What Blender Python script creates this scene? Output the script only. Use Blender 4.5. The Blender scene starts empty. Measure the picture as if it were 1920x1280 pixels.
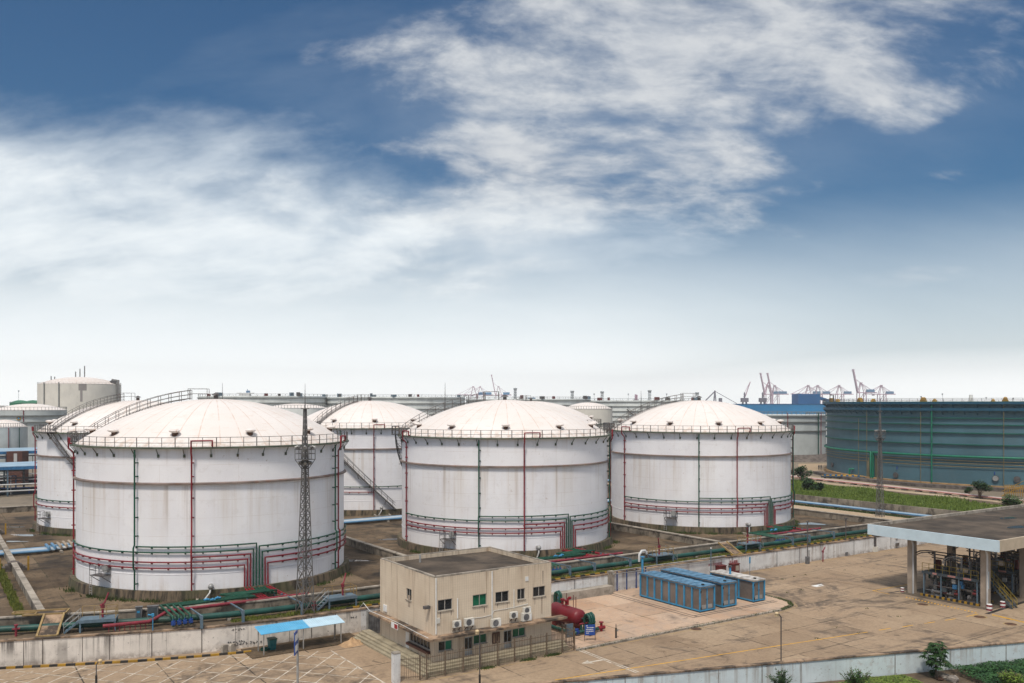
import bpy, math, random
from mathutils import Vector, Matrix

# ------------------------------------------------------------------ site frame
# x runs along the retaining wall, y away from the viewer across the tank farm,
# z up; z = 0 is the tank terrace, z = -2.2 the concrete loading yard in front.
R = math.radians
PI = math.pi
F, CX, HY, EZ = 1650.0, 960.0, 755.0, 20.1       # survey: focal (px), centre, eye level, eye height
CAM = (-35.62, -64.82)
RT, FW = (0.831, -0.557), (0.557, 0.831)
YARD = -2.2
random.seed(7)


def at(px, Y, z=0.0):
    X = (px - CX) / F * Y
    return (CAM[0] + X * RT[0] + Y * FW[0], CAM[1] + X * RT[1] + Y * FW[1], z)


def g(px, py, z=0.0):
    return at(px, F * (EZ - z) / (py - HY), z)


def zz(py, Y):
    return EZ - (py - HY) * Y / F


def on_y(px, b):
    u = (px - CX) / F
    t = (b - CAM[1]) / (u * RT[1] + FW[1])
    return CAM[0] + t * (u * RT[0] + FW[0]), t


def on_x(px, a):
    u = (px - CX) / F
    t = (a - CAM[0]) / (u * RT[0] + FW[0])
    return CAM[1] + t * (u * RT[1] + FW[1]), t


scene = bpy.context.scene
COL = scene.collection


# ------------------------------------------------------------------ mesh builder
class MB:
    def __init__(self):
        self.v, self.f, self.m = [], [], []

    def add(self, vs, fs, mi=0):
        o = len(self.v)
        self.v += [tuple(p) for p in vs]
        self.f += [tuple(i + o for i in q) for q in fs]
        self.m += [mi] * len(fs)
        return self

    def box(self, x0, x1, y0, y1, z0, z1, mi=0):
        x0, x1 = min(x0, x1), max(x0, x1)
        y0, y1 = min(y0, y1), max(y0, y1)
        z0, z1 = min(z0, z1), max(z0, z1)
        return self.add([(x0, y0, z0), (x1, y0, z0), (x1, y1, z0), (x0, y1, z0), (x0, y0, z1), (x1, y0, z1), (x1, y1, z1), (x0, y1, z1)],
                        [(3, 2, 1, 0), (4, 5, 6, 7), (0, 1, 5, 4), (1, 2, 6, 5), (2, 3, 7, 6), (3, 0, 4, 7)], mi)

    def beam(self, p, q, w, h=None, mi=0):
        h = h or w
        p, q = Vector(p), Vector(q)
        d = (q - p).normalized()
        up = Vector((0, 0, 1)) if abs(d.z) < .95 else Vector((0, 1, 0))
        s = d.cross(up).normalized()
        u = s.cross(d)
        vs = []
        for c in (p, q):
            for a, b in ((-1, -1), (1, -1), (1, 1), (-1, 1)):
                vs.append(c + s * (a * w / 2) + u * (b * h / 2))
        return self.add(vs, [(0, 1, 2, 3), (7, 6, 5, 4), (0, 4, 5, 1), (1, 5, 6, 2), (2, 6, 7, 3), (3, 7, 4, 0)], mi)

    def tube(self, pts, r, n=8, cap=True, mi=0, radii=None):
        P = [Vector(p) for p in pts]
        k = len(P)
        T = []
        for i in range(k):
            d = Vector()
            if i: d += (P[i] - P[i - 1]).normalized()
            if i < k - 1: d += (P[i + 1] - P[i]).normalized()
            T.append(d.normalized() if d.length > 1e-6 else Vector((0, 0, 1)))
        a = Vector((0, 0, 1)) if abs(T[0].z) < .9 else Vector((1, 0, 0))
        s = T[0].cross(a).normalized()
        vs, fs = [], []
        for i in range(k):
            s = (s - T[i] * s.dot(T[i])).normalized()
            u = T[i].cross(s)
            c = 1.0
            if 0 < i < k - 1:
                c = 1.0 / max(.5, T[i].dot((P[i + 1] - P[i]).normalized()))
            rr = (radii[i] if radii else r)
            for j in range(n):
                t = 2 * PI * j / n
                vs.append(P[i] + (s * math.cos(t) + u * math.sin(t)) * rr * (c if c < 1.5 else 1.5) ** .5)
        for i in range(k - 1):
            for j in range(n):
                fs.append((i * n + j, i * n + (j + 1) % n, (i + 1) * n + (j + 1) % n, (i + 1) * n + j))
        if cap:
            fs.append(tuple(range(n - 1, -1, -1)))
            fs.append(tuple((k - 1) * n + j for j in range(n)))
        return self.add(vs, fs, mi)

    def rev(self, prof, n=96, a0=0., a1=360., c=(0, 0, 0), mi=0, close=False):
        full = abs(a1 - a0 - 360) < 1e-6
        cols = n if full else n + 1
        vs, fs = [], []
        m = len(prof)
        for i in range(cols):
            t = R(a0 + (a1 - a0) * i / n)
            for r, z in prof:
                vs.append((c[0] + r * math.cos(t), c[1] + r * math.sin(t), c[2] + z))
        for i in range(n):
            j = (i + 1) % cols
            for k in range(m if close else m - 1):
                l = (k + 1) % m
                fs.append((i * m + k, j * m + k, j * m + l, i * m + l))
        return self.add(vs, fs, mi)

    def prism(self, poly, z0, z1, mi=0):
        n = len(poly)
        A = sum(poly[i][0] * poly[(i + 1) % n][1] - poly[(i + 1) % n][0] * poly[i][1] for i in range(n))
        if A < 0: poly = poly[::-1]
        vs = [(x, y, z0) for x, y in poly] + [(x, y, z1) for x, y in poly]
        fs = [tuple(range(n - 1, -1, -1)), tuple(range(n, 2 * n))]
        fs += [(i, (i + 1) % n, n + (i + 1) % n, n + i) for i in range(n)]
        return self.add(vs, fs, mi)

    def sheet(self, poly, z, mi=0):
        poly = [(p[0], p[1]) for p in poly]
        n = len(poly)
        A = sum(poly[i][0] * poly[(i + 1) % n][1] - poly[(i + 1) % n][0] * poly[i][1] for i in range(n))
        if A < 0: poly = poly[::-1]
        return self.add([(x, y, z) for x, y in poly], [tuple(range(n))], mi)

    def line(self, p, q, w, z, mi=0):
        dx, dy = q[0] - p[0], q[1] - p[1]
        l = math.hypot(dx, dy) or 1
        nx, ny = -dy / l * w / 2, dx / l * w / 2
        return self.sheet([(p[0] + nx, p[1] + ny), (p[0] - nx, p[1] - ny), (q[0] - nx, q[1] - ny), (q[0] + nx, q[1] + ny)], z, mi)

    def wall(self, pts, w, z0, z1, mi=0):
        """a polyline wall of thickness w with mitred corners"""
        n = len(pts)
        L, Rr = [], []
        for i in range(n):
            d = Vector((0, 0))
            if i: d += (Vector(pts[i]) - Vector(pts[i - 1])).normalized()
            if i < n - 1: d += (Vector(pts[i + 1]) - Vector(pts[i])).normalized()
            d.normalize()
            nx, ny = -d.y * w / 2, d.x * w / 2
            L.append((pts[i][0] + nx, pts[i][1] + ny))
            Rr.append((pts[i][0] - nx, pts[i][1] - ny))
        vs, fs = [], []
        for i in range(n):
            vs += [(L[i][0], L[i][1], z0), (Rr[i][0], Rr[i][1], z0), (Rr[i][0], Rr[i][1], z1), (L[i][0], L[i][1], z1)]
        for i in range(n - 1):
            a, b = 4 * i, 4 * i + 4
            for k in range(4):
                l = (k + 1) % 4
                fs.append((a + k, b + k, b + l, a + l))
        fs += [(3, 2, 1, 0), (4 * n - 4, 4 * n - 3, 4 * n - 2, 4 * n - 1)]
        return self.add(vs, [q[::-1] for q in fs], mi)

    def ball(self, c, r, n=10, m=6, sz=1., mi=0):
        prof = [(max(1e-3, r * math.sin(PI * k / m)), -r * sz * math.cos(PI * k / m)) for k in range(m + 1)]
        return self.rev(prof, n, c=c, mi=mi)

    def build(self, name, mats, parent=None, smooth=None, loc=None):
        me = bpy.data.meshes.new(name)
        me.from_pydata(self.v, [], self.f)
        if not isinstance(mats, (list, tuple)): mats = [mats]
        for m in mats: me.materials.append(m)
        if len(mats) > 1: me.polygons.foreach_set('material_index', self.m)
        if smooth:
            me.polygons.foreach_set('use_smooth', [True] * len(me.polygons))
            me.update()
            me.set_sharp_from_angle(angle=R(smooth))
        me.update()
        o = bpy.data.objects.new(name, me)
        COL.objects.link(o)
        if parent: o.parent = parent
        if loc: o.location = loc
        return o


def tag(o, label=None, cat=None, group=None, kind=None):
    if label: o['label'] = label
    if cat: o['category'] = cat
    if group: o['group'] = group
    if kind: o['kind'] = kind
    return o


def thing(name, label, cat, loc=(0, 0, 0), rz=0., group=None):
    o = bpy.data.objects.new(name, None)
    COL.objects.link(o)
    o.location = loc
    o.rotation_euler = (0, 0, rz)
    o.empty_display_size = .2
    return tag(o, label, cat, group)


def copy_tree(o, parent=None):
    c = o.copy()
    COL.objects.link(c)
    c.parent = parent
    for ch in list(o.children): copy_tree(ch, c)
    return c


def dup(o, loc, rz=0., label=None, group=None):
    c = copy_tree(o)
    c.location = loc
    c.rotation_euler = (0, 0, rz)
    if label: c['label'] = label
    if group: c['group'] = group
    return c


def struct(name, mb, m, smooth=None):
    return tag(mb.build(name, m, smooth=smooth), kind='structure')


def arc(r, z, a0, a1, step=3.):
    k = max(2, int(abs(a1 - a0) / step) + 1)
    return [(r * math.cos(R(a0 + (a1 - a0) * i / k)), r * math.sin(R(a0 + (a1 - a0) * i / k)), z) for i in range(k + 1)]


def pol(r, a, z):
    return (r * math.cos(R(a)), r * math.sin(R(a)), z)


# ------------------------------------------------------------------ node helpers
def nd(nt, typ, ins=None, **props):
    n = nt.nodes.new(typ)
    for k, v in props.items(): setattr(n, k, v)
    for k, v in (ins or {}).items():
        s = n.inputs[k]
        if isinstance(v, bpy.types.NodeSocket): nt.links.new(v, s)
        else: s.default_value = v
    return n


def mth(nt, op, a, b=0., c=None, clamp=False):
    d = {0: a, 1: b}
    if c is not None: d[2] = c
    n = nd(nt, 'ShaderNodeMath', d, operation=op)
    n.use_clamp = clamp
    return n.outputs[0]


def smooth(nt, x, lo, hi, a=0., b=1.):
    return nd(nt, 'ShaderNodeMapRange', {0: x, 1: lo, 2: hi, 3: a, 4: b}, interpolation_type='SMOOTHSTEP').outputs[0]


def mixc(nt, f, a, b, mode='MIX'):
    def c(v): return v if isinstance(v, bpy.types.NodeSocket) else (v[0], v[1], v[2], 1.)
    n = nd(nt, 'ShaderNodeMix', {0: f, 6: c(a), 7: c(b)}, data_type='RGBA', blend_type=mode)
    return n.outputs[2]


def noise(nt, vec, scale, detail=6., rough=.55, dist=0.):
    return nd(nt, 'ShaderNodeTexNoise', {'Vector': vec, 'Scale': scale, 'Detail': detail, 'Roughness': rough, 'Distortion': dist}).outputs[0]


def scaled(nt, vec, s):
    return nd(nt, 'ShaderNodeVectorMath', {0: vec, 1: s}, operation='MULTIPLY').outputs[0]


def start(name):
    m = bpy.data.materials.new(name)
    m.use_nodes = True
    nt = m.node_tree
    b = nt.nodes['Principled BSDF']
    co = nd(nt, 'ShaderNodeTexCoord').outputs['Object']
    rnd = nd(nt, 'ShaderNodeObjectInfo').outputs['Random']
    off = mth(nt, 'MULTIPLY', rnd, 61.)
    vec = nd(nt, 'ShaderNodeVectorMath', {0: co, 1: off}, operation='ADD').outputs[0]
    return m, nt, b, co, vec


def finish(nt, b, col, rough, bump=None, bs=1.0, bd=.02):
    nt.links.new(col, b.inputs['Base Color'])
    if isinstance(rough, bpy.types.NodeSocket): nt.links.new(rough, b.inputs['Roughness'])
    else: b.inputs['Roughness'].default_value = rough
    if bump is not None:
        n = nd(nt, 'ShaderNodeBump', {'Height': bump, 'Strength': bs, 'Distance': bd})
        nt.links.new(n.outputs[0], b.inputs['Normal'])


def surf(name, col, rough=.65, var=.15, vs=.8, dirt=None, da=.6, ds=.5, cover=.52, streak=None, sa=.5, sk=1.6, metal=0., bump=0., bsc=20., spec=.4):
    """a painted / cast surface with uneven colour, blotches of dirt and run-off streaks"""
    m, nt, b, co, vec = start(name)
    n1 = noise(nt, vec, vs, 7, .62)
    dk = tuple(c * (1 - var * 1.6) for c in col)
    lt = tuple(min(.95, c * (1 + var)) for c in col)
    c = mixc(nt, smooth(nt, n1, .3, .7), dk, lt)
    if dirt:
        n2 = noise(nt, scaled(nt, vec, (1, 1, .7)), ds, 9, .66, .4)
        c = mixc(nt, mth(nt, 'MULTIPLY', smooth(nt, n2, cover, cover + .16), da), c, dirt)
    if streak:
        n3 = noise(nt, scaled(nt, vec, (sk, sk, .09)), 1., 5, .65)
        n4 = noise(nt, vec, .35, 3)
        f = mth(nt, 'MULTIPLY', smooth(nt, n3, .5, .72), smooth(nt, n4, .35, .65))
        c = mixc(nt, mth(nt, 'MULTIPLY', f, sa), c, streak)
    b.inputs['Metallic'].default_value = metal
    b.inputs['Specular IOR Level'].default_value = spec
    finish(nt, b, c, rough, noise(nt, vec, bsc, 4) if bump else None, bump)
    return m
# ------------------------------------------------------------------ materials
MT = {}
MT['red'] = surf('red_pipe_paint', (.215, .009, .018), .5, .2, 2., dirt=(.16, .05, .04), da=.4)
MT['crimson'] = surf('crimson_pipe_paint', (.20, .02, .034), .55, .2, 2., dirt=(.2, .07, .07), da=.5)
MT['green'] = surf('green_pipe_paint', (.007, .068, .038), .5, .2, 2., dirt=(.05, .07, .05), da=.4)
MT['main_green'] = surf('main_pipe_green', (.008, .062, .05), .5, .25, .8, dirt=(.045, .07, .05), da=.6, ds=.35)
MT['bright_green'] = surf('bright_green_paint', (.005, .15, .085), .5, .15, 1.)
MT['dark_steel'] = surf('weathered_steel', (.09, .085, .085), .6, .25, 2., dirt=(.14, .07, .04), da=.5, ds=2.)
MT['rail'] = surf('dull_railing_steel', (.13, .12, .115), .6, .25, 1., dirt=(.17, .08, .05), da=.6, ds=1.4)
MT['girder'] = surf('rusty_girder', (.20, .155, .135), .7, .25, .5, dirt=(.2, .09, .05), da=.6, ds=.8)
MT['rim'] = surf('rim_platform_paint', (.09, .11, .075), .65, .25, .6, dirt=(.2, .12, .07), da=.7, ds=.7)
MT['galv'] = surf('galvanised_steel', (.36, .36, .35), .45, .15, 1.5, metal=.3, dirt=(.2, .16, .13), da=.5, ds=1.)
MT['lattice'] = surf('lattice_steel', (.15, .145, .14), .55, .2, 1., metal=.2, dirt=(.12, .08, .06), da=.5)
MT['blue_steel'] = surf('pale_blue_steel', (.105, .16, .205), .5, .15, 2., dirt=(.16, .13, .10), da=.4)
MT['sky_blue'] = surf('sky_blue_paint', (.04, .25, .45), .45, .12, 1.5, dirt=(.12, .2, .26), da=.35)
MT['navy'] = surf('blue_valve_paint', (.012, .05, .22), .45, .15, 2.)
MT['sign_blue'] = surf('blue_sign_paint', (.02, .07, .30), .45, .1, 1.)
MT['yellow'] = surf('yellow_paint', (.36, .20, .02), .55, .15, 1.5, dirt=(.2, .14, .06), da=.5, ds=2.)
MT['cream_yellow'] = surf('faded_yellow_rail', (.30, .205, .085), .6, .15, 1.5, dirt=(.25, .16, .08), da=.5, ds=1.5)
MT['black'] = surf('black_paint', (.025, .024, .023), .6, .2, 1.5, dirt=(.10, .085, .07), da=.4, ds=1.5)
MT['white'] = surf('white_paint', (.72, .72, .70), .5, .08, 1.5, dirt=(.35, .3, .25), da=.35, ds=1.2)
MT['offwhite'] = surf('cream_plastic', (.62, .60, .54), .5, .08, 1.5, dirt=(.3, .24, .18), da=.4, ds=2.)
MT['concrete'] = surf('bund_concrete', (.27, .23, .18), .9, .25, .5, dirt=(.038, .032, .025), da=.88, ds=.5, cover=.47, streak=(.06, .05, .042), sa=.75, bump=.3)
MT['dark_stone'] = surf('dark_stone_bank', (.12, .10, .088), .9, .35, .8, dirt=(.24, .21, .18), da=.6, ds=.3, cover=.58, bump=.8, bsc=3.)
MT['ochre_base'] = surf('ochre_foundation', (.36, .22, .10), .85, .2, .5, dirt=(.15, .09, .05), da=.6, ds=.4)
MT['roof_slab'] = surf('stained_roof_slab', (.085, .064, .046), .9, .35, .25, dirt=(.026, .020, .015), da=.8, ds=.16, cover=.48, bump=.3)
MT['parapet'] = surf('weathered_parapet', (.34, .30, .25), .9, .2, .8, dirt=(.09, .075, .06), da=.7, ds=.9, cover=.5)
MT['ledge'] = surf('mouldy_ledge', (.32, .22, .145), .9, .25, .8, dirt=(.035, .028, .023), da=.92, ds=.5, cover=.42, bump=.4)
MT['fascia_blue'] = surf('pale_blue_fascia', (.54, .66, .72), .6, .05, .6, dirt=(.70, .74, .76), da=.5, ds=.5, cover=.58)
MT['fascia_tan'] = surf('tan_fascia', (.46, .38, .28), .8, .08, .8, streak=(.2, .14, .09), sa=.4)
MT['column'] = surf('grey_tan_column', (.36, .29, .225), .8, .12, .8, dirt=(.14, .11, .085), da=.6, ds=.5, streak=(.1, .08, .06), sa=.5)
MT['soffit'] = surf('soffit', (.35, .30, .25), .9, .1, .4)
MT['stainless'] = surf('stainless_panel', (.22, .19, .172), .42, .15, .6, metal=.45, dirt=(.24, .2, .17), da=.5, ds=.8)
MT['plinth'] = surf('shed_plinth', (.03, .045, .06), .7, .2)
MT['glass'] = surf('dark_window_glass', (.018, .020, .022), .12, .3, 1.2, spec=.5)
MT['green_glass'] = surf('green_curtain_glass', (.003, .11, .055), .25, .25, 1.8)
MT['alu'] = surf('aluminium_frame', (.42, .40, .37), .45, .1, 2., metal=.3)
MT['door_blue'] = surf('grey_blue_door', (.33, .36, .37), .5, .1, 1.5)
MT['wood'] = surf('dark_brown_wood', (.09, .035, .025), .6, .2, 2.)
MT['teal_bin'] = surf('teal_plastic', (.008, .14, .15), .4, .12, 3.)
MT['vessel'] = surf('red_vessel_paint', (.15, .008, .014), .45, .12, .8, dirt=(.36, .10, .09), da=.45, ds=.5, cover=.6)
MT['dark_green'] = surf('dark_green_pipe', (.008, .065, .048), .45, .15, 1.5)
MT['sand'] = surf('sand', (.42, .27, .15), .95, .2, 2., bump=.5)
MT['trunk'] = surf('bark', (.16, .11, .075), .9, .25, 3.)
MT['stone'] = surf('loose_stone', (.24, .21, .18), .9, .3, 2.)
MT['fence'] = surf('rusty_fence_iron', (.15, .11, .075), .7, .25, 2., dirt=(.18, .09, .05), da=.4, ds=2.)
MT['tile_step'] = surf('step_stone', (.33, .285, .20), .8, .15, 1., dirt=(.12, .10, .07), da=.55, ds=1.2)
MT['lampcream'] = surf('lamp_head', (.55, .42, .25), .5, .1, 2.)
MT['mast_pale'] = surf('hazy_mast_steel', (.35, .38, .40), .6, .1)
MT['grey_tank'] = surf('pale_grey_tank', (.72, .74, .71), .7, .08, .2, dirt=(.28, .28, .25), da=.4, ds=.12, streak=(.22, .2, .17), sa=.35, sk=.5)
MT['grey_shell'] = surf('grey_shell_paint', (.46, .49, .48), .65, .08, .2, streak=(.26, .26, .25), sa=.3, sk=.6)
MT['cream_tank'] = surf('cream_concrete_tank', (.70, .665, .59), .75, .06, .1, streak=(.36, .33, .29), sa=.35, sk=.25)
MT['grey_patch'] = surf('dark_patch', (.31, .28, .265), .8, .1, .2)
MT['dull_girder'] = surf('dull_girder', (.17, .18, .175), .7, .15, .3)
MT['blue_shell'] = surf('slate_blue_shell', (.068, .145, .18), .6, .10, .1, dirt=(.09, .145, .17), da=.4, ds=.08, streak=(.05, .085, .10), sa=.35, sk=.4)
MT['blue_girder'] = surf('blue_girder', (.012, .075, .13), .55, .12, .3)
MT['green_girder'] = surf('green_girder', (.008, .105, .08), .55, .15, .3)
MT['tank_green_roof'] = surf('green_roof_paint', (.01, .17, .08), .6, .15, .1)
MT['shed_blue'] = surf('harbour_shed_blue', (.006, .19, .42), .6, .1, .05)
MT['shed_blue_dark'] = surf('harbour_tower_blue', (.0, .10, .26), .6, .1, .05)
MT['crane_pink'] = surf('crane_pink_red', (.46, .29, .37), .6, .1, .02)
MT['crane_house'] = surf('crane_blue_house', (.04, .16, .32), .6, .1, .02)
MT['crane_grey'] = surf('crane_grey', (.16, .15, .19), .6, .1, .02)
MT['pipe_tan'] = surf('tan_pipe_loop', (.34, .27, .20), .6, .12, 1.)
MT['pipe_blue'] = surf('blue_white_pipe', (.30, .38, .45), .45, .15, .5, dirt=(.42, .46, .50), da=.6, ds=.3)
MT['pipe_blue2'] = surf('vivid_blue_pipe', (.10, .23, .38), .45, .12, .5)
MT['pipe_pale'] = surf('pale_pipe', (.50, .50, .49), .5, .1, .5)
MT['pink_pipe'] = surf('faded_red_pipe', (.46, .22, .19), .6, .15, .3, dirt=(.5, .42, .36), da=.5, ds=.15)
MT['water'] = surf('puddle_water', (.06, .06, .06), .02, .1, 1.)
MT['water'].node_tree.nodes['Principled BSDF'].inputs['Specular IOR Level'].default_value = .9
MT['white_line'] = surf('worn_white_line', (.56, .50, .42), .8, .15, 1.2, dirt=(.22, .165, .115), da=.9, ds=.9, cover=.46)
MT['yellow_line'] = surf('worn_yellow_line', (.62, .33, .03), .8, .12, 1.2, dirt=(.32, .23, .13), da=.7, ds=1., cover=.52)
MT['yellow_faint'] = surf('faint_yellow_line', (.38, .26, .11), .8, .15, 1.2, dirt=(.29, .22, .15), da=.9, ds=.8, cover=.46)
MT['rust'] = surf('rust_plate', (.10, .05, .03), .8, .3, 3.)
MT['red_text'] = surf('red_lettering', (.34, .03, .03), .7, .15, 3.)
MT['black_text'] = surf('black_scrawl', (.07, .068, .068), .8, .2, 3.)
MT['dark_red_box'] = surf('dark_red_cabinet', (.13, .02, .02), .5, .2, 2.)
MT['roof_blue'] = surf('blue_sheet_roof', (.085, .36, .60), .45, .08, 1.2, dirt=(.17, .42, .60), da=.4, ds=.5)
MT['roof_pale'] = surf('pale_sheet_roof', (.44, .60, .70), .45, .06, 1.2, dirt=(.5, .6, .66), da=.4, ds=.5)
MT['roof_white_blue'] = surf('shelter_sheet_roof', (.30, .42, .52), .45, .1, .4)
MT['deck'] = surf('platform_deck', (.055, .07, .08), .7, .2, 1.5)
MT['pile_blue'] = surf('machine_blue', (.03, .14, .30), .5, .2, 2.)
MT['grey_machine'] = surf('grey_machine', (.14, .14, .145), .55, .3, 2.)
MT['ochre'] = surf('ochre_pipe_paint', (.20, .15, .06), .55, .15, 1.)
MT['olive'] = surf('olive_rail', (.28, .20, .03), .6, .2, 2.)


def m_leaf(name, c1, c2, rough=.55):
    m, nt, b, co, vec = start(name)
    n1 = noise(nt, vec, 1.6, 4)
    n2 = noise(nt, vec, 9., 2)
    f = smooth(nt, mth(nt, 'ADD', mth(nt, 'MULTIPLY', n1, .6), mth(nt, 'MULTIPLY', n2, .4)), .36, .64)
    c = mixc(nt, f, c1, c2)
    finish(nt, b, c, rough)
    b.inputs['Specular IOR Level'].default_value = .25
    return m


MT['leaf_dark'] = m_leaf('dark_leaves', (.012, .034, .010), (.035, .085, .022))
MT['leaf_mid'] = m_leaf('mid_leaves', (.022, .055, .012), (.06, .125, .025))
MT['leaf_lime'] = m_leaf('lime_leaves', (.05, .10, .012), (.16, .23, .03))
MT['grass'] = m_leaf('grass_blades', (.06, .085, .012), (.19, .20, .04))
MT['field'] = m_leaf('field_grass_blades', (.06, .11, .015), (.20, .26, .05))
MT['ivy'] = m_leaf('ground_cover_leaves', (.010, .040, .012), (.035, .10, .025))
MT['weed'] = m_leaf('weed_leaves', (.03, .05, .012), (.08, .11, .03))


def m_shell():
    m, nt, b, co, vec = start('white_tank_shell')
    x = nd(nt, 'ShaderNodeSeparateXYZ', {0: co})
    ang = mth(nt, 'ARCTAN2', x.outputs[1], x.outputs[0])
    z = x.outputs[2]
    base = mixc(nt, smooth(nt, noise(nt, vec, .22, 6), .3, .7), (.775, .76, .775), (.85, .838, .845))
    # run-off: long thin streaks, strongest just below the girder and the rim
    st = noise(nt, scaled(nt, vec, (1.5, 1.5, .035)), 1., 6, .68)
    wide = noise(nt, scaled(nt, vec, (.3, .3, .04)), 1., 3)
    below = mth(nt, 'MULTIPLY', smooth(nt, z, 3.5, 11.6), mth(nt, 'LESS_THAN', z, 11.8))
    above = mth(nt, 'MULTIPLY', smooth(nt, z, 13.0, 15.6), .45)
    foot = mth(nt, 'MULTIPLY', smooth(nt, z, 3.0, 1.0), .5)
    k = mth(nt, 'ADD', mth(nt, 'ADD', mth(nt, 'MULTIPLY', below, .6), above), foot)
    f = mth(nt, 'MULTIPLY', mth(nt, 'MULTIPLY', smooth(nt, st, .46, .74), smooth(nt, wide, .36, .62)), k)
    c = mixc(nt, f, base, (.46, .33, .22))
    c = mixc(nt, mth(nt, 'MULTIPLY', mth(nt, 'MULTIPLY', smooth(nt, st, .60, .70), k), .5), c, (.24, .21, .20))
    tint = mth(nt, 'MULTIPLY', below, smooth(nt, wide, .4, .7, 0., .34))
    c = mixc(nt, tint, c, (.60, .54, .46))
    # weld seams
    row = mth(nt, 'DIVIDE', mth(nt, 'SUBTRACT', z, 1.), 1.825)
    fr = mth(nt, 'FRACT', row)
    h = mth(nt, 'LESS_THAN', mth(nt, 'ABSOLUTE', mth(nt, 'SUBTRACT', fr, .5)), .488)
    sh = mth(nt, 'MULTIPLY', mth(nt, 'FLOOR', row), .37)
    va = mth(nt, 'FRACT', mth(nt, 'ADD', mth(nt, 'MULTIPLY', ang, 12 / (2 * PI)), sh))
    v = mth(nt, 'LESS_THAN', mth(nt, 'ABSOLUTE', mth(nt, 'SUBTRACT', va, .5)), .4975)
    seam = mth(nt, 'SUBTRACT', 1., mth(nt, 'MULTIPLY', h, v))
    c = mixc(nt, mth(nt, 'MULTIPLY', seam, mth(nt, 'MULTIPLY', smooth(nt, wide, .3, .7), .45)), c, (.50, .42, .36))
    # rust specks
    bl = noise(nt, vec, .9, 6, .7)
    c = mixc(nt, smooth(nt, bl, .52, .72, 0., .22), c, (.50, .45, .41))
    sp = noise(nt, vec, 2.2, 3, .5)
    c = mixc(nt, mth(nt, 'MULTIPLY', smooth(nt, sp, .71, .76), .5), c, (.34, .2, .12))
    finish(nt, b, c, .55)
    b.inputs['Specular IOR Level'].default_value = .3
    return m


def m_dome():
    m, nt, b, co, vec = start('white_tank_dome')
    x = nd(nt, 'ShaderNodeSeparateXYZ', {0: co})
    ang = mth(nt, 'ARCTAN2', x.outputs[1], x.outputs[0])
    rad = mth(nt, 'SQRT', mth(nt, 'ADD', mth(nt, 'MULTIPLY', x.outputs[0], x.outputs[0]), mth(nt, 'MULTIPLY', x.outputs[1], x.outputs[1])))
    base = mixc(nt, smooth(nt, noise(nt, vec, .18, 6), .3, .7), (.69, .635, .595), (.735, .69, .66))
    d = noise(nt, vec, .7, 8, .65)
    c = mixc(nt, mth(nt, 'MULTIPLY', smooth(nt, d, .52, .75), .35), base, (.62, .5, .41))
    rim = mth(nt, 'MULTIPLY', smooth(nt, rad, 13.2, 15.), smooth(nt, noise(nt, vec, 1.3, 5), .42, .66))
    c = mixc(nt, mth(nt, 'MULTIPLY', rim, .55), c, (.44, .30, .21))
    va = mth(nt, 'FRACT', mth(nt, 'MULTIPLY', ang, 40 / (2 * PI)))
    dist = mth(nt, 'MULTIPLY', mth(nt, 'ABSOLUTE', mth(nt, 'SUBTRACT', va, .5)), rad)
    mer = mth(nt, 'LESS_THAN', dist, .32)
    rg = mth(nt, 'FRACT', mth(nt, 'ADD', mth(nt, 'DIVIDE', rad, 3.1), mth(nt, 'MULTIPLY', mth(nt, 'FLOOR', mth(nt, 'MULTIPLY', ang, 40 / (2 * PI))), .41)))
    rng = mth(nt, 'LESS_THAN', rg, .02)
    seam = mth(nt, 'MAXIMUM', mer, mth(nt, 'MULTIPLY', rng, .7))
    c = mixc(nt, mth(nt, 'MULTIPLY', seam, mth(nt, 'MULTIPLY', smooth(nt, d, .32, .58), .62)), c, (.55, .37, .28))
    finish(nt, b, c, .6)
    b.inputs['Specular IOR Level'].default_value = .3
    return m


def m_foundation():
    m, nt, b, co, vec = start('tank_foundation_concrete')
    st = noise(nt, scaled(nt, vec, (1.4, 1.4, .15)), 1., 6, .7)
    c = mixc(nt, smooth(nt, st, .38, .62), (.022, .018, .013), (.17, .125, .08))
    mo = noise(nt, vec, .3, 4)
    c = mixc(nt, mth(nt, 'MULTIPLY', smooth(nt, mo, .46, .62), .65), c, (.065, .068, .028))
    finish(nt, b, c, .9, noise(nt, vec, 4., 5), .4)
    return m


def slabs(nt, x, y, size, w):
    out = None
    for s, off in ((x, .13), (y, .31)):
        fr = mth(nt, 'FRACT', mth(nt, 'ADD', mth(nt, 'DIVIDE', s, size), off))
        l = mth(nt, 'GREATER_THAN', mth(nt, 'ABSOLUTE', mth(nt, 'SUBTRACT', fr, .5)), .5 - w / size / 2)
        out = l if out is None else mth(nt, 'MAXIMUM', out, l)
    return out


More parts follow.
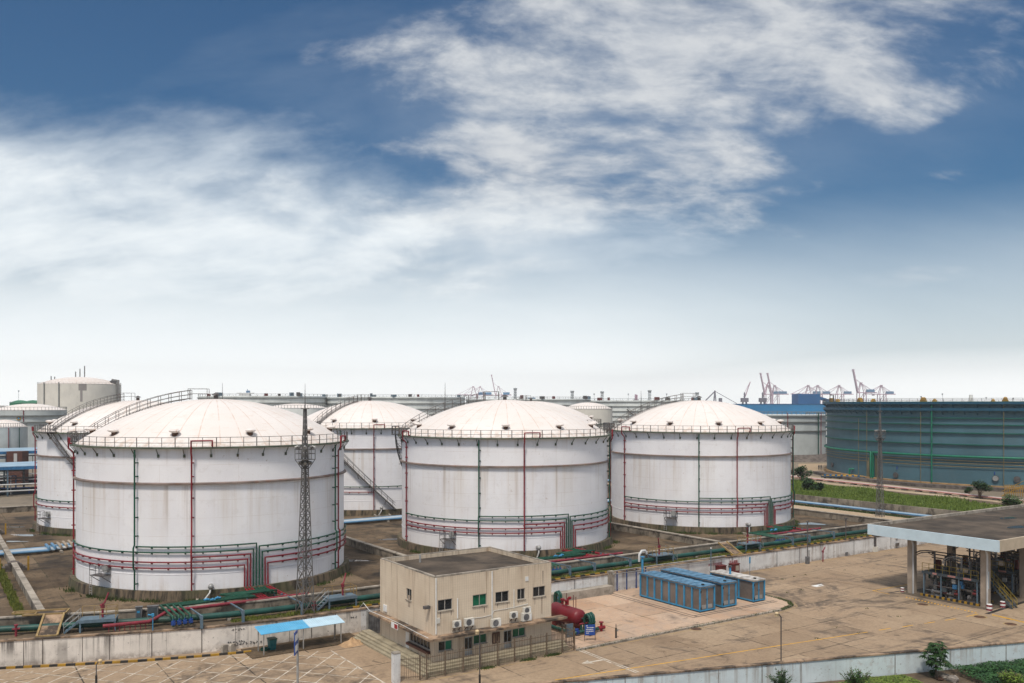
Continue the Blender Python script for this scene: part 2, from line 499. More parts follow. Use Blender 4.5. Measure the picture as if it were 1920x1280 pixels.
def m_ground(name, light, mid, dark, stain, size, jw, jcol, jamt=.6, st_cover=.52, big=.06, st_amt=.8, patch=.0, bump=.15):
    m, nt, b, co, vec = start(name)
    co2 = nd(nt, 'ShaderNodeVectorMath', {0: co, 1: mth(nt, 'MULTIPLY', noise(nt, co, .3, 3), .25)}, operation='ADD').outputs[0]
    x = nd(nt, 'ShaderNodeSeparateXYZ', {0: co2})
    n1 = noise(nt, co, big, 7, .6, .5)
    c = mixc(nt, smooth(nt, n1, .34, .66), mid, light)
    n2 = noise(nt, scaled(nt, co, (1., .55, 1)), .28, 8, .68, .8)
    c = mixc(nt, mth(nt, 'MULTIPLY', smooth(nt, n2, .5, .72), .75), c, dark)
    # slabs poured at different times
    cell = nd(nt, 'ShaderNodeTexWhiteNoise', {0: nd(nt, 'ShaderNodeVectorMath', {0: nd(nt, 'ShaderNodeVectorMath', {0: co2, 1: (.13 * size, .31 * size, 0.)}, operation='ADD').outputs[0], 1: (size, size, 1000.)}, operation='DIVIDE').outputs[0]}, noise_dimensions='3D')
    fl = nd(nt, 'ShaderNodeVectorMath', {0: cell.inputs[0].links[0].from_socket}, operation='FLOOR')
    nt.links.new(fl.outputs[0], cell.inputs[0])
    c = mixc(nt, mth(nt, 'MULTIPLY', smooth(nt, cell.outputs[0], .5, 1.), patch), c, tuple(v * 1.22 for v in light))
    c = mixc(nt, mth(nt, 'MULTIPLY', smooth(nt, cell.outputs[0], .5, 0.), patch), c, tuple(v * .8 for v in mid))
    n3 = noise(nt, co, .11, 8, .72, 1.2)
    n3b = noise(nt, co, .9, 5, .6)
    s = smooth(nt, mth(nt, 'ADD', mth(nt, 'MULTIPLY', n3, .8), mth(nt, 'MULTIPLY', n3b, .2)), st_cover, st_cover + .14)
    c = mixc(nt, mth(nt, 'MULTIPLY', s, st_amt), c, stain)
    if patch > .2:
        # tyre tracks swinging along the drive, and oil spots
        ty = noise(nt, scaled(nt, co, (.035, 1.5, 1.)), 1., 4, .6, .9)
        c = mixc(nt, mth(nt, 'MULTIPLY', mth(nt, 'MULTIPLY', smooth(nt, ty, .54, .64), smooth(nt, n3, .40, .60)), .45), c, stain)
        oil = noise(nt, co, .75, 4, .55, .6)
        c = mixc(nt, mth(nt, 'MULTIPLY', smooth(nt, oil, .66, .72), .6), c, stain)
        crk = nd(nt, 'ShaderNodeTexVoronoi', {'Vector': nd(nt, 'ShaderNodeVectorMath', {0: co, 1: scaled(nt, nd(nt, 'ShaderNodeTexNoise', {'Vector': co, 'Scale': .7, 'Detail': 4.}).outputs[1], (1.6, 1.6, 0.))}, operation='ADD').outputs[0], 'Scale': .16}, feature='DISTANCE_TO_EDGE').outputs[0]
        c = mixc(nt, mth(nt, 'MULTIPLY', mth(nt, 'LESS_THAN', crk, .006), mth(nt, 'MULTIPLY', smooth(nt, n2, .48, .62), .28)), c, jcol)
    fine = noise(nt, co, 3.5, 6, .7)
    c = mixc(nt, smooth(nt, fine, .34, .62, .42, 0.), c, dark)
    j = slabs(nt, x.outputs[0], x.outputs[1], size, jw)
    c = mixc(nt, mth(nt, 'MULTIPLY', j, mth(nt, 'MULTIPLY', smooth(nt, noise(nt, co, .5, 4), .38, .58), jamt)), c, jcol)
    finish(nt, b, c, smooth(nt, n3, .4, .7, .92, .7), fine, bump)
    b.inputs['Specular IOR Level'].default_value = .25
    return m


def m_brickwall(name, col, dirtcol):
    """white rendered retaining wall: black run-off from the coping, peeling patches"""
    m, nt, b, co, vec = start(name)
    x = nd(nt, 'ShaderNodeSeparateXYZ', {0: co})
    z = x.outputs[2]
    c = mixc(nt, smooth(nt, noise(nt, vec, .5, 7, .65), .3, .7), tuple(v * .8 for v in col), col)
    pe = noise(nt, vec, 1.4, 8, .7)
    c = mixc(nt, mth(nt, 'MULTIPLY', smooth(nt, pe, .54, .68), .5), c, (.40, .36, .33))
    st = noise(nt, scaled(nt, vec, (1.5, 1.5, .05)), 1., 7, .72)
    wide = noise(nt, vec, .16, 3)
    k = smooth(nt, z, -2.0, -.1, .35, 1.)
    f = mth(nt, 'MULTIPLY', mth(nt, 'MULTIPLY', smooth(nt, st, .48, .62), smooth(nt, wide, .36, .56)), k)
    c = mixc(nt, mth(nt, 'MULTIPLY', f, .85), c, dirtcol)
    ft = mth(nt, 'MULTIPLY', smooth(nt, z, -1.5, -2.2), smooth(nt, pe, .36, .6))
    c = mixc(nt, mth(nt, 'MULTIPLY', ft, .7), c, (.20, .16, .13))
    sp = noise(nt, vec, 4.5, 3)
    c = mixc(nt, mth(nt, 'MULTIPLY', smooth(nt, sp, .66, .72), .6), c, (.16, .14, .13))
    finish(nt, b, c, .85, pe, .2)
    return m


MT['shell'] = m_shell()
MT['dome'] = m_dome()
MT['foundation'] = m_foundation()
MT['yard'] = m_ground('yard_concrete', (.36, .268, .18), (.295, .21, .137), (.195, .135, .088), (.05, .042, .037), 6., .11, (.04, .032, .025), .95, .515, .05, .82, .45)
MT['terrace'] = m_ground('terrace_concrete', (.22, .158, .10), (.075, .051, .031), (.028, .019, .012), (.014, .011, .008), 7.5, .12, (.03, .032, .015), .8, .47, .10, .85, .4)
MT['plot'] = m_ground('pinkish_plot_concrete', (.49, .355, .255), (.425, .26, .16), (.33, .265, .215), (.075, .06, .05), 5.5, .1, (.06, .065, .028), .9, .52, .12, .8, .35)
MT['far_ground'] = m_ground('far_ground', (.26, .215, .16), (.17, .14, .105), (.11, .09, .07), (.07, .06, .045), 40., .2, (.1, .09, .07), .3, .5, .012, .7, .0)
MT['dirt'] = m_ground('dirt_track', (.46, .37, .27), (.36, .28, .19), (.27, .2, .14), (.16, .13, .1), 30., .05, (.3, .24, .17), .2, .6, .08, .6, .0)
MT['paving'] = m_ground('sandy_paving', (.44, .34, .23), (.38, .28, .18), (.28, .2, .13), (.2, .16, .11), 8., .08, (.2, .16, .1), .5, .6, .08, .6, .1)
MT['soil'] = m_ground('garden_soil', (.16, .115, .075), (.10, .075, .05), (.06, .045, .03), (.04, .03, .022), 30., .05, (.05, .04, .03), .2, .5, .2, .7, .0)
MT['bay_floor'] = m_ground('shade_toned_bay_concrete', (.17, .135, .10), (.12, .095, .07), (.075, .058, .043), (.035, .028, .023), 6., .07, (.04, .03, .022), .7, .48, .08, .8, .2)  # drive-lane concrete, its dark tone also paints in the canopy's shade
MT['old_wall'] = m_brickwall('stained_white_wall', (.76, .70, .63), (.055, .045, .04))
MT['clean_wall'] = m_brickwall('pale_white_wall', (.72, .72, .71), (.24, .18, .14))
MT['front_wall'] = m_brickwall('pale_blue_white_wall', (.60, .675, .69), (.33, .31, .28))


def m_facade():
    m, nt, b, co, vec = start('beige_tiled_facade')
    x = nd(nt, 'ShaderNodeSeparateXYZ', {0: co})
    c = mixc(nt, smooth(nt, noise(nt, vec, .5, 6), .3, .7), (.58, .475, .355), (.66, .555, .425))
    s = mth(nt, 'ADD', x.outputs[0], x.outputs[1])
    rib = mth(nt, 'FRACT', mth(nt, 'MULTIPLY', s, 4.5))
    c = mixc(nt, mth(nt, 'MULTIPLY', mth(nt, 'LESS_THAN', rib, .18), .28), c, (.33, .26, .19))
    rz = mth(nt, 'FRACT', mth(nt, 'MULTIPLY', x.outputs[2], 4.5))
    c = mixc(nt, mth(nt, 'MULTIPLY', mth(nt, 'LESS_THAN', rz, .14), .14), c, (.35, .28, .2))
    st = noise(nt, scaled(nt, vec, (2.2, 2.2, .12)), 1., 6, .7)
    c = mixc(nt, mth(nt, 'MULTIPLY', smooth(nt, st, .50, .68), .6), c, (.30, .20, .125))
    top = mth(nt, 'MULTIPLY', smooth(nt, x.outputs[2], 6.2, 7.2), smooth(nt, st, .42, .6))
    c = mixc(nt, mth(nt, 'MULTIPLY', top, .3), c, (.26, .2, .15))
    finish(nt, b, c, .75)
    return m


MT['facade'] = m_facade()


def m_shed_roof(name, c1, c2):
    m, nt, b, co, vec = start(name)
    ch = nd(nt, 'ShaderNodeTexChecker', {'Vector': scaled(nt, co, (1.6, 2.4, 1.)), 'Scale': 1., 'Color1': (*c1, 1.), 'Color2': (*c2, 1.)})
    n1 = noise(nt, vec, 1.2, 5)
    c = mixc(nt, smooth(nt, n1, .42, .68, 0., .75), ch.outputs[0], tuple(min(.9, v * 1.5 + .03) for v in c1))
    finish(nt, b, c, .4)
    return m


MT['roof_panel_blue'] = m_shed_roof('blue_profiled_roof', (.055, .175, .29), (.03, .11, .20))
MT['roof_panel_white'] = m_shed_roof('pale_profiled_roof', (.47, .45, .42), (.30, .27, .245))
# ------------------------------------------------------------------ setting
FAR = 9000.
WALL = [(-75, 39), (-48, 28.2), (-38, 24.2), (-30.1, 21.2), (-22, 18.4), (-14.3, 16.), (-8, 15.1), (-1.4, 15.), (170., 15.)]
BUND = [(x, y + 4.5 + (.25 if x < -10 else .1)) for x, y in WALL]

b = MB()
b.sheet([(-FAR, -400), (FAR, -400), (FAR, FAR), (-FAR, FAR)], YARD - .35)
struct('ground', b, MT['far_ground'])
b = MB()
b.sheet([(-75, -75), (170, -75), (170, 16), (-8, 16), (-30, 22), (-75, 40)], YARD)
struct('yard_pavement', b, MT['yard'])
b = MB()
poly = [(x, y + .05) for x, y in WALL] + [(170., 60.), (FAR, 60.), (FAR, FAR), (-FAR, FAR), (-FAR, 300), (-75, 60)]
b.sheet(poly, -.012)
struct('terrace_ground', b, MT['far_ground'])
b = MB()
inner = [(x, y) for x, y in BUND if x < 96.] + [(96., 19.6)]
b.sheet(inner + [(96., 122.), (-75., 122.)], 0.)
struct('bund_floor', b, MT['terrace'])
# narrow planted strip between retaining wall and bund wall
b = MB()
strip = [(x, y + .2) for x, y in WALL if x < 160] + [(160., 15.2)]
b.sheet(strip + [(x, y) for x, y in reversed([(p[0], p[1]) for p in BUND if p[0] < 160] + [(160., 19.6)])], -.004)
struct('soil_strip', b, MT['soil'])

# the pale plot with the sheds, a raised pad with rounded corner
plot = [(13.3, -2.1), (41.2, -2.2), (43.6, -1.6), (44.9, -.2), (45.3, 1.6), (45.3, 8.), (44., 12.), (44., 14.85), (13.3, 14.85)]
b = MB().prism(plot, YARD - .1, YARD + .12)
struct('plot_pavement', b, MT['plot'])
b = MB()
edge = plot[:7]
b.wall([(x, y - .09) for x, y in edge], .2, YARD - .05, YARD + .16)
struct('plot_kerb', b, MT['parapet'])
# drain channels on the plot
b = MB()
for p, q in (((30.7, .4), (30.7, 14.)), ((31.3, .4), (31.3, 14.)), ((30.7, .4), (44., .55)), ((31.3, .9), (44., 1.0))):
    b.line(p, q, .14, YARD + .126)
struct('drain_channel', b, MT['black'])

# garden behind the front wall: raised bed
FW0, FW1 = g(1035, 1277, .05), g(1915, 1201, .05)
fd = (FW1[0] - FW0[0], FW1[1] - FW0[1])
fl = math.hypot(*fd)
fd = (fd[0] / fl, fd[1] / fl)
fn = (fd[1], -fd[0])


def fw(s, d=0.):
    """point s metres along the front wall, d metres to the garden side"""
    return (FW0[0] + fd[0] * s + fn[0] * d, FW0[1] + fd[1] * s + fn[1] * d)


b = MB().sheet([fw(-20, .1), fw(80, .1), fw(80, 45), fw(-20, 45)], -1.75)
struct('garden_ground', b, MT['soil'])

# black and yellow kerb along the marked bay
def smooth_line(pts, step):
    """resample a polyline through a Catmull-Rom spline at even steps"""
    P = [pts[0]] + list(pts) + [pts[-1]]
    out = []
    for i in range(1, len(P) - 2):
        p0, p1, p2, p3 = (Vector((*q[:2], 0)) for q in P[i - 1:i + 3])
        n = max(2, int((p2 - p1).length / step * 4))
        for k in range(n):
            t = k / n
            out.append(.5 * ((2 * p1) + (p2 - p0) * t + (2 * p0 - 5 * p1 + 4 * p2 - p3) * t * t + (3 * p1 - p0 - 3 * p2 + p3) * t ** 3))
    out.append(Vector((*pts[-1][:2], 0)))
    res, acc = [out[0]], 0.
    for a_, b_ in zip(out, out[1:]):
        acc += (b_ - a_).length
        if acc >= step:
            res.append(b_)
            acc = 0.
    return [(p.x, p.y) for p in res]


def striped(pts, w, z0, z1):
    b = MB()
    for i in range(len(pts) - 1):
        p, q = pts[i], pts[i + 1]
        b.wall([p, q], w, z0, z1, i % 2)
    return b


kerb = smooth_line([g(-60, 1258.5, YARD), g(0, 1253.5, YARD), g(120, 1247.5, YARD), g(237, 1241, YARD), g(360, 1232, YARD), g(482, 1221, YARD)], .62)
struct('bay_kerb', striped(kerb, .22, YARD - .05, YARD + .17), [MT['yellow'], MT['black']])
kerb2 = smooth_line([(-1.2, 15.55), (95, 15.55)], .62)
struct('wall_top_kerb', striped(kerb2, .2, 0., .16), [MT['black'], MT['yellow']])

# painted marks --------------------------------------------------------------
hb = MB()
BAY = [(-5., 10.2)] + [(-5., -6.), (-45., -6.)] + [(x + .1, y - .55) for x, y in kerb if x > -45]


def inside(p, poly):
    c = False
    n = len(poly)
    for i in range(n):
        (x1, y1), (x2, y2) = poly[i], poly[(i + 1) % n]
        if (y1 > p[1]) != (y2 > p[1]) and p[0] < (x2 - x1) * (p[1] - y1) / (y2 - y1) + x1: c = not c
    return c


def clipped(p, d, L, step=.15):
    run, segs = None, []
    for k in range(int(L / step)):
        q = (p[0] + d[0] * k * step, p[1] + d[1] * k * step)
        if inside(q, BAY):
            run = run or q
            end = q
        elif run:
            segs.append((run, end))
            run = None
    if run: segs.append((run, end))
    return segs


rr = random.Random(5)
s2 = .7071
for k in range(-40, 40):
    for d, w, o in (((s2, s2), .10, k * 1.74), ((.64, -.768), .09, k * 2.15)):
        p = (-25. - d[0] * 45 - d[1] * o, 4. - d[1] * 45 + d[0] * o)
        for a_, b_ in clipped(p, d, 90.):
            if math.hypot(b_[0] - a_[0], b_[1] - a_[1]) < .8: continue
            # the paint is worn through in places
            L = math.hypot(b_[0] - a_[0], b_[1] - a_[1])
            t = rr.uniform(0, 1.)
            while t < L:
                e = min(L, t + rr.uniform(5., 14.))
                if e - t > .6: hb.line((a_[0] + d[0] * t, a_[1] + d[1] * t), (a_[0] + d[0] * e, a_[1] + d[1] * e), w, YARD + (.004 if d[1] > 0 else .007))
                t = e + rr.choice((0., 0., .4, 1.4))
hb.line((-5., 10.2), (-5., -8.), .13, YARD + .010)
for i in range(len(kerb) - 1):
    p, q = kerb[i], kerb[i + 1]
    if -45 < p[0] < -11: hb.line((p[0], p[1] - .5), (q[0], q[1] - .5), .09, YARD + .010)
struct('bay_marking', hb, MT['white_line'])

yb = MB()
yl0, yl1 = g(1040, 1274, YARD), g(1627, 1184, YARD)
yb.line(yl0, yl1, .14, YARD + .004)
struct('road_marking', yb, MT['yellow_line'])
for x0, y0, x1, y1 in ((1648, 1180.5, 1670, 1177), (1692, 1174.5, 1712, 1171), (1733, 1168, 1753, 1165), (1772, 1162, 1792, 1159)):
    struct('road_marking', MB().line(g(x0, y0, YARD), g(x1, y1, YARD), .15, YARD + .004), MT['yellow_line'])
yb = MB()
for P in ([(-1.7, -2.3), (13.2, -2.45), (28, -2.75), (41.3, -2.8), (44.2, -2.0), (45.6, -.4)],):
    for p, q in zip(P, P[1:]): yb.line(p, q, .1, YARD + .004)
q0 = g(740, 1283, YARD)
yb.line(q0, (-1.7, -2.3), .1, YARD + .004)
yb.line((46., 14.1), (90, 14.1), .1, YARD + .004)
struct('edge_marking', yb, MT['yellow_faint'])
yb = MB()
ch = [g(1636, 1106, YARD), g(1800, 1140, YARD), g(1920, 1166, YARD)]
yb.line(g(1636, 1106.5, YARD), g(1706, 1094, YARD), .14, YARD + .004)
yb.line(g(1636, 1106.5, YARD), g(1668, 1113, YARD), .12, YARD + .005)
yb.line(g(1812, 1155, YARD), g(1834, 1150, YARD), .14, YARD + .004)
struct('road_marking', yb, MT['yellow_line'])
yb = MB()
for (p, q) in ((g(1700, 1119, YARD), g(1836, 1149, YARD)), (g(1862, 1152, YARD), g(1922, 1166, YARD))):
    n = 22
    dx, dy = (q[0] - p[0]), (q[1] - p[1])
    for k in range(n):
        t = k / n
        c = (p[0] + dx * t, p[1] + dy * t)
        yb.line((c[0] - .22, c[1] - .1), (c[0] + .22, c[1] + .1), .16, YARD + .004)
struct('hatched_marking', yb, MT['yellow_line'])
# arrows
ab = MB()
A0, A1 = g(1090, 1243, YARD), g(1134, 1235.5, YARD)
d = Vector((A1[0] - A0[0], A1[1] - A0[1])); L = d.length; d.normalize(); n_ = Vector((-d.y, d.x))
def ap(s, t): return (A0[0] + d.x * s + n_.x * t, A0[1] + d.y * s + n_.y * t)
ab.add([(*ap(0, 0), YARD + .005), (*ap(L * .42, -.55), YARD + .005), (*ap(L * .36, -.13), YARD + .005), (*ap(L, -.13), YARD + .005), (*ap(L, .13), YARD + .005), (*ap(L * .36, .13), YARD + .005), (*ap(L * .42, .55), YARD + .005)], [(0, 1, 2, 3, 4, 5, 6)])
struct('arrow_marking', ab, MT['white_line'])
ab = MB()
c0 = g(1532, 1098, YARD)
for x0, x1, y0, y1 in ((-.45, .5, -.3, .55), (.5, 1.5, .25, .55), (.5, 1., -.3, -.05)):
    ab.sheet([(c0[0] + x0, c0[1] + y0), (c0[0] + x1, c0[1] + y0), (c0[0] + x1, c0[1] + y1), (c0[0] + x0, c0[1] + y1)], YARD + .005)
struct('arrow_marking', ab, MT['white'])
wb = MB()
for off in (-.17, .17):
    p, q = g(1088, 1218, YARD), g(1196, 1260, YARD)
    wb.line((p[0] + off * .9, p[1] + off * .4), (q[0] + off * .9, q[1] + off * .4), .13, YARD + .006)
struct('stop_line', wb, MT['white_line'])
# drainage slot by the loading bay and the drain behind it
struct('drain_channel', MB().line(g(1850, 1150, YARD), g(1925, 1126, YARD), .45, YARD + .004), MT['black'])
struct('drain_channel', MB().line(g(1665, 1111, YARD), g(1712, 1103, YARD), .25, YARD + .004), MT['black'])
# puddles
for px, py, z, rx, ry, nm in ((57, 1002, 0., 3.0, .9, 'puddle'), (30, 987, 0., 1.6, .5, 'puddle'), (27, 1014, 0., 1.5, .5, 'puddle'), (67, 989, 0., .7, .4, 'puddle'),
                          (1524, 981, 0., 3.6, 1.4, 'puddle'), (655, 1050, 0., 2.4, .8, 'puddle'), (745, 1010, 0., 2.2, .9, 'puddle')):
    c = g(px, py, z)
    rr = random.Random(px)
    P = []
    for k in range(26):
        t = 2 * PI * k / 26
        s = 1 + .28 * math.sin(3 * t + px) + .18 * math.sin(5 * t + 2) + rr.uniform(-.08, .08)
        P.append((c[0] + (rx * math.cos(t) * RT[0] + ry * math.sin(t) * FW[0]) * s, c[1] + (rx * math.cos(t) * RT[1] + ry * math.sin(t) * FW[1]) * s))
    struct(nm, MB().sheet(P, z + .005), MT['water'])

# strips beyond the right-hand bund --------------------------------------------------
struct('service_road', MB().sheet([(99.5, 17.), (107.6, 17.), (107.6, 160), (99.5, 160)], .004), MT['paving'])
struct('field_ground', MB().sheet([(115., 17.), (150, 17.), (153., 150), (115, 150)], .004), MT['soil'])
struct('dirt_road', MB().sheet([g(1930, 948), g(1847, 938), g(1560, 908), g(1495, 899), g(1400, 892), g(1395, 884), g(1520, 891), g(1930, 938)], .010), MT['dirt'])
struct('dirt_road', MB().sheet([g(1497, 880), g(1560, 884), g(1556, 868), g(1497, 868)], .006), MT['paving'])


# ------------------------------------------------------------------ low walls
def wall_thing(name, label, cat, pts, w, z0, z1, m, coping=None, group=None, pil=None):
    o = thing(name, label, cat, (pts[0][0], pts[0][1], z0), 0, group)
    P = [(x - pts[0][0], y - pts[0][1]) for x, y in pts]
    w_ = MB().wall(P, w, 0, z1 - z0)
    body = w_.build('wall_face', m, o)
    if coping:
        MB().wall(P, w + .16, z1 - z0 + .002, z1 - z0 + .13).build('coping', coping, o)
    return o


RW = 'retaining wall sections of the terrace'
o = thing('retaining_wall', 'long stained white retaining wall below the tank terrace', 'wall', (0, 15, 0))
seg = [(x, y - 15) for x, y in WALL]
MB().wall(seg[:8] + [(0., 0.)], .35, YARD - .3, -.06).build('wall_face', MT['old_wall'], o)
MB().wall([(0., 0.), (170, 0)], .35, YARD - .3, -.06).build('wall_face', MT['clean_wall'], o)['label'] = 'cleaner white stretch behind the sheds and beyond'
MB().wall(seg, .5, -.058, .07).build('coping', MT['ledge'], o)
pil = MB()
for i in range(len(seg) - 2):
    (x0, y0), (x1, y1) = seg[i], seg[i + 1]
rr = random.Random(11)
for a_ in (5.2, 11., 26.4, 40.5, 52.5, 61.3, 66., 70.8, 78.4, 87.6, 98.):
    MB().box(a_ - .05, a_ + .05, -.195, -.17, YARD, -.07).build('joint_strip', MT['grey_machine'], o)
for px in (40, 76, 152, 205, 290, 393, 440, 560, 613, 672):
    # open joints and the dirt lines that follow them
    a_ = g(px, 1210 if px < 400 else 1190, -1.)[0]
    for (xa_, ya_), (xb_, yb_) in zip(WALL, WALL[1:]):
        if xa_ <= a_ <= xb_:
            y_ = ya_ + (yb_ - ya_) * (a_ - xa_) / (xb_ - xa_) - 15 - .19
            sl = (yb_ - ya_) / (xb_ - xa_)
            w_ = rr.choice((.015, .025, .035))
            MB().wall([(a_ - w_, y_ - sl * w_), (a_ + w_, y_ + sl * w_)], .02, YARD, -.07).build('joint_strip', MT['dark_stone'], o)
# low seat-like ledge with blue pipe stubs, at the foot of the wall beside the building
l0, l1 = 14.2, on_y(1147, 14.)[0]
o = thing('concrete_ledge', 'low grey concrete ledge with blue pipe stubs at the foot of the white wall', 'ledge', (l0, 14.3, YARD))
MB().box(0, l1 - l0, -.55, .5, .0, 1.05).build('ledge_body', MT['parapet'], o)
for k in range(5):
    xx = .9 + k * 1.95
    MB().tube([(xx, -.57, .8), (xx, -.95, .8), (xx, -1.05, .7), (xx, -1.05, 0)], .06, 6).build('pipe_stub', MT['pile_blue'], o, 40)
    MB().tube([(xx - .8, -.6, .95), (xx - .8, -.6, .1)], .05, 6).build('pipe_stub', MT['pile_blue'], o, 40)
x0, x1 = on_y(1146, 14.6)[0], on_y(1207, 14.6)[0]
o = thing('pipe_support', 'blue-legged steel pipe support standing against the white wall behind the first shed', 'pipe support', (x0, 14.2, YARD))
w_ = x1 - x0
MB().box(-.35, .35, .2, .75, 0, 2.6).build('pier', MT['parapet'], o)
for k in range(4):
    MB().box(.9 + k * w_ / 3.4 - .05, .9 + k * w_ / 3.4 + .05, .35, .45, 0, 2.5).build('post', MT['navy'], o)
MB().tube([(0, .3, 2.55), (w_ + 14, .3, 2.55)], .07).tube([(0, .1, 2.25), (w_ + 14, .1, 2.25)], .05).tube([(0, -.2, 2.7), (w_ + 3, -.2, 2.7)], .05).build('pipe_run', MT['galv'], o, 40)

CON = MT['concrete']
BW = 'low concrete bund walls round the tanks'
wall_thing('bund_wall', 'long low concrete bund wall running behind the big green pipeline', 'bund wall', BUND, .3, -.1, .9, CON, MT['parapet'], BW)
yb0 = 20.2
for xa, lab in ((14.6, 'low concrete bund wall between the lattice mast tank and the tank behind the beige building'),
                (55.8, 'low concrete bund wall between the tank behind the beige building and the tank behind the sheds'),
                (-26.5, 'low concrete bund wall crossed by steps beside the grass-filled gutter'),
                (96., 'low concrete bund wall between the shed-side tank and the sandy service road'),):
    y1 = 122 if xa > -20 else 118
    y_s = yb0 if xa > -20 else 25.5
    wall_thing('bund_wall', lab, 'bund wall', [(xa, y_s), (xa, y1)], .45, -.1, .95, CON, MT['parapet'], BW)
wall_thing('bund_wall', 'low grey concrete wall along the near edge of the grass field', 'bund wall', [(114.2, 17.), (114.2, 130)], .3, -.1, 1.35, CON, None, BW)
wall_thing('bund_wall', 'low concrete wall in front of the blue roofed pump shelters', 'bund wall', [(-75, 121.), (12, 121.)], .5, -.1, 1.0, CON, MT['parapet'], BW)

# front wall -----------------------------------------------------------------------
o = thing('boundary_wall', 'pale blue-white boundary wall with a mossy coping between yard and garden', 'wall', (*fw(0), 0))
ang = math.atan2(fd[1], fd[0])
o.rotation_euler = (0, 0, ang)
MB().box(-20, 90, -.12, .12, -2.3, -.05).build('wall_face', MT['front_wall'], o)
MB().box(-20, 90, -.2, .2, -.048, .06).build('coping', MT['ledge'], o)
for s_ in (-2.3, 5.6, 13.2, 16.9, 20.3, 28.9, 34.2, 39.8):
    b_ = MB().box(s_ - .045, s_ + .045, -.15, -.11, -2.0, -.06)
    b_.build('joint_pipe', MT['galv'], o)
# ------------------------------------------------------------------ white dome-roof tanks
RS, ZB, ZT = 15.0, .92, 15.62
RISE, SPH = 4.95, None
SPH = (RS * RS + RISE * RISE) / (2 * RISE)


def zdome(r):
    return ZT + .05 + math.sqrt(SPH * SPH - r * r) - (SPH - RISE)


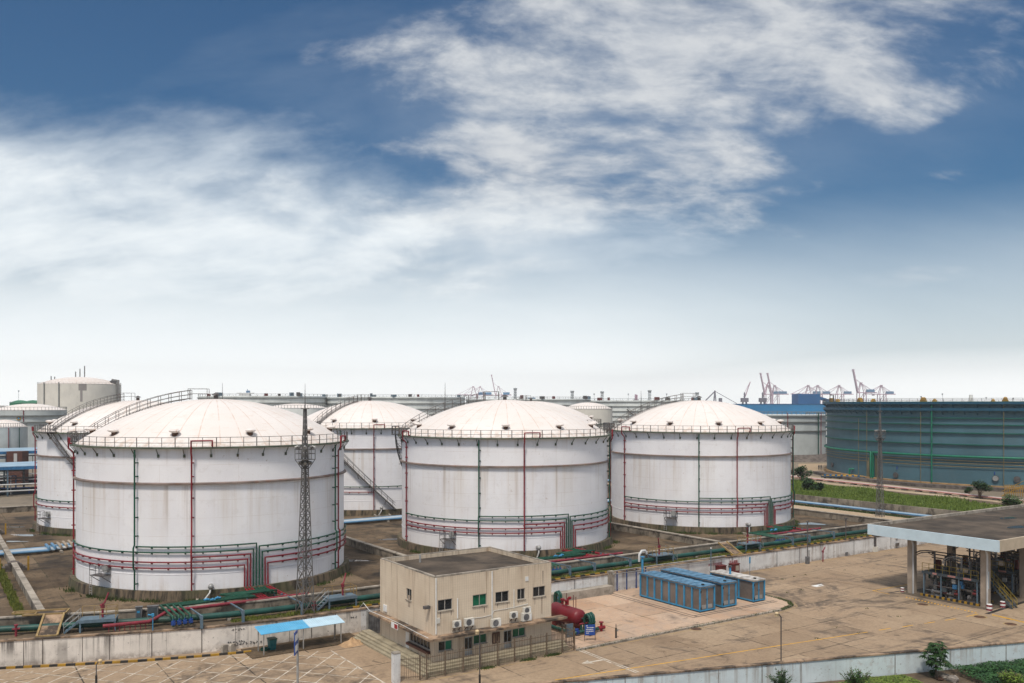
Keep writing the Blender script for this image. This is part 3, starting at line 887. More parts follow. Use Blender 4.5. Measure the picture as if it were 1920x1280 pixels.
def make_tank(row, label):
    o = thing('storage_tank', label, 'storage tank', (0, 0, 0), 0, 'white dome-roofed storage tanks')
    MB().rev([(15.75, -.05), (15.6, .99), (14.9, ZB)], 96).build('foundation', MT['foundation'], o, 40)
    MB().rev([(RS, ZB - .02), (RS, ZT)], 128).build('shell', MT['shell'], o, 40)
    prof = [(15.05, ZT)] + [(r, zdome(r)) for r in [15. - 15. * k / 16 for k in range(16)]] + [(.01, zdome(0))]
    dome = MB().rev(prof, 128).build('dome_roof', MT['dome'], o, 30)
    MB().rev([(15.0, 11.72), (15.3, 11.74), (15.3, 11.90), (15.0, 11.98)], 128).build('wind_girder', MT['girder'], o, 30)
    MB().rev([(15.0, 2.52), (15.03, 2.53), (15.03, 2.60), (15.0, 2.61)], 96).build('weld_band', MT['shell'], o, 30)
    # rim walkway with brackets
    b = MB().rev([(15.0, 15.42), (15.62, 15.45), (15.62, 15.60), (15.0, 15.615)], 128)
    for k in range(36):
        a = k * 10 + 3
        b.beam(pol(15.55, a, 15.4), pol(15.05, a, 14.75), .07)
        b.beam(pol(15.05, a, 14.55), pol(15.08, a, 14.85), .2, .14)
    b.build('rim_walkway', MT['rim'], o, 30)
    b = MB()
    N = 72
    for k in range(N):
        a = k * 360 / N
        b.beam(pol(15.45, a, 15.6), pol(15.45, a, 16.62), .055 if k % 3 else .08)
    for z_ in (16.05, 16.6):
        b.tube(arc(15.45, z_, 0, 360, 2.5), .028, 5, False)
    b.build('railing', MT['rail'], o)
    for k in range(11):
        a = k * 360 / 11 + (8 if row == 1 else 20)
        v = MB()
        p = Vector(pol(13.3, a, zdome(13.3)))
        e = Vector(pol(1, a, 0)); t = Vector((-e.y, e.x, 0))
        v.tube([p - Vector((0, 0, .2)), p + Vector((0, 0, .30))], .30, 10, mi=1)
        q = p + Vector((0, 0, .40)) + e * .1
        # flat cap over a rusty neck
        v.ball(q + e * .05, .58, 12, 6, .38, 0)
        v.build('roof_vent', [MT['dome'], MT['rust']], dome, 40)
    v = MB().tube([(0, 0, zdome(0) - .1), (0, 0, zdome(0) + .45)], .28, 12).rev([(.01, .78), (.5, .55), (.5, .48), (.01, .48)], 12, c=(0, 0, zdome(0)))
    v.build('top_vent', MT['dark_steel'], dome, 40)
    # roof stairway
    sa = 152 if row == 1 else 204
    st, hr = MB(), MB()
    e = Vector(pol(1, sa, 0)); t = Vector((-e.y, e.x, 0))
    rr_ = [14.7 - .36 * k for k in range(int(11.8 / .36))]
    for r in rr_:
        p = e * r + Vector((0, 0, zdome(r) + .16))
        st.beam(p - t * .45, p + t * .45, .24, .05)
    for s in (-.5, .5):
        L1, L2 = [], []
        for r in [14.9 - 1.2 * k for k in range(11)]:
            base = e * r + t * s + Vector((0, 0, zdome(r) + .05))
            hr.beam(base, base + Vector((0, 0, 1.15)), .055)
            L1.append(base + Vector((0, 0, 1.15))); L2.append(base + Vector((0, 0, .65)))
        hr.tube(L1, .032, 5); hr.tube(L2, .028, 5)
        hr.tube([q - Vector((0, 0, .95)) for q in L1], .03, 5)
    base = e * 2.0 + Vector((0, 0, zdome(2.)))
    for dx in (-1.1, 1.1):
        for s in (-.5, .5): hr.beam(base + e * dx + t * s, base + e * dx + t * s + Vector((0, 0, 1.3)), .055)
    for s in (-.5, .5):
        for h in (.7, 1.28): hr.tube([base + e * 1.1 + t * s + Vector((0, 0, h)), base - e * 1.1 + t * s + Vector((0, 0, h))], .03, 5)
    so = st.build('roof_stair', MT['rail'], o)
    hr.build('handrail', MT['rail'], so)
    # stairway round the shell with a mid landing
    a0, da = (152, -56.) if row == 1 else (206, 56.)
    st, hr = MB(), MB()
    n = 62
    zf = lambda u: ZT - (ZT - ZB - .2) * u
    rails = {('o', 1.05): [], ('o', .55): [], ('i', 1.05): []}
    for k in range(n + 1):
        u = k / n
        a = a0 + da * u
        z = zf(u)
        st.beam(pol(15.12, a, z), pol(15.95, a, z), .26, .04)
        if k % 4 == 0:
            hr.beam(pol(15.95, a, z - .05), pol(15.95, a, z + 1.05), .05)
        for (w, h), L in rails.items(): L.append(pol(15.95 if w == 'o' else 15.14, a, z + h))
        if k % 10 == 5: st.beam(pol(15.95, a, z - .08), pol(15.02, a, z - .9), .07)
    st.tube([pol(15.95, a0 + da * k / n, zf(k / n) - .06) for k in range(n + 1)], .09, 5)
    st.tube([pol(15.15, a0 + da * k / n, zf(k / n) - .06) for k in range(n + 1)], .07, 5)
    for (w, h), L in rails.items(): hr.tube(L, .03, 5)
    zl = zf(.32)
    al = a0 + da * .32
    st.rev([(15.1, zl), (16.1, zl), (16.1, zl + .06), (15.1, zl + .06)], 4, al - 3, al + 3, close=True)
    # platform where the two stairs meet
    st.rev([(15.0, 15.6), (16.5, 15.6), (16.5, 15.67), (15.0, 15.67)], 6, a0 - 5, a0 + 5, close=True)
    for k in range(6):
        a = a0 - 5 + 2 * k
        hr.beam(pol(16.45, a, 15.6), pol(16.45, a, 16.8), .06)
    for h in (16.2, 16.78): hr.tube(arc(16.45, h, a0 - 5, a0 + 5), .035, 5)
    for a in (a0 - 5, a0 + 5):
        for r in (15.5, 16.): hr.beam(pol(r, a, 15.6), pol(r, a, 16.8), .06)
        for h in (16.2, 16.78): hr.tube([pol(15.45, a, h), pol(16.45, a, h)], .035, 5)
    so = st.build('shell_stair', MT['dark_steel'], o)
    hr.build('handrail', MT['dark_steel'], so)
    # pipes ------------------------------------------------------------------
    RR, PR = 15.22, .078

    def riser(a, col, hook=0., top=16.25, dog=True, r=15.42):
        P = [pol(r, a, .75)]
        if dog: P += [pol(15.42, a, 3.0), pol(15.62, a, 3.3), pol(15.62, a, 5.3), pol(15.42, a, 5.6)]
        if hook:
            P += [pol(r, a, 14.6), pol(15.72, a, 15.1), pol(15.72, a, top)]
            P += [pol(15.72, a + hook * k / 6, top + .02) for k in range(1, 7)] + [pol(15.72, a + hook, top - .5), pol(15.5, a + hook, top - .55)]
        else:
            P += [pol(r, a, 15.35)]
        c = MB().tube(P, PR + .012, 7)
        for z_ in (1.6, 6.5, 8.4, 10.4, 12.6, 14.):
            c.beam(pol(15.02, a + .5, z_), pol(15.4, a, z_), .12)
        c.build('riser_pipe', MT[col], o, 50)

    def ring(a0, a1, z, col, drop=True, r=RR):
        P = arc(r, z, a0, a1)
        if drop:
            P += [pol(r, a1, .95), pol(15.75, a1, .80), pol(16.0, a1, .80)]
        c = MB().tube(P, PR, 7)
        k = a0
        s = 1 if a1 > a0 else -1
        while (a1 - k) * s > 2:
            c.beam(pol(15.0, k, z - .17), pol(r, k, z - .12), .12)
            k += s * 6.5
        c.build('ring_pipe', MT[col], o, 50)

    if row == 1:
        riser(-188, 'red', 7.5, dog=False, r=15.2)
        riser(-136, 'green', dog=True)
        riser(-114, 'red', 7.5)
        riser(-47.5, 'green')
        riser(-44.3, 'red', 6.)
        ang_ = [-94.5 + 1.17 * i for i in range(9)]
        ring(-188, ang_[0], 3.25, 'red')
        ring(-188, ang_[1], 3.85, 'red')
        ring(-114, ang_[2], 4.35, 'red')
        ring(-188, ang_[3], 4.85, 'green')
        ring(-136, ang_[4], 5.42, 'green')
        ring(-20, ang_[5], 5.1, 'green')
        ring(-20, ang_[6], 4.5, 'green')
        ring(-20, ang_[7], 3.85, 'red')
        ring(-20, ang_[8], 3.25, 'red')
        ma = -152
    else:
        riser(-193, 'red', 5., dog=True)
        riser(-134.5, 'rail' if 'lattice' not in label else 'green', 0., dog=False)
        riser(-112, 'red', 7., dog=False)
        ring(-193, -134.5, 5.1, 'green', False)
        ring(-200, -112, 4.15, 'red', False)
        ring(-134.5, -20, 5.1, 'green', False)
        ma = -160
    # manhole with its little platform and ladder
    mp = MB()
    e = Vector(pol(1, ma, 0)); t = Vector((-e.y, e.x, 0)); c0 = e * 15.
    mp.box(0, 0, 0, 0, 0, 0) if False else None
    P = lambda r, s, z: c0 + e * r + t * s + Vector((0, 0, z))
    mp.beam(P(.6, -.9, 2.3), P(.6, .9, 2.3), 1.2, .06)
    for s in (-.9, 0, .9):
        mp.beam(P(1.18, s, 2.3), P(1.18, s, 3.35), .05)
    for s in (-.9, .9):
        mp.beam(P(.1, s, 3.35), P(1.18, s, 3.35), .05); mp.beam(P(.1, s, 2.85), P(1.18, s, 2.85), .04)
        mp.beam(P(1.1, s, 2.25), P(.03, s, 1.5), .06); mp.beam(P(.1, s, 2.3), P(.1, s, 3.35), .05)
    for z_ in (2.85, 3.35): mp.beam(P(1.18, -.9, z_), P(1.18, .2, z_), .045)
    po = mp.build('manhole_platform', MT['dark_steel'], o)
    ld = MB()
    for s in (-.85, -.45): ld.beam(P(1.25, s, .3), P(1.25, s, 2.4), .045)
    for k in range(8): ld.beam(P(1.25, -.85, .5 + .26 * k), P(1.25, -.45, .5 + .26 * k), .035)
    ld.build('ladder', MT['galv'], po)
    mh = MB().tube([P(-.05, .35, 2.9), P(.28, .35, 2.9)], .36, 14).tube([P(.28, .35, 2.9), P(.34, .35, 2.9)], .44, 14)
    mh.build('manhole', MT['galv'], o, 40)
    # drain nozzle in its pit
    da_ = -107
    e = Vector(pol(1, da_, 0)); t = Vector((-e.y, e.x, 0)); c0 = e * 15.
    dn = MB().tube([P(-.05, 0, 1.35), P(.5, 0, 1.35)], .22, 10).ball(P(.72, 0, 1.35), .3, 10, 6).tube([P(.72, 0, 1.2), P(.9, -.1, .75), P(1.9, -.75, .05)], .1, 7)
    dn.build('drain_nozzle', MT['galv'], o, 40)
    pit = MB()
    for s in (-1.3, 1.3): pit.beam(P(.75, s, .12), P(2.6, s, .12), .22, .3)
    pit.beam(P(2.6, -1.4, .12), P(2.6, 1.4, .12), .22, .3)
    pit.build('drain_pit', MT['parapet'], o)
    return o


TANKS1 = [(-6.5, 42.1), (35.45, 43.1), (75.2, 42.8)]
TANKS2 = [(-5.3, 94.1), (37.5, 94.5), (76.3, 94.6)]
L1 = ['white domed storage tank standing right behind the tall lattice floodlight mast',
      'white domed storage tank rising behind the beige two-storey building',
      'white domed storage tank behind the three blue-framed sheds']
L2 = ['white domed tank beside the blue-roofed pump shelters, mostly hidden by the lattice mast tank',
      'white domed tank with a zigzag stairway across its front, between two larger-looking tanks',
      'white domed tank of which only a slice of dome and rim shows behind its neighbours']
GT = 'white dome-roofed storage tanks'
t1 = make_tank(1, L1[0])
t1.location = (*TANKS1[0], 0)
for (x, y), l in zip(TANKS1[1:], L1[1:]): dup(t1, (x, y, 0), 0, l, GT)
t2 = make_tank(2, L2[0])
t2.location = (*TANKS2[0], 0)
for (x, y), l in zip(TANKS2[1:], L2[1:]): dup(t2, (x, y, 0), 0, l, GT)


# ------------------------------------------------------------------ manifolds in front of the tanks
def make_manifold(label):
    o = thing('pipe_manifold', label, 'pipe manifold', (0, 0, 0), 0, 'green and red pipe manifolds in front of the tanks')
    RY = 20.6 - 42.8        # header line, relative to the tank centre
    da = [16.0 * math.cos(R(-94.5 + 1.17 * i)) for i in range(9)]
    kinds = 'RRRGGGGRR'
    gi = 0
    hx = -10.6
    for i, k in enumerate(kinds):
        y0 = -15.9
        if k == 'R':
            MB().tube([(da[i], y0, .80), (da[i], RY, .80)], .1, 7).build('branch_pipe', MT['red'], o, 50)
        else:
            yg = RY + .75 + .3 * (3 - gi)
            x1 = da[i] - .0
            jx = -4.6 + .55 * gi
            P = [(x1, y0, .82), (x1, yg + 2.0, .82), (x1, yg + 1.95, 1.18), (jx, yg + 1.95, 1.18), (jx + .9, yg + .35, 1.18), (hx + .5 * gi, yg + .35, 1.18), (hx + .5 * gi, yg - .1, 1.18), (hx + .5 * gi, 17.6 - 42.8, 1.12), (hx + .5 * gi, 17.5 - 42.8, .25)]
            MB().tube(P, .1, 7).build('branch_pipe', MT['green'], o, 50)
            v = MB()
            c = (hx + .5 * gi, 17.5 - 42.8)
            v.tube([(c[0], c[1], .42), (c[0], c[1], .78)], .2, 10).tube([(c[0], c[1] - .28, .6), (c[0], c[1] + .28, .6)], .15, 8)
            v.tube([(c[0], c[1], .8), (c[0], c[1], .95)], .07, 6)
            v.build('valve', MT['navy'], o, 40)
            gi += 1
    h = MB().tube([(3.0, RY, 1.0), (-10.4, RY, 1.0), (-11.6, RY - 1.0, .75), (-12.4, RY - 1.6, .65), (-16.0, RY - .9, .62)], .16, 9)
    h.tube([(3.0, RY, 1.0), (3.06, RY, 1.0)], .2, 9)
    for k in range(8): h.tube([(-12.6 - .42 * k, RY - 1.55 + .075 * k, .05), (-12.6 - .42 * k, RY - 1.55 + .075 * k, .6)], .035, 5)
    h.build('red_header', MT['crimson'], o, 50)
    for x in (-4.7, -8.4, .9):
        p = MB()
        yb = 16.55 - 42.8
        p.box(x - .11, x + .11, yb - .11, yb + .11, 0, 1.15)
        p.beam((x, yb - .1, 1.12), (x, RY + .8, 1.02), .12, .1)
        p.beam((x, yb + .05, .55), (x, yb + .75, 1.05), .09)
        p.box(x - .1, x + .1, RY + 1.5, RY + 1.7, 0, 1.02)
        p.build('support_post', MT['blue_steel'], o)
    for x, y in ((-6.6, RY + 1.2), (-6.1, RY + .9), (-5.5, RY + 1.35)):
        c = MB().ball((x, y, 1.42), .13, 8, 5).tube([(x - .25, y, 1.38), (x + .25, y, 1.38)], .1, 7)
        c.build('valve', MT['sky_blue'], o, 40)
    for k in range(3):
        MB().tube([(-1.9 + .28 * k, RY + .9, .82), (-.9 + .28 * k, RY, .95)], .06, 6).build('branch_pipe', MT['red'], o, 50)
    MB().box(-1.5, 1.5, -16.9, -16.7, .55, .68).box(-1.5, -1.35, -16.9, -16.7, 0, .55).box(1.35, 1.5, -16.9, -16.7, 0, .55).build('support_rack', MT['blue_steel'], o)
    return o


ml = ['green and red pipe manifold in front of the tank behind the lattice mast',
      'green and red pipe manifold right behind the roof of the beige building',
      'green and red pipe manifold on the terrace behind the sheds and yard']
m0 = make_manifold(ml[0])
m0.location = (*TANKS1[0], 0)
for (x, y), l in zip(TANKS1[1:], ml[1:]): dup(m0, (x, 42.8, 0), 0, l)

# ------------------------------------------------------------------ main green pipeline
pl = [(x, y + 2.1) for x, y in WALL]
o = thing('pipeline', 'thick dark green pipeline running the whole length of the retaining wall', 'pipeline', (0, 17.1, 0))
P = smooth_line([(x, y) for x, y in pl[:8]], 1.5) + [(30, 17.1), (60, 17.1), (100., 17.1), (160., 17.1)]
MB().tube([(x, y - 17.1, .5) for x, y in P], .29, 12).build('pipe', MT['main_green'], o, 60)
for x in range(-60, 100, 12):
    i = min(range(len(P)), key=lambda k: abs(P[k][0] - x))
    yy = on = None
    for (xa, ya), (xb, yb) in zip(P, P[1:]):
        if xa <= x <= xb: yy = ya + (yb - ya) * (x - xa) / (xb - xa)
    if yy is None: continue
    MB().box(x - .15, x + .15, yy - 17.1 - .3, yy - 17.1 + .3, -.02, .22).build('saddle', MT['parapet'], o)


def hydrant(label, px, py, h=.9):
    c = g(px, py, .0)
    o = thing('fire_hydrant', label, 'hydrant', c, 0, 'small red hydrants along the green pipeline')
    MB().tube([(0, 0, 0), (0, 0, h)], .1, 8).tube([(0, 0, h), (0, 0, h + .12)], .16, 8).build('standpipe', MT['crimson'], o, 40)
    MB().tube([(-.3, 0, h * .7), (.3, 0, h * .7)], .09, 7).build('outlet', MT['crimson'], o, 40)
    return o


hydrant('small red hydrant by the green pipeline beside the lattice mast foot', 589, 1146)
hydrant('small red hydrant by the green pipeline near the yellow-edged ramp', 30, 1192)


# ------------------------------------------------------------------ monitor platforms
def make_monitor(label):
    o = thing('monitor_platform', label, 'platform', (0, 0, 0), 0, 'blue-grey monitor platforms stepping over the pipeline')
    MB().box(-1.5, 1.5, -.8, .8, .98, 1.08).box(-1.5, 1.5, -.84, -.78, .82, 1.1).build('deck', MT['blue_steel'], o)
    for x in (-1.4, 1.4):
        for y in (-.72, .72): MB().box(x - .07, x + .07, y - .07, y + .07, 0, .98).build('leg', MT['blue_steel'], o)
    r = MB()
    for x, y in ((-1.45, .75), (-.5, .75), (.5, .75), (1.45, .75), (1.45, 0), (1.45, -.75), (.2, -.75)): r.beam((x, y, 1.05), (x, y, 2.0), .05)
    for z in (1.55, 2.0): r.tube([(-1.45, .75, z), (1.45, .75, z), (1.45, -.75, z), (.2, -.75, z)], .028, 5)
    r.build('railing', MT['cream_yellow'], o)
    s = MB()
    for k in range(4): s.box(-2.6 + .28 * k, -2.32 + .28 * k, -.75, .1, .22 + .22 * k, .26 + .22 * k)
    s.beam((-2.7, -.75, .05), (-1.5, -.75, 1.0), .07, .16).beam((-2.7, .12, .05), (-1.5, .12, 1.0), .07, .16)
    so = s.build('stair', MT['blue_steel'], o)
    h = MB()
    for y in (-.75, .12):
        h.tube([(-2.7, y, .05), (-2.7, y, .95), (-1.5, y, 1.95), (-1.5, y, 1.0)], .03, 5)
        h.tube([(-2.7, y, .5), (-1.5, y, 1.5)], .025, 5)
    h.build('handrail', MT['galv'], so)
    m = MB().tube([(.3, 0, 1.05), (.3, 0, 2.05)], .1, 8).tube([(.3, 0, 1.9), (.3, 0, 2.2)], .18, 8).tube([(.1, -.1, 2.15), (.45, .1, 2.35), (.75, .3, 3.2)], .075, 7)
    m.build('water_monitor', MT['crimson'], o, 40)
    return o


def strip_y(x, off=1.95):
    for (xa, ya), (xb, yb) in zip(WALL, WALL[1:]):
        if xa <= x <= xb: return ya + (yb - ya) * (x - xa) / (xb - xa) + off
    return 15 + off


mlab = ['blue-grey monitor platform with red water cannon in front of the tank\'s drain pit',
        'blue-grey monitor platform with red water cannon beside the lattice mast',
        'blue-grey monitor platform with red water cannon above the first blue shed',
        'blue-grey monitor platform with red water cannon above the pale-roofed shed']
mm = make_monitor(mlab[0])
a0 = g(186, 1180, 0)[0]
mm.location = (a0, strip_y(a0), 0)
mm.rotation_euler = (0, 0, -.30)
for px, py, l in ((641, 1138, mlab[1]), (1254, 1057, mlab[2]), (1398, 1030, mlab[3])):
    a_ = g(px, py, 0)[0]
    dup(mm, (a_, strip_y(a_), 0), PI if px > 1200 else 0, l)


def make_crossing(label, walk):
    o = thing('crossing_ramp', label, 'crossing', (0, 0, 0), 0, 'yellow-edged crossings over the pipeline')
    MB().add([(-.75, -1.5, .02), (.75, -1.5, .02), (.75, 1.2, 1.3), (-.75, 1.2, 1.3), (-.75, -1.5, -.05), (.75, -1.5, -.05), (.75, 1.2, 1.2), (-.75, 1.2, 1.2)],
             [(0, 1, 2, 3), (7, 6, 5, 4), (0, 4, 5, 1), (1, 5, 6, 2), (2, 6, 7, 3), (3, 7, 4, 0)]).build('ramp', MT['ledge'], o)
    for x in (-.8, .8):
        MB().beam((x, -1.5, .05), (x, 1.2, 1.35), .16, .2).build('edge_beam', MT['cream_yellow'], o)
    for k in range(2):
        MB().box(-.85, .85, -1.95 + .2 * k, -1.75 + .2 * k, -.1, .05 + .12 * k).build('step', MT['cream_yellow'], o)
    if walk:
        MB().box(-2.6, .8, 1.25, 2.9, 1.24, 1.30).build('landing', MT['ledge'], o)
        r = MB()
        for P in ([(-2.6, 1.25, 1.36), (.9, 1.25, 1.36)], [(.9, 1.25, 1.36), (.9, 2.9, 1.36)], [(.9, 2.9, 1.36), (-3.6, 2.9, 1.36)], [(-3.6, 2.9, 1.36), (-3.6, 2.2, 1.36)], [(-3.6, 2.2, 1.36), (-1.6, 2.2, 1.36)], [(-1.6, 2.2, 1.36), (-1.6, 1.25, 1.36)]):
            r.beam(P[0], P[1], .12, .14)
        r.build('landing_edge', MT['cream_yellow'], o)
        for x in (-2.3, .6): MB().box(x - .06, x + .06, 2.6, 2.72, 0, 1.24).build('leg', MT['blue_steel'], o)
    return o


a_ = g(91, 1190, 0)[0]
co_ = make_crossing('yellow-edged crossing ramp with a stepped landing over the pipeline', True)
co_.location = (a_ + .3, strip_y(a_, 1.9), 0); co_.rotation_euler = (0, 0, -.32)
a_ = g(1365, 1036, 0)[0]
co2 = make_crossing('sand-coloured stair crossing the green pipeline above the pale-roofed shed', False)
co2.location = (a_, strip_y(a_, 1.9), 0)
# steps over the left bund wall
for py, l in ((1068, 'small yellow-posted steps over the bund wall beside the grass-filled gutter'), (1000, 'small yellow-posted steps over the bund wall, beside the puddles')):
    b0 = on_x(30, -26.5)[0] if False else None
    y_ = g(32 if py > 1040 else 8, py, 0)[1]
    o = thing('wall_steps', l, 'steps', (-26.5, y_, 0), 0, 'yellow-posted steps over the bund wall')
    s = MB()
    for k in range(4):
        s.box(-1.5 + .3 * k, -1.2 + .3 * k, -.7, .7, 0, .28 + .25 * k)
        s.box(1.2 - .3 * k, 1.5 - .3 * k, -.7, .7, 0, .28 + .25 * k)
    s.box(-.3, .3, -.7, .7, .96, 1.12)
    s.build('step_block', MT['dark_stone'], o)
    for x in (-1.5, 1.5):
        for y in (-.75,): MB().box(x - .1, x + .1, y - .1, y + .1, 0, 1.7).build('post', MT['yellow'], o)
# blue pipes between the rows with an expansion loop
o = thing('pipe_track', 'flat track of blue-white pipes with tan expansion loops between the tank rows', 'pipe track', (0, 69, 0), 0)
rows = 7
for k in range(rows):
    y = .45 * k - 1.4
    x_a, x_b = -75, 94
    lx = -21.5 + .75 * k
    sy = 2.6
    m_ = MT['pipe_blue2'] if k in (0, rows - 1) else (MT['pipe_blue'] if k % 3 else MT['pipe_pale'])
    lp = 8 + .3 * k
    MB().tube([(x_a, y, .4), (lx, y, .4)], .17, 8).build('pipe', m_, o, 50)
    MB().tube([(lx, y, .4), (lx, y + .01, .75), (lx, y + 3.4, .75), (lx, y + 3.4, .42), (lx + .02, y + 3.4, .42)], .17, 8).build('expansion_loop', MT['pipe_blue2'] if k < 2 else MT['pipe_tan'], o, 50)
    MB().tube([(lx, y + 3.4, .42), (x_b, y + 3.4, .42)], .17, 8).build('pipe', m_, o, 50)
for x in range(-60, 90, 10):
    MB().box(x - .15, x + .15, -1.8 + (3.4 if x > -18 else 0), 1.6 + (3.4 if x > -18 else 0), 0, .22).build('sleeper', MT['parapet'], o)
o = thing('pipe_track', 'narrow track of blue and white pipes beside the sandy service road', 'pipe track', (110.2, 17, 0), 0)
for k in range(5):
    MB().tube([(-.7 + .36 * k, 0, .42), (-.7 + .36 * k, 130, .42)], .15, 7).build('pipe', MT['pipe_blue2'] if k in (0, 4) else MT['pipe_blue'], o, 50)
for k in range(0, 22):
    MB().box(-.9, .9, k * 6 - .12, k * 6 + .12, 0, .26).build('sleeper', MT['parapet'], o)
# ------------------------------------------------------------------ the beige building
BZ = -1.55
HT = 5.55 - BZ
BL, BD = 12.15, 10.5
bo = thing('office_building', 'beige two-storey flat-roofed building with a mouldy ledge above the ground floor', 'building', (0, 0, BZ))


def wall_with_holes(mb, axis, L, H, holes, depth, flip=1):
    """front skin of a wall split round rectangular openings, with reveals"""
    xs = sorted({0., L} | {h[0] for h in holes} | {h[1] for h in holes})
    zs = sorted({0., H} | {h[2] for h in holes} | {h[3] for h in holes})

    def P(u, z, d): return (u, d, z) if axis == 'x' else (d, u, z)
    for i in range(len(xs) - 1):
        for j in range(len(zs) - 1):
            cx, cz = (xs[i] + xs[i + 1]) / 2, (zs[j] + zs[j + 1]) / 2
            if any(h[0] < cx < h[1] and h[2] < cz < h[3] for h in holes): continue
            q = [P(xs[i], zs[j], 0), P(xs[i + 1], zs[j], 0), P(xs[i + 1], zs[j + 1], 0), P(xs[i], zs[j + 1], 0)]
            mb.add(q, [(0, 1, 2, 3) if axis == 'x' else (3, 2, 1, 0)])
    for u0, u1, z0, z1 in holes:
        a = [P(u0, z0, 0), P(u1, z0, 0), P(u1, z1, 0), P(u0, z1, 0)]
        b = [P(u0, z0, depth), P(u1, z0, depth), P(u1, z1, depth), P(u0, z1, depth)]
        mb.add(a + b, [(0, 4, 5, 1), (1, 5, 6, 2), (2, 6, 7, 3), (3, 7, 4, 0)] if axis == 'x' else [(1, 5, 4, 0), (2, 6, 5, 1), (3, 7, 6, 2), (0, 4, 7, 3)])


def fx(px, py): a, t = on_y(px, 0.); return a, zz(py, t) - BZ
def sx(px, py): b_, t = on_x(px, 0.); return b_, zz(py, t) - BZ


front = []       # (kind, a0, a1, z0, z1)
for kind, xa, xb, yt, yb_, yt2, yb2 in (
        ('dark', 821, 848.3, 1124.5, 1145.5, 1121.5, 1142.5), ('green', 886.4, 912.8, 1115, 1136.8, 1111.5, 1133),
        ('dark', 929, 954.3, 1109.5, 1130, 1106, 1126.5), ('dark', 970, 984.6, 1103.5, 1124, 1101.8, 1122),
        ('dark', 999.5, 1022.5, 1100, 1119, 1096.8, 1115.5),
        ('half', 822.4, 848, 1202.5, 1221, 1199.5, 1217.5), ('door', 871, 886.5, 1194, 1229, 1192, 1227),
        ('green', 887.8, 912.8, 1190.5, 1208, 1188, 1205), ('door', 944.6, 959.8, 1181.5, 1217, 1180, 1215.5), ('green', 960.9, 985.2, 1178.5, 1195, 1175.5, 1192)):
    a0_, zt = fx(xa, yt); a1_, _ = fx(xb, yt2)
    _, zb = fx(xa, yb_)
    if kind == 'door': zb = .03
    front.append((kind, a0_, a1_, zb, zt))
side = []
for kind, xa, xb, yt, yb_ in (('dark', 771.4, 761.8, 1104.5, 1126), ('shop', 806, 768, 1206, 1228)):
    b0_, zt = sx(xa, yt); b1_, _ = sx(xb, yt)
    _, zb = sx(xa, yb_)
    side.append((kind, b0_, b1_, zb, zt))
side[1] = ('shop', side[1][1], side[1][2], .75, 2.15)
w = MB()
wall_with_holes(w, 'x', BL, HT, [h[1:] for h in front], .16)
w2 = MB()
wall_with_holes(w2, 'y', BD, HT, [h[1:] for h in side], .16)
w.add(w2.v, w2.f)
w.add([(BL, 0, 0), (BL, BD, 0), (BL, BD, HT), (BL, 0, HT), (0, BD, 0), (0, BD, HT)], [(0, 1, 2, 3), (1, 4, 5, 2)])
for p in (((0, .0), (BL, .0)),):
    pass
# inner faces of the parapet
ti = .22
w.add([(ti, ti, HT - .38), (BL - ti, ti, HT - .38), (BL - ti, BD - ti, HT - .38), (ti, BD - ti, HT - .38), (ti, ti, HT), (BL - ti, ti, HT), (BL - ti, BD - ti, HT), (ti, BD - ti, HT)],
      [(4, 5, 1, 0), (5, 6, 2, 1), (6, 7, 3, 2), (7, 4, 0, 3)])
w.build('wall', MT['facade'], bo)
b = MB().wall([(.11, .0), (.11, BD - .11), (BL - .11, BD - .11), (BL - .11, .11), (.11, .11)], .26, HT - .06, HT + .07)
cp = b.build('parapet', MT['parapet'], bo)
rf = MB().box(ti - .01, BL - ti + .01, ti - .01, BD - ti + .01, HT - .6, HT - .37).build('roof', MT['roof_slab'], bo)
MB().tube([(3.2, 8.6, HT - .38), (3.2, 8.6, HT + .35)], .1, 8).build('roof_pipe', MT['galv'], rf)


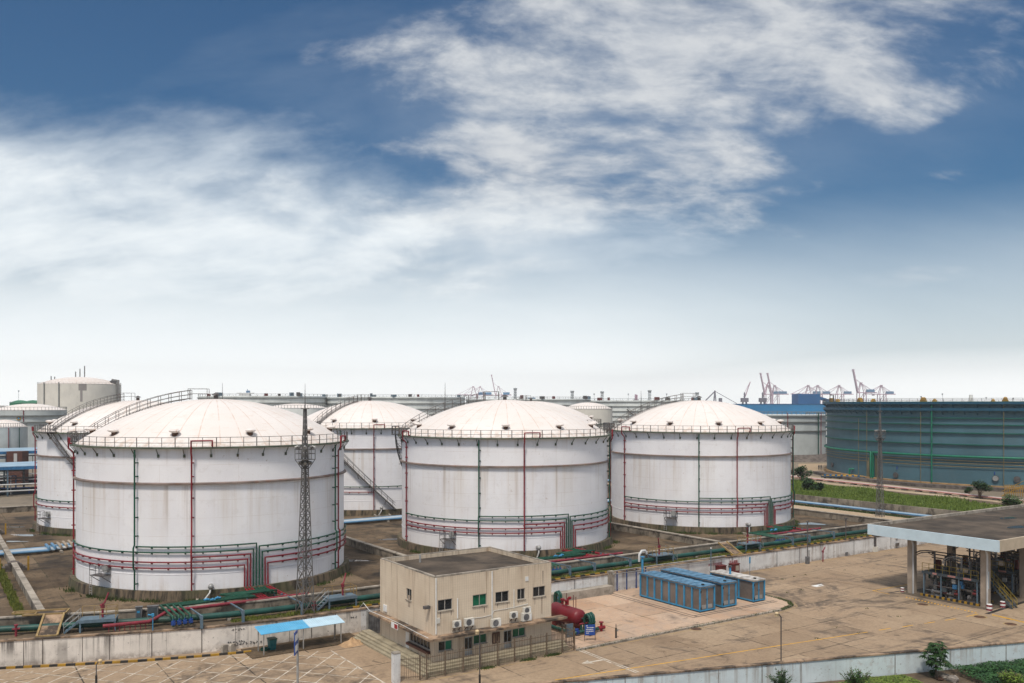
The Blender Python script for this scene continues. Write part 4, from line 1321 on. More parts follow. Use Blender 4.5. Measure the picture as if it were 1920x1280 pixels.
def window(kind, u0, u1, z0, z1, axis):
    def B(mb, ua, ub, da, db, za, zb):
        return mb.box(ua, ub, da, db, za, zb) if axis == 'x' else mb.box(da, db, ua, ub, za, zb)
    if kind == 'door':
        o = B(MB(), u0 + .05, u1 - .05, .10, .14, z0, z1).build('door', MT['door_blue'], bo)
        n = 2
        for k in range(n):
            ua = u0 + .1 + k * (u1 - u0 - .1) / 2
            B(MB(), ua, ua + (u1 - u0) / 2 - .12, .085, .098, z1 - 1.05, z1 - .12).build('pane', MT['glass'], o)
        fr = MB()
        B(fr, u0, u0 + .05, .05, .15, z0, z1); B(fr, u1 - .05, u1, .05, .15, z0, z1); B(fr, u0, u1, .05, .15, z1 - .05, z1)
        fr.build('frame', MT['alu'], o)
        B(MB(), u1 - .3, u1 - .22, .04, .085, 1.0, 1.14).build('handle', MT['dark_steel'], o)
        return
    gl = 'green_glass' if kind == 'green' else 'glass'
    o = B(MB(), u0 + .04, u1 - .04, .11, .13, z0 + .04, z1 - .04).build('window', MT[gl], bo)
    if kind == 'half':
        B(MB(), (u0 + u1) / 2 + .03, u1 - .06, .10, .108, z0 + .06, z1 - .06).build('green_panel', MT['bright_green'], o)
    if kind == 'shop':
        pass
    fr = MB()
    t_ = .055
    B(fr, u0, u0 + t_, .06, .15, z0, z1); B(fr, u1 - t_, u1, .06, .15, z0, z1)
    B(fr, u0 + t_, u1 - t_, .06, .15, z0, z0 + t_); B(fr, u0 + t_, u1 - t_, .06, .15, z1 - t_, z1)
    nm = {'shop': 6}.get(kind, 2)
    for k in range(1, nm):
        uc = u0 + (u1 - u0) * k / nm
        B(fr, uc - .03, uc + .03, .07, .145, z0 + t_, z1 - t_)
    fr.build('frame', MT['alu'], o)
    s = B(MB(), u0 - .06, u1 + .06, -.07, .05, z0 - .07, z0 - .002).build('sill', MT['parapet'], o)


for h in front: window(*h, 'x')
for h in side: window(*h, 'y')
MB().box(-.35, -.02, side[1][1] - .1, side[1][2] + .05, .5, .72).build('counter', MT['wood'], bo)
MB().box(-.012, .0, side[1][2] + .1, side[1][2] + .75, .06, 2.2).build('side_door', MT['white'], bo)
# ledge between the storeys
lz = .64 - BZ
o1 = 1.0
MB().prism([(-o1, -o1), (BL + 1.1, -o1), (BL + 1.1, -.02), (-.02, -.02), (-.02, BD + .3), (-o1, BD + .3)], lz - .17, lz).build('ledge', MT['ledge'], bo)
# stone steps round two sides
s = MB()
for k in range(4):
    e = .8 + .3 * (3 - k)
    z1_ = -.65 + .1625 * (k + 1)
    z0_ = -.75 if k == 0 else z1_ - .1625
    s.prism([(-e, -e), (BL + .9, -e), (BL + .9, -.0), (0, 0), (0, BD + 2.4), (-e, BD + 2.4)], z0_, z1_)
s.build('steps', MT['tile_step'], bo)
# down pipes and cable runs on the front
for px, yt, yb_ in ((817.5, 1081, 1188), (922.5, 1068, 1158), (857.8, 1121, 1158), (963.5, 1104, 1140)):
    a_, t = on_y(px, -.06)
    z0_, z1_ = zz(yb_, t) - BZ, min(zz(yt, t) - BZ, HT - .1)
    MB().tube([(a_, -.07, max(z0_, lz)), (a_, -.07, z1_)], .055 if px < 930 else .035, 7).build('down_pipe', MT['white'], bo)
cab = MB()
pts = []
for px, py in ((888, 1158), (905, 1156), (923, 1151.5), (926, 1144), (948, 1140.5), (966, 1137), (990, 1131)):
    a_, t = on_y(px, -.03); pts.append((a_, -.03, zz(py, t) - BZ))
cab.tube(pts, .02, 5)
cab.build('cable', MT['white'], bo)
pts = []
for px, py in ((690, 1137), (700, 1139), (706, 1148), (718, 1160), (733, 1171), (748, 1177), (800, 1196), (812, 1205)):
    pts.append(g(px, py, 2.0)[:2] + (0,))
P = [(-.6, 14.2, 1.6), (-.8, 12.5, lz + .5), (-.9, 10.8, lz + .08)] + [(-.75 + .1 * math.sin(k), 9. - k * 1.9, lz + .04) for k in range(6)]
MB().tube(P, .025, 5).build('cable', MT['white'], bo)
x_, t = on_y(804.5, -.0)
b_, t = on_x(806, 0.); z_ = zz(1137, t) - BZ
MB().box(-.55, -.02, b_ - .15, b_ + .2, z_ - .12, z_ + .12).build('wall_lamp', MT['dark_steel'], bo)
MB().box(-.02, .0, b_ - .02, b_ + .1, z_ - 1.9, z_ - .3).build('rust_streak', MT['rust'], bo) if False else None
b_, t = on_x(723, 0.); z_ = zz(1139, t) - BZ
MB().box(-.08, -.005, b_ - .35, b_ + .35, z_ - .3, z_ + .3).build('meter_box', MT['white'], bo)
a_, t = on_y(820.5, 0.); z_ = zz(1161, t) - BZ
MB().box(a_ - .1, a_ + .18, -.09, -.005, z_ - .3, z_ + .15).build('meter_box', MT['offwhite'], bo)
a_, t = on_y(987.5, 0.); z_ = zz(1084, t) - BZ
MB().box(a_ - .17, a_ + .17, -.05, -.005, z_ - .2, z_ + .2).build('meter_box', MT['white'], bo)
a_, t = on_y(929.5, 0.); z_ = zz(1194, t) - BZ
lo = MB().box(a_ - .38, a_ + .38, -.1, -.005, z_ - .5, z_ + .45).build('notice_cabinet', MT['wood'], bo)
for k in (-1, 0, 1): MB().box(a_ + .24 * k - .08, a_ + .24 * k + .08, -.115, -.102, z_ - .4, z_ + .35).build('pane', MT['ledge'], lo)
# rust and water stains below sills, brackets and the wall lamp
rr = random.Random(12)
for px, yt, yb_ in ((826, 1146, 1160), (846, 1144, 1153), (908, 1137, 1148), (933, 1131, 1139), (951, 1128, 1142), (972, 1125, 1131), (1003, 1119, 1133), (1016, 1116, 1150), (1018, 1069, 1094), (853, 1176, 1188), (861, 1176, 1190), (877, 1173, 1186), (885, 1172, 1186), (931, 1178, 1183), (959, 1159, 1166), (967, 1158, 1166)):
    a_, t = on_y(px, 0.)
    z0_, z1_ = zz(yb_, t) - BZ, zz(yt, t) - BZ
    w_ = rr.uniform(.025, .06)
    MB().add([(a_ - w_, -.004, z1_), (a_ + w_, -.004, z1_), (a_ + w_ * .5, -.004, z0_), (a_ - w_ * .4, -.004, z0_)], [(3, 2, 1, 0)]).build('rust_stain', MT['girder'], bo)
b_, t = on_x(810, 0.)
MB().add([(-.004, b_ - .04, 4.6), (-.004, b_ + .04, 4.6), (-.004, b_ + .03, 2.9), (-.004, b_ - .02, 2.9)], [(0, 1, 2, 3)]).build('rust_stain', MT['girder'], bo)
b_, t = on_x(767, 0.)
MB().add([(-.004, b_ - .25, 4.75), (-.004, b_ + .25, 4.75), (-.004, b_ + .2, 3.7), (-.004, b_ - .22, 3.7)], [(0, 1, 2, 3)]).build('water_stain', MT['column'], bo)
# sign under the ledge on the left wall
b0_, t = on_x(747.5, -.95); b1_, _ = on_x(735.5, -.95)
z_ = zz(1175, t) - BZ
so = MB().box(-1.06, -1.005, b0_, b1_, z_ - .25, z_ + .25).build('sign_board', MT['white'], bo)
MB().box(-1.066, -1.062, b0_ + .03, (b0_ + b1_) / 2, z_ - .2, z_ + .2).build('red_panel', MT['red_text'], so)

# air conditioners -------------------------------------------------------------------
ac0 = thing('air_conditioner', 'x', 'air conditioner', (0, 0, 0), 0, 'white air conditioners on the beige front')
MB().box(-.42, .42, -.42, -.12, 0, .62).build('casing', MT['offwhite'], ac0)
gr = MB()
gr.tube([(-.08, -.425, .31), (-.08, -.44, .31)], .26, 16, mi=0)
gr.build('fan_grille', MT['grey_machine'], ac0)
MB().box(.24, .40, -.427, -.421, .1, .52).build('side_panel', MT['white'], ac0)
for s_ in (-.3, .3): MB().beam((s_, -.45, -.03), (s_, .0, -.03), .05).beam((s_, -.4, -.05), (s_, 0, -.4), .04).build('bracket', MT['rust'], ac0)
acl = [(857, 1175, 'small white air conditioner closest to the building\'s near corner, between first and second upper windows', .9), (879.5, 1172, 'white air conditioner just above the ledge under the green upper window', 1.05),
       (929.5, 1178, 'white air conditioner standing on the ledge below the third upper window', 1.1), (963.5, 1158, 'white air conditioner on the wall below the narrow upper window', .9),
       (988.5, 1148.6, 'upper of two white air conditioners stacked at the far end', .9), (986.5, 1169, 'lower, bigger white air conditioner of the stacked two at the far end', 1.15)]
for i, (px, py, l, s_) in enumerate(acl):
    a_, t = on_y(px, -.3)
    z_ = zz(py, t)
    if i in (2,): z_ = .65
    o = ac0 if i == 0 else dup(ac0, (0, 0, 0), 0, l)
    o.location = (a_, 0, max(z_, .72 if i != 2 else .65)); o.scale = (s_, s_, s_); o['label'] = l

# gate between wall and building, iron fence round the front ------------------------------
o = thing('side_gate', 'dark ribbed metal gate between the white wall and the beige building', 'gate', (on_y(707, 13.)[0], 11.5, YARD))
gm = MB().box(-.95, 1.3, 1.5, 1.56, .1, 2.3)
for k in range(9): gm.box(-.93 + .25 * k, -.85 + .25 * k, 1.45, 1.5, .1, 2.3)
gm.build('gate_panel', MT['grey_machine'], o)
MB().box(-1.1, -.95, 1.4, 1.6, 0, 2.4).build('gate_post', MT['galv'], o)

FP = [(-4.0, -1.15), (-1.75, -1.9), (13.3, -1.95), (13.3, .6)]
fo = thing('iron_fence', 'rusty iron bar fence round the steps of the beige building', 'fence', (-1.75, -1.9, YARD))
for (p, q) in zip(FP, FP[1:]):
    L = math.hypot(q[0] - p[0], q[1] - p[1])
    d = ((q[0] - p[0]) / L, (q[1] - p[1]) / L)
    bars = MB()
    def fp(s, z): return (p[0] + d[0] * s + 1.75, p[1] + d[1] * s + 1.9, z)
    n = int(L / .17)
    rr = random.Random(int(L * 10))
    for k in range(n + 1):
        s = L * k / n
        if k % 10 == 0:
            MB().beam(fp(s, 0), fp(s, 2.05), .10).build('post', MT['fence'], fo)
        else: bars.beam(fp(s, .15), fp(s, 1.9 + rr.uniform(-.05, .12)), .022)
    for z in (.3, 1.25, 1.75): bars.beam(fp(0, z), fp(L, z), .04)
    bars.build('bar_panel', MT['fence'], fo)
o = thing('gate_pillar', 'square white-plastered pillar where the iron fence ends', 'pillar', (-4.15, -1.2, YARD))
MB().box(-.28, .28, -.26, .26, 0, 2.33).build('shaft', MT['clean_wall'], o)
MB().box(-.31, .31, -.29, .29, 2.332, 2.42).build('cap', MT['parapet'], o)

# sheet-metal shelter against the wall -----------------------------------------------------
so = thing('lean_to_shelter', 'lean-to with a bright and pale blue sheet roof against the stained wall', 'shelter', (-10.8, 12.2, YARD))
y0_, y1_ = -.55, 1.45
xa, xb = on_y(490, 11.65)[0] + 10.8, on_y(647, 11.65)[0] + 10.8
xs = xa + (xb - xa) * .57


def slope(x0, x1, name, m):
    b = MB()
    n = int((x1 - x0) / .1)
    zf, zb = 1.96, 2.27
    vs, fs = [], []
    for k in range(n + 1):
        x = x0 + (x1 - x0) * k / n
        dz = .03 if k % 2 else 0.
        yk = .33 * max(0, 2.6 - (x + .6)) - .0
        vs += [(x, y0_ + .0, zf + dz), (x + .0, y1_ - .05, zb + dz), (x, y0_, zf + dz - .02), (x, y1_ - .05, zb + dz - .02)]
    for k in range(n):
        i = 4 * k
        fs += [(i, i + 4, i + 5, i + 1), (i + 3, i + 7, i + 6, i + 2), (i + 2, i + 6, i + 4, i)]
    b.add(vs, fs)
    return b.build(name, m, so)


slope(xa, xs, 'roof_panel', MT['roof_blue'])
slope(xs, xb, 'roof_panel', MT['roof_pale'])['label'] = 'paler roof sheet'
for x in (xa + .3, (xa + xb) / 2, xb - .3):
    MB().box(x - .04, x + .04, -.35, -.27, 0, 1.95).build('post', MT['galv'], so)
MB().box(xa, xb, -.36, -.26, 1.88, 1.94).build('beam', MT['galv'], so)
for x in (xa + .3, xb - .3): MB().box(x - .04, x + .04, 1.2, 1.28, 0, 2.2).build('post', MT['galv'], so)
MB().box(-.9, 9.6, -.7, 2.7, -.05, .08).build('floor_slab', MT['terrace'], so)
c = g(510, 1217.5, YARD)
o = thing('wheelie_bin', 'teal wheelie bin standing under the blue lean-to roof', 'bin', c)
MB().add([(-.26, -.28, .06), (.26, -.28, .06), (.26, .28, .06), (-.26, .28, .06), (-.34, -.36, 1.0), (.34, -.36, 1.0), (.34, .36, 1.0), (-.34, .36, 1.0)], [(3, 2, 1, 0), (4, 5, 6, 7), (0, 1, 5, 4), (1, 2, 6, 5), (2, 3, 7, 6), (3, 0, 4, 7)]).build('body', MT['teal_bin'], o)
MB().box(-.37, .37, -.4, .4, 1.0, 1.08).box(-.3, .3, .4, .47, 1.0, 1.05).build('lid', MT['dark_green'], o)
for s_ in (-.3, .3): MB().tube([(s_ - .03, .3, .1), (s_ + .03, .3, .1)], .1, 10).build('wheel', MT['black'], o)
c = g(496, 1219.5, YARD)
o = thing('plastic_basin', 'small dark green plastic basin on the floor beside the wheelie bin', 'basin', c)
MB().rev([(.30, 0), (.36, .26), (.39, .26), (.33, -.0)], 16).rev([(.01, .08), (.31, .08)], 16).build('bowl', MT['dark_green'], o, 40)
c = g(660, 1206, YARD)
b = MB()
n1_, n2_ = 10, 22
vs, fs = [], []
rr = random.Random(3)
for i in range(n1_ + 1):
    for j in range(n2_):
        t = 2 * PI * j / n2_
        r = 1.05 * i / n1_ * (1 + .15 * math.sin(2 * t) + .1 * math.sin(5 * t))
        h = .55 * (1 - (i / n1_)) ** 1.2 * (1 + .15 * math.sin(3 * t + i)) + rr.uniform(-.015, .015)
        vs.append((r * math.cos(t) * 1.25, r * math.sin(t), max(0, h)))
for i in range(n1_):
    for j in range(n2_):
        fs.append((i * n2_ + j, (i + 1) * n2_ + j, (i + 1) * n2_ + (j + 1) % n2_, i * n2_ + (j + 1) % n2_))
b.add(vs, fs)
tag(b.build('sand_pile', MT['sand'], smooth=50, loc=c), 'small heap of tan sand beside the building\'s steps', 'sand pile')
for px, py, l in ((421, 1223, 'slightly slanted grey concrete block at the wall foot, the one farther from the lean-to'), (436, 1221, 'round-topped grey concrete block at the wall foot, closer to the lean-to')):
    c = g(px, py, YARD)
    o = thing('concrete_block', l, 'concrete block', c, .3 if px < 430 else .5, 'concrete blocks at the wall foot')
    MB().prism([(-.3, 0), (.3, 0), (.3, .62), (.22, .72), (-.22, .74), (-.3, .6)], -.15, .15).build('block', MT['parapet'], o)
    o.rotation_euler = (R(90), 0, .4)
# electrical boxes by the bund wall
for px, l, w_ in ((262, 'narrow grey control box in front of the bund wall', .55), (290, 'wide grey control box in front of the bund wall', .95)):
    c = g(px, 1166, .0)
    o = thing('control_box', l, 'control box', (c[0], strip_y(c[0], 4.1), 0), -.32, 'grey control boxes at the bund wall')
    MB().box(-w_ / 2, w_ / 2, -.2, .2, .15, 1.35).box(-w_ / 2 - .04, w_ / 2 + .04, -.24, .24, 1.35, 1.41).build('cabinet', MT['grey_machine'], o)
    MB().box(-w_ / 2 + .08, w_ / 2 - .1, -.215, -.202, .25, 1.25).build('door', MT['deck'], o)
    if w_ < .7: MB().box(-.15, .1, -.222, -.217, .85, 1.05).build('nameplate', MT['sky_blue'], o)
# scrawls on the stained wall (nobody can read them)
gr = thing('wall_graffiti', 'black illegible scrawls on the stained wall beside the lean-to', 'graffiti', (-13, 15, YARD))
rr = random.Random(21)
sc = MB()
def wall_pt(x, z, off=-.2):
    for (xa_, ya_), (xb_, yb_) in zip(WALL, WALL[1:]):
        if xa_ <= x <= xb_: return (x + 13, ya_ + (yb_ - ya_) * (x - xa_) / (xb_ - xa_) + off - 15, z)
for x0, z0, n, sz in ((-12.8, .42, 11, .26), (-12.6, .65, 7, .2), (-12.2, 1.75, 5, .2), (-1.0, 1.5, 3, .2), (-3.0, 1.3, 2, .18)):
    for k in range(n):
        pts = []
        cx = x0 + k * sz * 1.15
        for q in range(6): pts.append(wall_pt(cx + rr.uniform(-.5, .5) * sz, z0 + rr.uniform(-.5, .5) * sz * 1.1))
        for p_, q_ in zip(pts, pts[1:]): sc.beam(p_, q_, .025)
sc.build('lettering', MT['black_text'], gr)

# three sheds -----------------------------------------------------------------------------
def make_shed(x0, x1, y0, y1, h, label, white=False, pilasters=8):
    o = thing('equipment_shed', label, 'shed', ((x0 + x1) / 2, (y0 + y1) / 2, YARD + .12), 0, 'blue-framed equipment sheds')
    w, l = (x1 - x0) / 2, (y1 - y0) / 2
    MB().box(-w + .03, w - .03, -l + .03, l - .03, 0, .2).build('plinth', MT['plinth'], o)
    MB().box(-w + .05, w - .05, -l + .05, l - .05, .2, h).build('wall_panel', MT['stainless'], o)
    for x in (-w, w):
        ys = [-l + 2 * l * k / (pilasters - 1) for k in range(pilasters)]
        for y in ys:
            MB().box(x - .075, x + .075, y - .075, y + .075, .12, h).build('frame_post', MT['sky_blue'], o)
    for y in (-l,):
        MB().box(-.06, .06, y - .02, y + .05, .2, h).build('frame_post', MT['sky_blue'], o)
    fr = MB()
    for x in (-w, w): fr.box(x - .05, x + .05, -l, l, h - .12, h - .002).box(x - .055, x + .055, -l, l, .12, .24)
    for y in (-l, l): fr.box(-w, w, y - .052, y + .048, h - .122, h - .004).box(-w, w, y - .053, y + .047, .121, .241)
    fr.build('frame_rail', MT['sky_blue'], o)
    # double doors in the gable
    for s in (-1, 1):
        d = MB().box(s * .09, s * (w - .09), -l + .03, -l + .048, .28, h - .16).build('door', MT['stainless'], o)
        MB().box(s * .14, s * (w - .3), -l + .018, -l + .029, .34, .75).build('louvre', MT['galv'], d)
        MB().box(s * .1, s * .16, -l - .01, -l + .03, 1.2, 1.4).build('handle', MT['dark_steel'], d)
    for z in (.45, h - .4): MB().box(-w - .0, -w + .14, -l - .1, -l - .02, z - .12, z + .12).build('hinge', MT['black'], o)
    # overhanging roof of ribbed panels
    MB().box(-w - .12, w + .12, -l - .15, l + .15, h, h + .1).build('roof_edge', MT['grey_machine'] if not white else MT['parapet'], o)
    n = max(5, int(2 * l / .62))
    r = MB()
    for k in range(n):
        ya, yb = -l - .1 + (2 * l + .2) * k / n, -l - .1 + (2 * l + .2) * (k + 1) / n - .05
        for s in (-1, 1):
            x_a, x_b = s * .02, s * (w + .06)
            r.box(x_a, x_b, ya, yb, h + .1, h + .16 + (.015 if (k % 2) else 0))
    r.build('roof_panel', MT['roof_panel_white' if white else 'roof_panel_blue'], o)
    MB().box(-w * .3, -w * .1, -l + .3, -l + .55, h + .16, h + .3).build('roof_fitting', MT['black'], o)
    return o


make_shed(32.8, 34.95, 1.5, 10.8, 2.6, 'stainless shed with blue posts down its full side and a bright blue roof', pilasters=9)
make_shed(36.3, 38.4, 1.6, 11., 2.6, 'middle blue-roofed stainless shed between the two other sheds', pilasters=7)
make_shed(41.2, 43.0, 1.55, 7.9, 2.35, 'stainless shed with the off-white roof, standing apart from the blue-roofed two', True, 4)
# poles round the sheds
def pole(name, label, cat, px, py, h, r, m, top=None, z=YARD, group=None):
    o = thing(name, label, cat, g(px, py, z), 0, group)
    MB().tube([(0, 0, 0), (0, 0, h)], r, 8).build('shaft', MT[m], o, 50)
    if top: top(o, h)
    return o


def hood(o, h):
    MB().box(-.2, .2, -.2, .2, h, h + .12).build('cap', MT['sky_blue'], o)
    MB().tube([(.05, .6, h - .6), (.08, .6, h + .25), (.45, .6, h + .62), (.95, .6, h + .6), (1.2, .6, h + .2)], .14, 8).build('gooseneck', MT['pipe_pale'], o, 50)


pole('vent_pole', 'thick sky-blue standpipe with a white gooseneck at the first shed\'s back corner', 'standpipe', 1204.5, 1119, 4.6, .13, 'sky_blue', hood)
pole('vent_pole', 'short sky-blue standpipe rising between the middle shed and the off-white-roofed shed', 'standpipe', 1369, 1118, 3.4, .12, 'sky_blue', lambda o, h: MB().box(-.15, .15, -.15, .15, h, h + .2).build('cap', MT['dark_steel'], o))
pole('thin_pole', 'thin blue-grey pole in front of the red lettering on the white wall', 'pole', 1333, 1085, 3.9, .06, 'blue_steel', lambda o, h: MB().tube([(0, 0, h), (0, 0, h + .1)], .11, 8).build('cap', MT['white'], o))


def flag(o, h): MB().box(-.11, .11, -.03, .03, h - .05, h + .75).build('nameplate', MT['sky_blue'], o)


pole('thin_pole', 'thin pole with a sky-blue plate in front of the wall beyond the off-white-roofed shed', 'pole', 1406, 1094, 2.6, .035, 'blue_steel', flag)


def tap(o, h):
    MB().box(-.1, .1, -.1, .1, h - .1, h + .15).tube([(0, 0, h), (-.4, 0, h + .1)], .07, 6).build('lamp_box', MT['sky_blue'], o)


o = thing('thin_pole', 'thin sky-blue pole with a small lamp box in front of the long stained wall', 'pole', g(286.5, 1229, YARD))
MB().tube([(0, 0, 0), (0, 0, 3.6)], .045, 7).build('shaft', MT['sky_blue'], o)
tap(o, 3.6)
# fire cabinets and lettering on the wall
for px, py, l in ((1352, 1079, 'dark red fire cabinet under the longer row of red characters'), (1377, 1075, 'dark red fire cabinet with a tan front under the shorter row of red characters')):
    a_, t = on_y(px, 14.4)
    o = thing('fire_cabinet', l, 'cabinet', (a_, 14.4, YARD), 0, 'dark red cabinets at the white wall')
    MB().box(-.65, .65, -.3, .35, .1, 1.35).build('cabinet_body', MT['dark_red_box'], o)
    MB().box(-.7, .7, -.36, .38, 1.35, 1.43).build('lid', MT['dark_red_box'], o)
    MB().box(-.1, .5, -.32, -.302, .5, 1.15).build('front_panel', MT['wood'] if px < 1360 else MT['parapet'], o)


def text(s, size, m, parent, loc, rot, name='lettering', ext=.006, space=1.):
    cu = bpy.data.curves.new('t', 'FONT')
    cu.body = s; cu.size = size; cu.extrude = ext; cu.space_character = space; cu.align_x = 'CENTER'; cu.align_y = 'CENTER'; cu.resolution_u = 2
    ob = bpy.data.objects.new('t', cu)
    COL.objects.link(ob)
    bpy.context.view_layer.update()
    me = bpy.data.meshes.new_from_object(ob.evaluated_get(bpy.context.evaluated_depsgraph_get()))
    bpy.data.objects.remove(ob)
    me.materials.clear(); me.materials.append(m)
    me.name = name
    o = bpy.data.objects.new(name, me)
    COL.objects.link(o)
    o.parent = parent; o.location = loc; o.rotation_euler = rot
    return o


x1_, t1_ = on_y(1329.5, 14.8); x2_, t2_ = on_y(1352, 14.8)
wt = thing('wall_lettering', 'longer row of red characters painted on the white wall behind the sheds', 'lettering', ((x1_ + x2_) / 2, 14.8, zz(1058.5, t1_)), 0, 'red characters on the white wall')
text('消防工具器材箱', .34, MT['red_text'], wt, (0, 0, 0), (R(90), 0, 0), space=1.12)
x1_, t1_ = on_y(1370, 14.8); x2_, t2_ = on_y(1381, 14.8)
wt = thing('wall_lettering', 'shorter row of four red characters painted above the tan-fronted cabinet', 'lettering', ((x1_ + x2_) / 2, 14.8, zz(1053, t1_)), 0, 'red characters on the white wall')
text('灭火器箱', .4, MT['red_text'], wt, (0, 0, 0), (R(90), 0, 0), space=.95)

# red pressure vessel ----------------------------------------------------------------------
vo = thing('pressure_vessel', 'red horizontal pressure vessel with green pipework beside the beige building', 'pressure vessel', (17.3, 4.4, YARD + .12))
L2_, r_ = 1.95, .84
prof = []
cz = 1.35
vs = []
b = MB()
rings = [(s_ * (L2_ + d_), r_ * q_) for s_, L_ in ((-1, ((.42, .02), (.40, .37), (.31, .65), (.16, .87), (0, 1.))), (1, ((0, 1.), (.16, .87), (.31, .65), (.40, .37), (.42, .02)))) for d_, q_ in L_]
n = 28
vs = [(r * math.cos(2 * PI * k / n), y, cz + r * math.sin(2 * PI * k / n)) for y, r in rings for k in range(n)]
fs = [(i * n + (k + 1) % n, i * n + k, (i + 1) * n + k, (i + 1) * n + (k + 1) % n) for i in range(len(rings) - 1) for k in range(n)]
b.add(vs, [q[::-1] for q in fs]).build('body', MT['vessel'], vo, 40)
for y in (-1.3, 1.4): MB().box(-.7, .7, y - .15, y + .15, 0, .75).build('saddle', MT['dark_red_box'], vo)
for y in (.1, .7): MB().tube([(0, y, 2.25), (0, y, 2.6)], .13, 8).tube([(0, y, 2.6), (0, y, 2.75)], .22, 8).build('nozzle', MT['red'], vo, 40)
MB().tube([(0, -.2, 2.3), (0, -.2, 2.95), (.35, -.2, 2.95)], .09, 7).tube([(.1, -.2, 2.95), (.3, -.2, 2.95)], .16, 8).build('nozzle', MT['red'], vo, 40)
for px_, py_, n_l in ((1106, 1189, 3), (1049, 1143, 2)):
    q = g(px_, py_, YARD + .12)
    for k in range(n_l):
        x, y = q[0] - 17.3 + .34 * (k - 1), q[1] - 4.4 + .1 * k
        MB().tube([(x, y - .42, .1), (x, y - .42, 1.55), (x, y - .3, 1.85), (x, y, 2.0), (x, y + .3, 1.85), (x, y + .42, 1.55), (x, y + .42, .1)], .12, 9).build('loop_pipe', MT['dark_green'], vo, 60)
        for z_ in (.5, 1.2): MB().tube([(x, y - .42, z_), (x, y - .42, z_ + .07)], .18, 10).build('flange', MT['dark_green'], vo, 40)
MB().tube([(-1.6, 1.6, .3), (-1.6, -2.9, .3), (1.6, -2.9, .3)], .17, 9).build('ground_pipe', MT['dark_green'], vo, 60)
for k in range(4): MB().tube([(-.5 + .38 * k, -2.9, .3), (-.5 + .38 * k, -2.9, 1.0)], .11, 8).build('branch_pipe', MT['dark_green'], vo, 60)
MB().tube([(-.7, -2.9, 1.05), (.9, -2.9, 1.05)], .09, 8).build('top_pipe', MT['crimson'], vo, 60)
MB().tube([(0, -L2_ - .4, 1.4), (.5, -3.2, 1.4), (1.0, -3.1, 1.4)], .1, 8).tube([(.5, -3.2, 1.2), (.5, -3.2, 1.6)], .22, 8).build('outlet_pipe', MT['black'], vo, 50)
MB().tube([(-1.0, -2.9, .15), (-1.0, -2.9, .65)], .2, 9).tube([(-1.0, -3.2, .4), (-1.0, -2.6, .4)], .15, 8).build('valve', MT['navy'], vo, 40)
MB().tube([(2.0, -2.9, .0), (2.0, -2.9, .85)], .13, 8).tube([(1.6, -2.9, .35), (2.4, -2.9, .35)], .18, 9).tube([(2.0, -2.9, .85), (2.0, -2.9, .92)], .24, 9).build('valve', MT['red'], vo, 40)
for p in ((1.2, .5), (1.2, 1.6), (.9, -.3)):
    MB().tube([(p[0], p[1], 0), (p[0], p[1], 3.0)], .035, 5).build('guard_post', MT['dark_red_box'], vo)
# information sign
c = g(1106, 1200, YARD + .12)
o = thing('info_sign', 'blue sign with white text on two thin posts before the red vessel', 'sign', c, R(-28))
for s_ in (-.5, .5): MB().box(s_ - .025, s_ + .025, -.02, .02, 0, 1.5).build('post', MT['dark_steel'], o)
so_ = MB().box(-.48, .48, -.045, -.022, .5, 1.5).build('board', MT['sign_blue'], o)
tx = MB()
rr = random.Random(2)
for k, (x0, x1) in enumerate(((-.36, -.2), (-.3, .38), (-.38, .3), (-.38, .36), (-.34, -.1))):
    x = x0
    while x < x1:
        w_ = rr.uniform(.05, .14)
        tx.box(x, min(x + w_, x1), -.052, -.047, 1.36 - k * .17, 1.43 - k * .17)
        x += w_ + .03
tx.build('lettering', MT['white'], so_)
o = thing('hose_post', 'short black post with a small tap standing alone on the pink concrete plot', 'post', g(1155, 1195, YARD + .12))
MB().tube([(0, 0, 0), (0, 0, .95)], .085, 8).tube([(0, 0, .95), (0, 0, 1.3)], .035, 6).build('shaft', MT['black'], o, 40)
MB().tube([(.05, 0, .7), (.22, 0, .7)], .04, 6).tube([(.22, 0, .58), (.22, 0, .8)], .05, 6).build('tap', MT['galv'], o)
c = g(1053, 1175, YARD)
o = thing('notice_board', 'pale green-grey notice panel behind the fence beside the red vessel', 'notice board', (14.0, -.3, YARD))
MB().box(-.45, .45, -.03, .03, .7, 1.95).build('board', MT['blue_steel'], o)
for s_ in (-.42, .42): MB().box(s_ - .03, s_ + .03, -.06, -.032, 0, 1.95).build('post', MT['fence'], o)


# lamp posts -------------------------------------------------------------------------------
def lamp(label, px, Y, top_py, head=(-.45, .1), m='dark_steel', r=.045, base=None):
    c = at(px, Y, YARD)
    h = zz(top_py, Y) - YARD
    o = thing('lamp_post', label, 'lamp post', c, 0, 'thin lamp posts in the yard')
    MB().tube([(0, 0, 0), (0, 0, h - .25), (head[0] * .5, 0, h - .02), (head[0], 0, h + head[1])], r, 7).build('pole', MT[m], o, 50)
    MB().tube([(0, 0, 0), (0, 0, .9)], r * 1.9, 8).build('base', MT['black'], o, 40)
    MB().ball((head[0] * 1.15, 0, h + head[1]), .17, 10, 6, .8).box(head[0] * 1.15 - .12, head[0] * 1.15 + .12, -.1, .1, h + head[1] - .22, h + head[1] - .02).build('lamp_head', MT['lampcream'], o, 50)
    return o


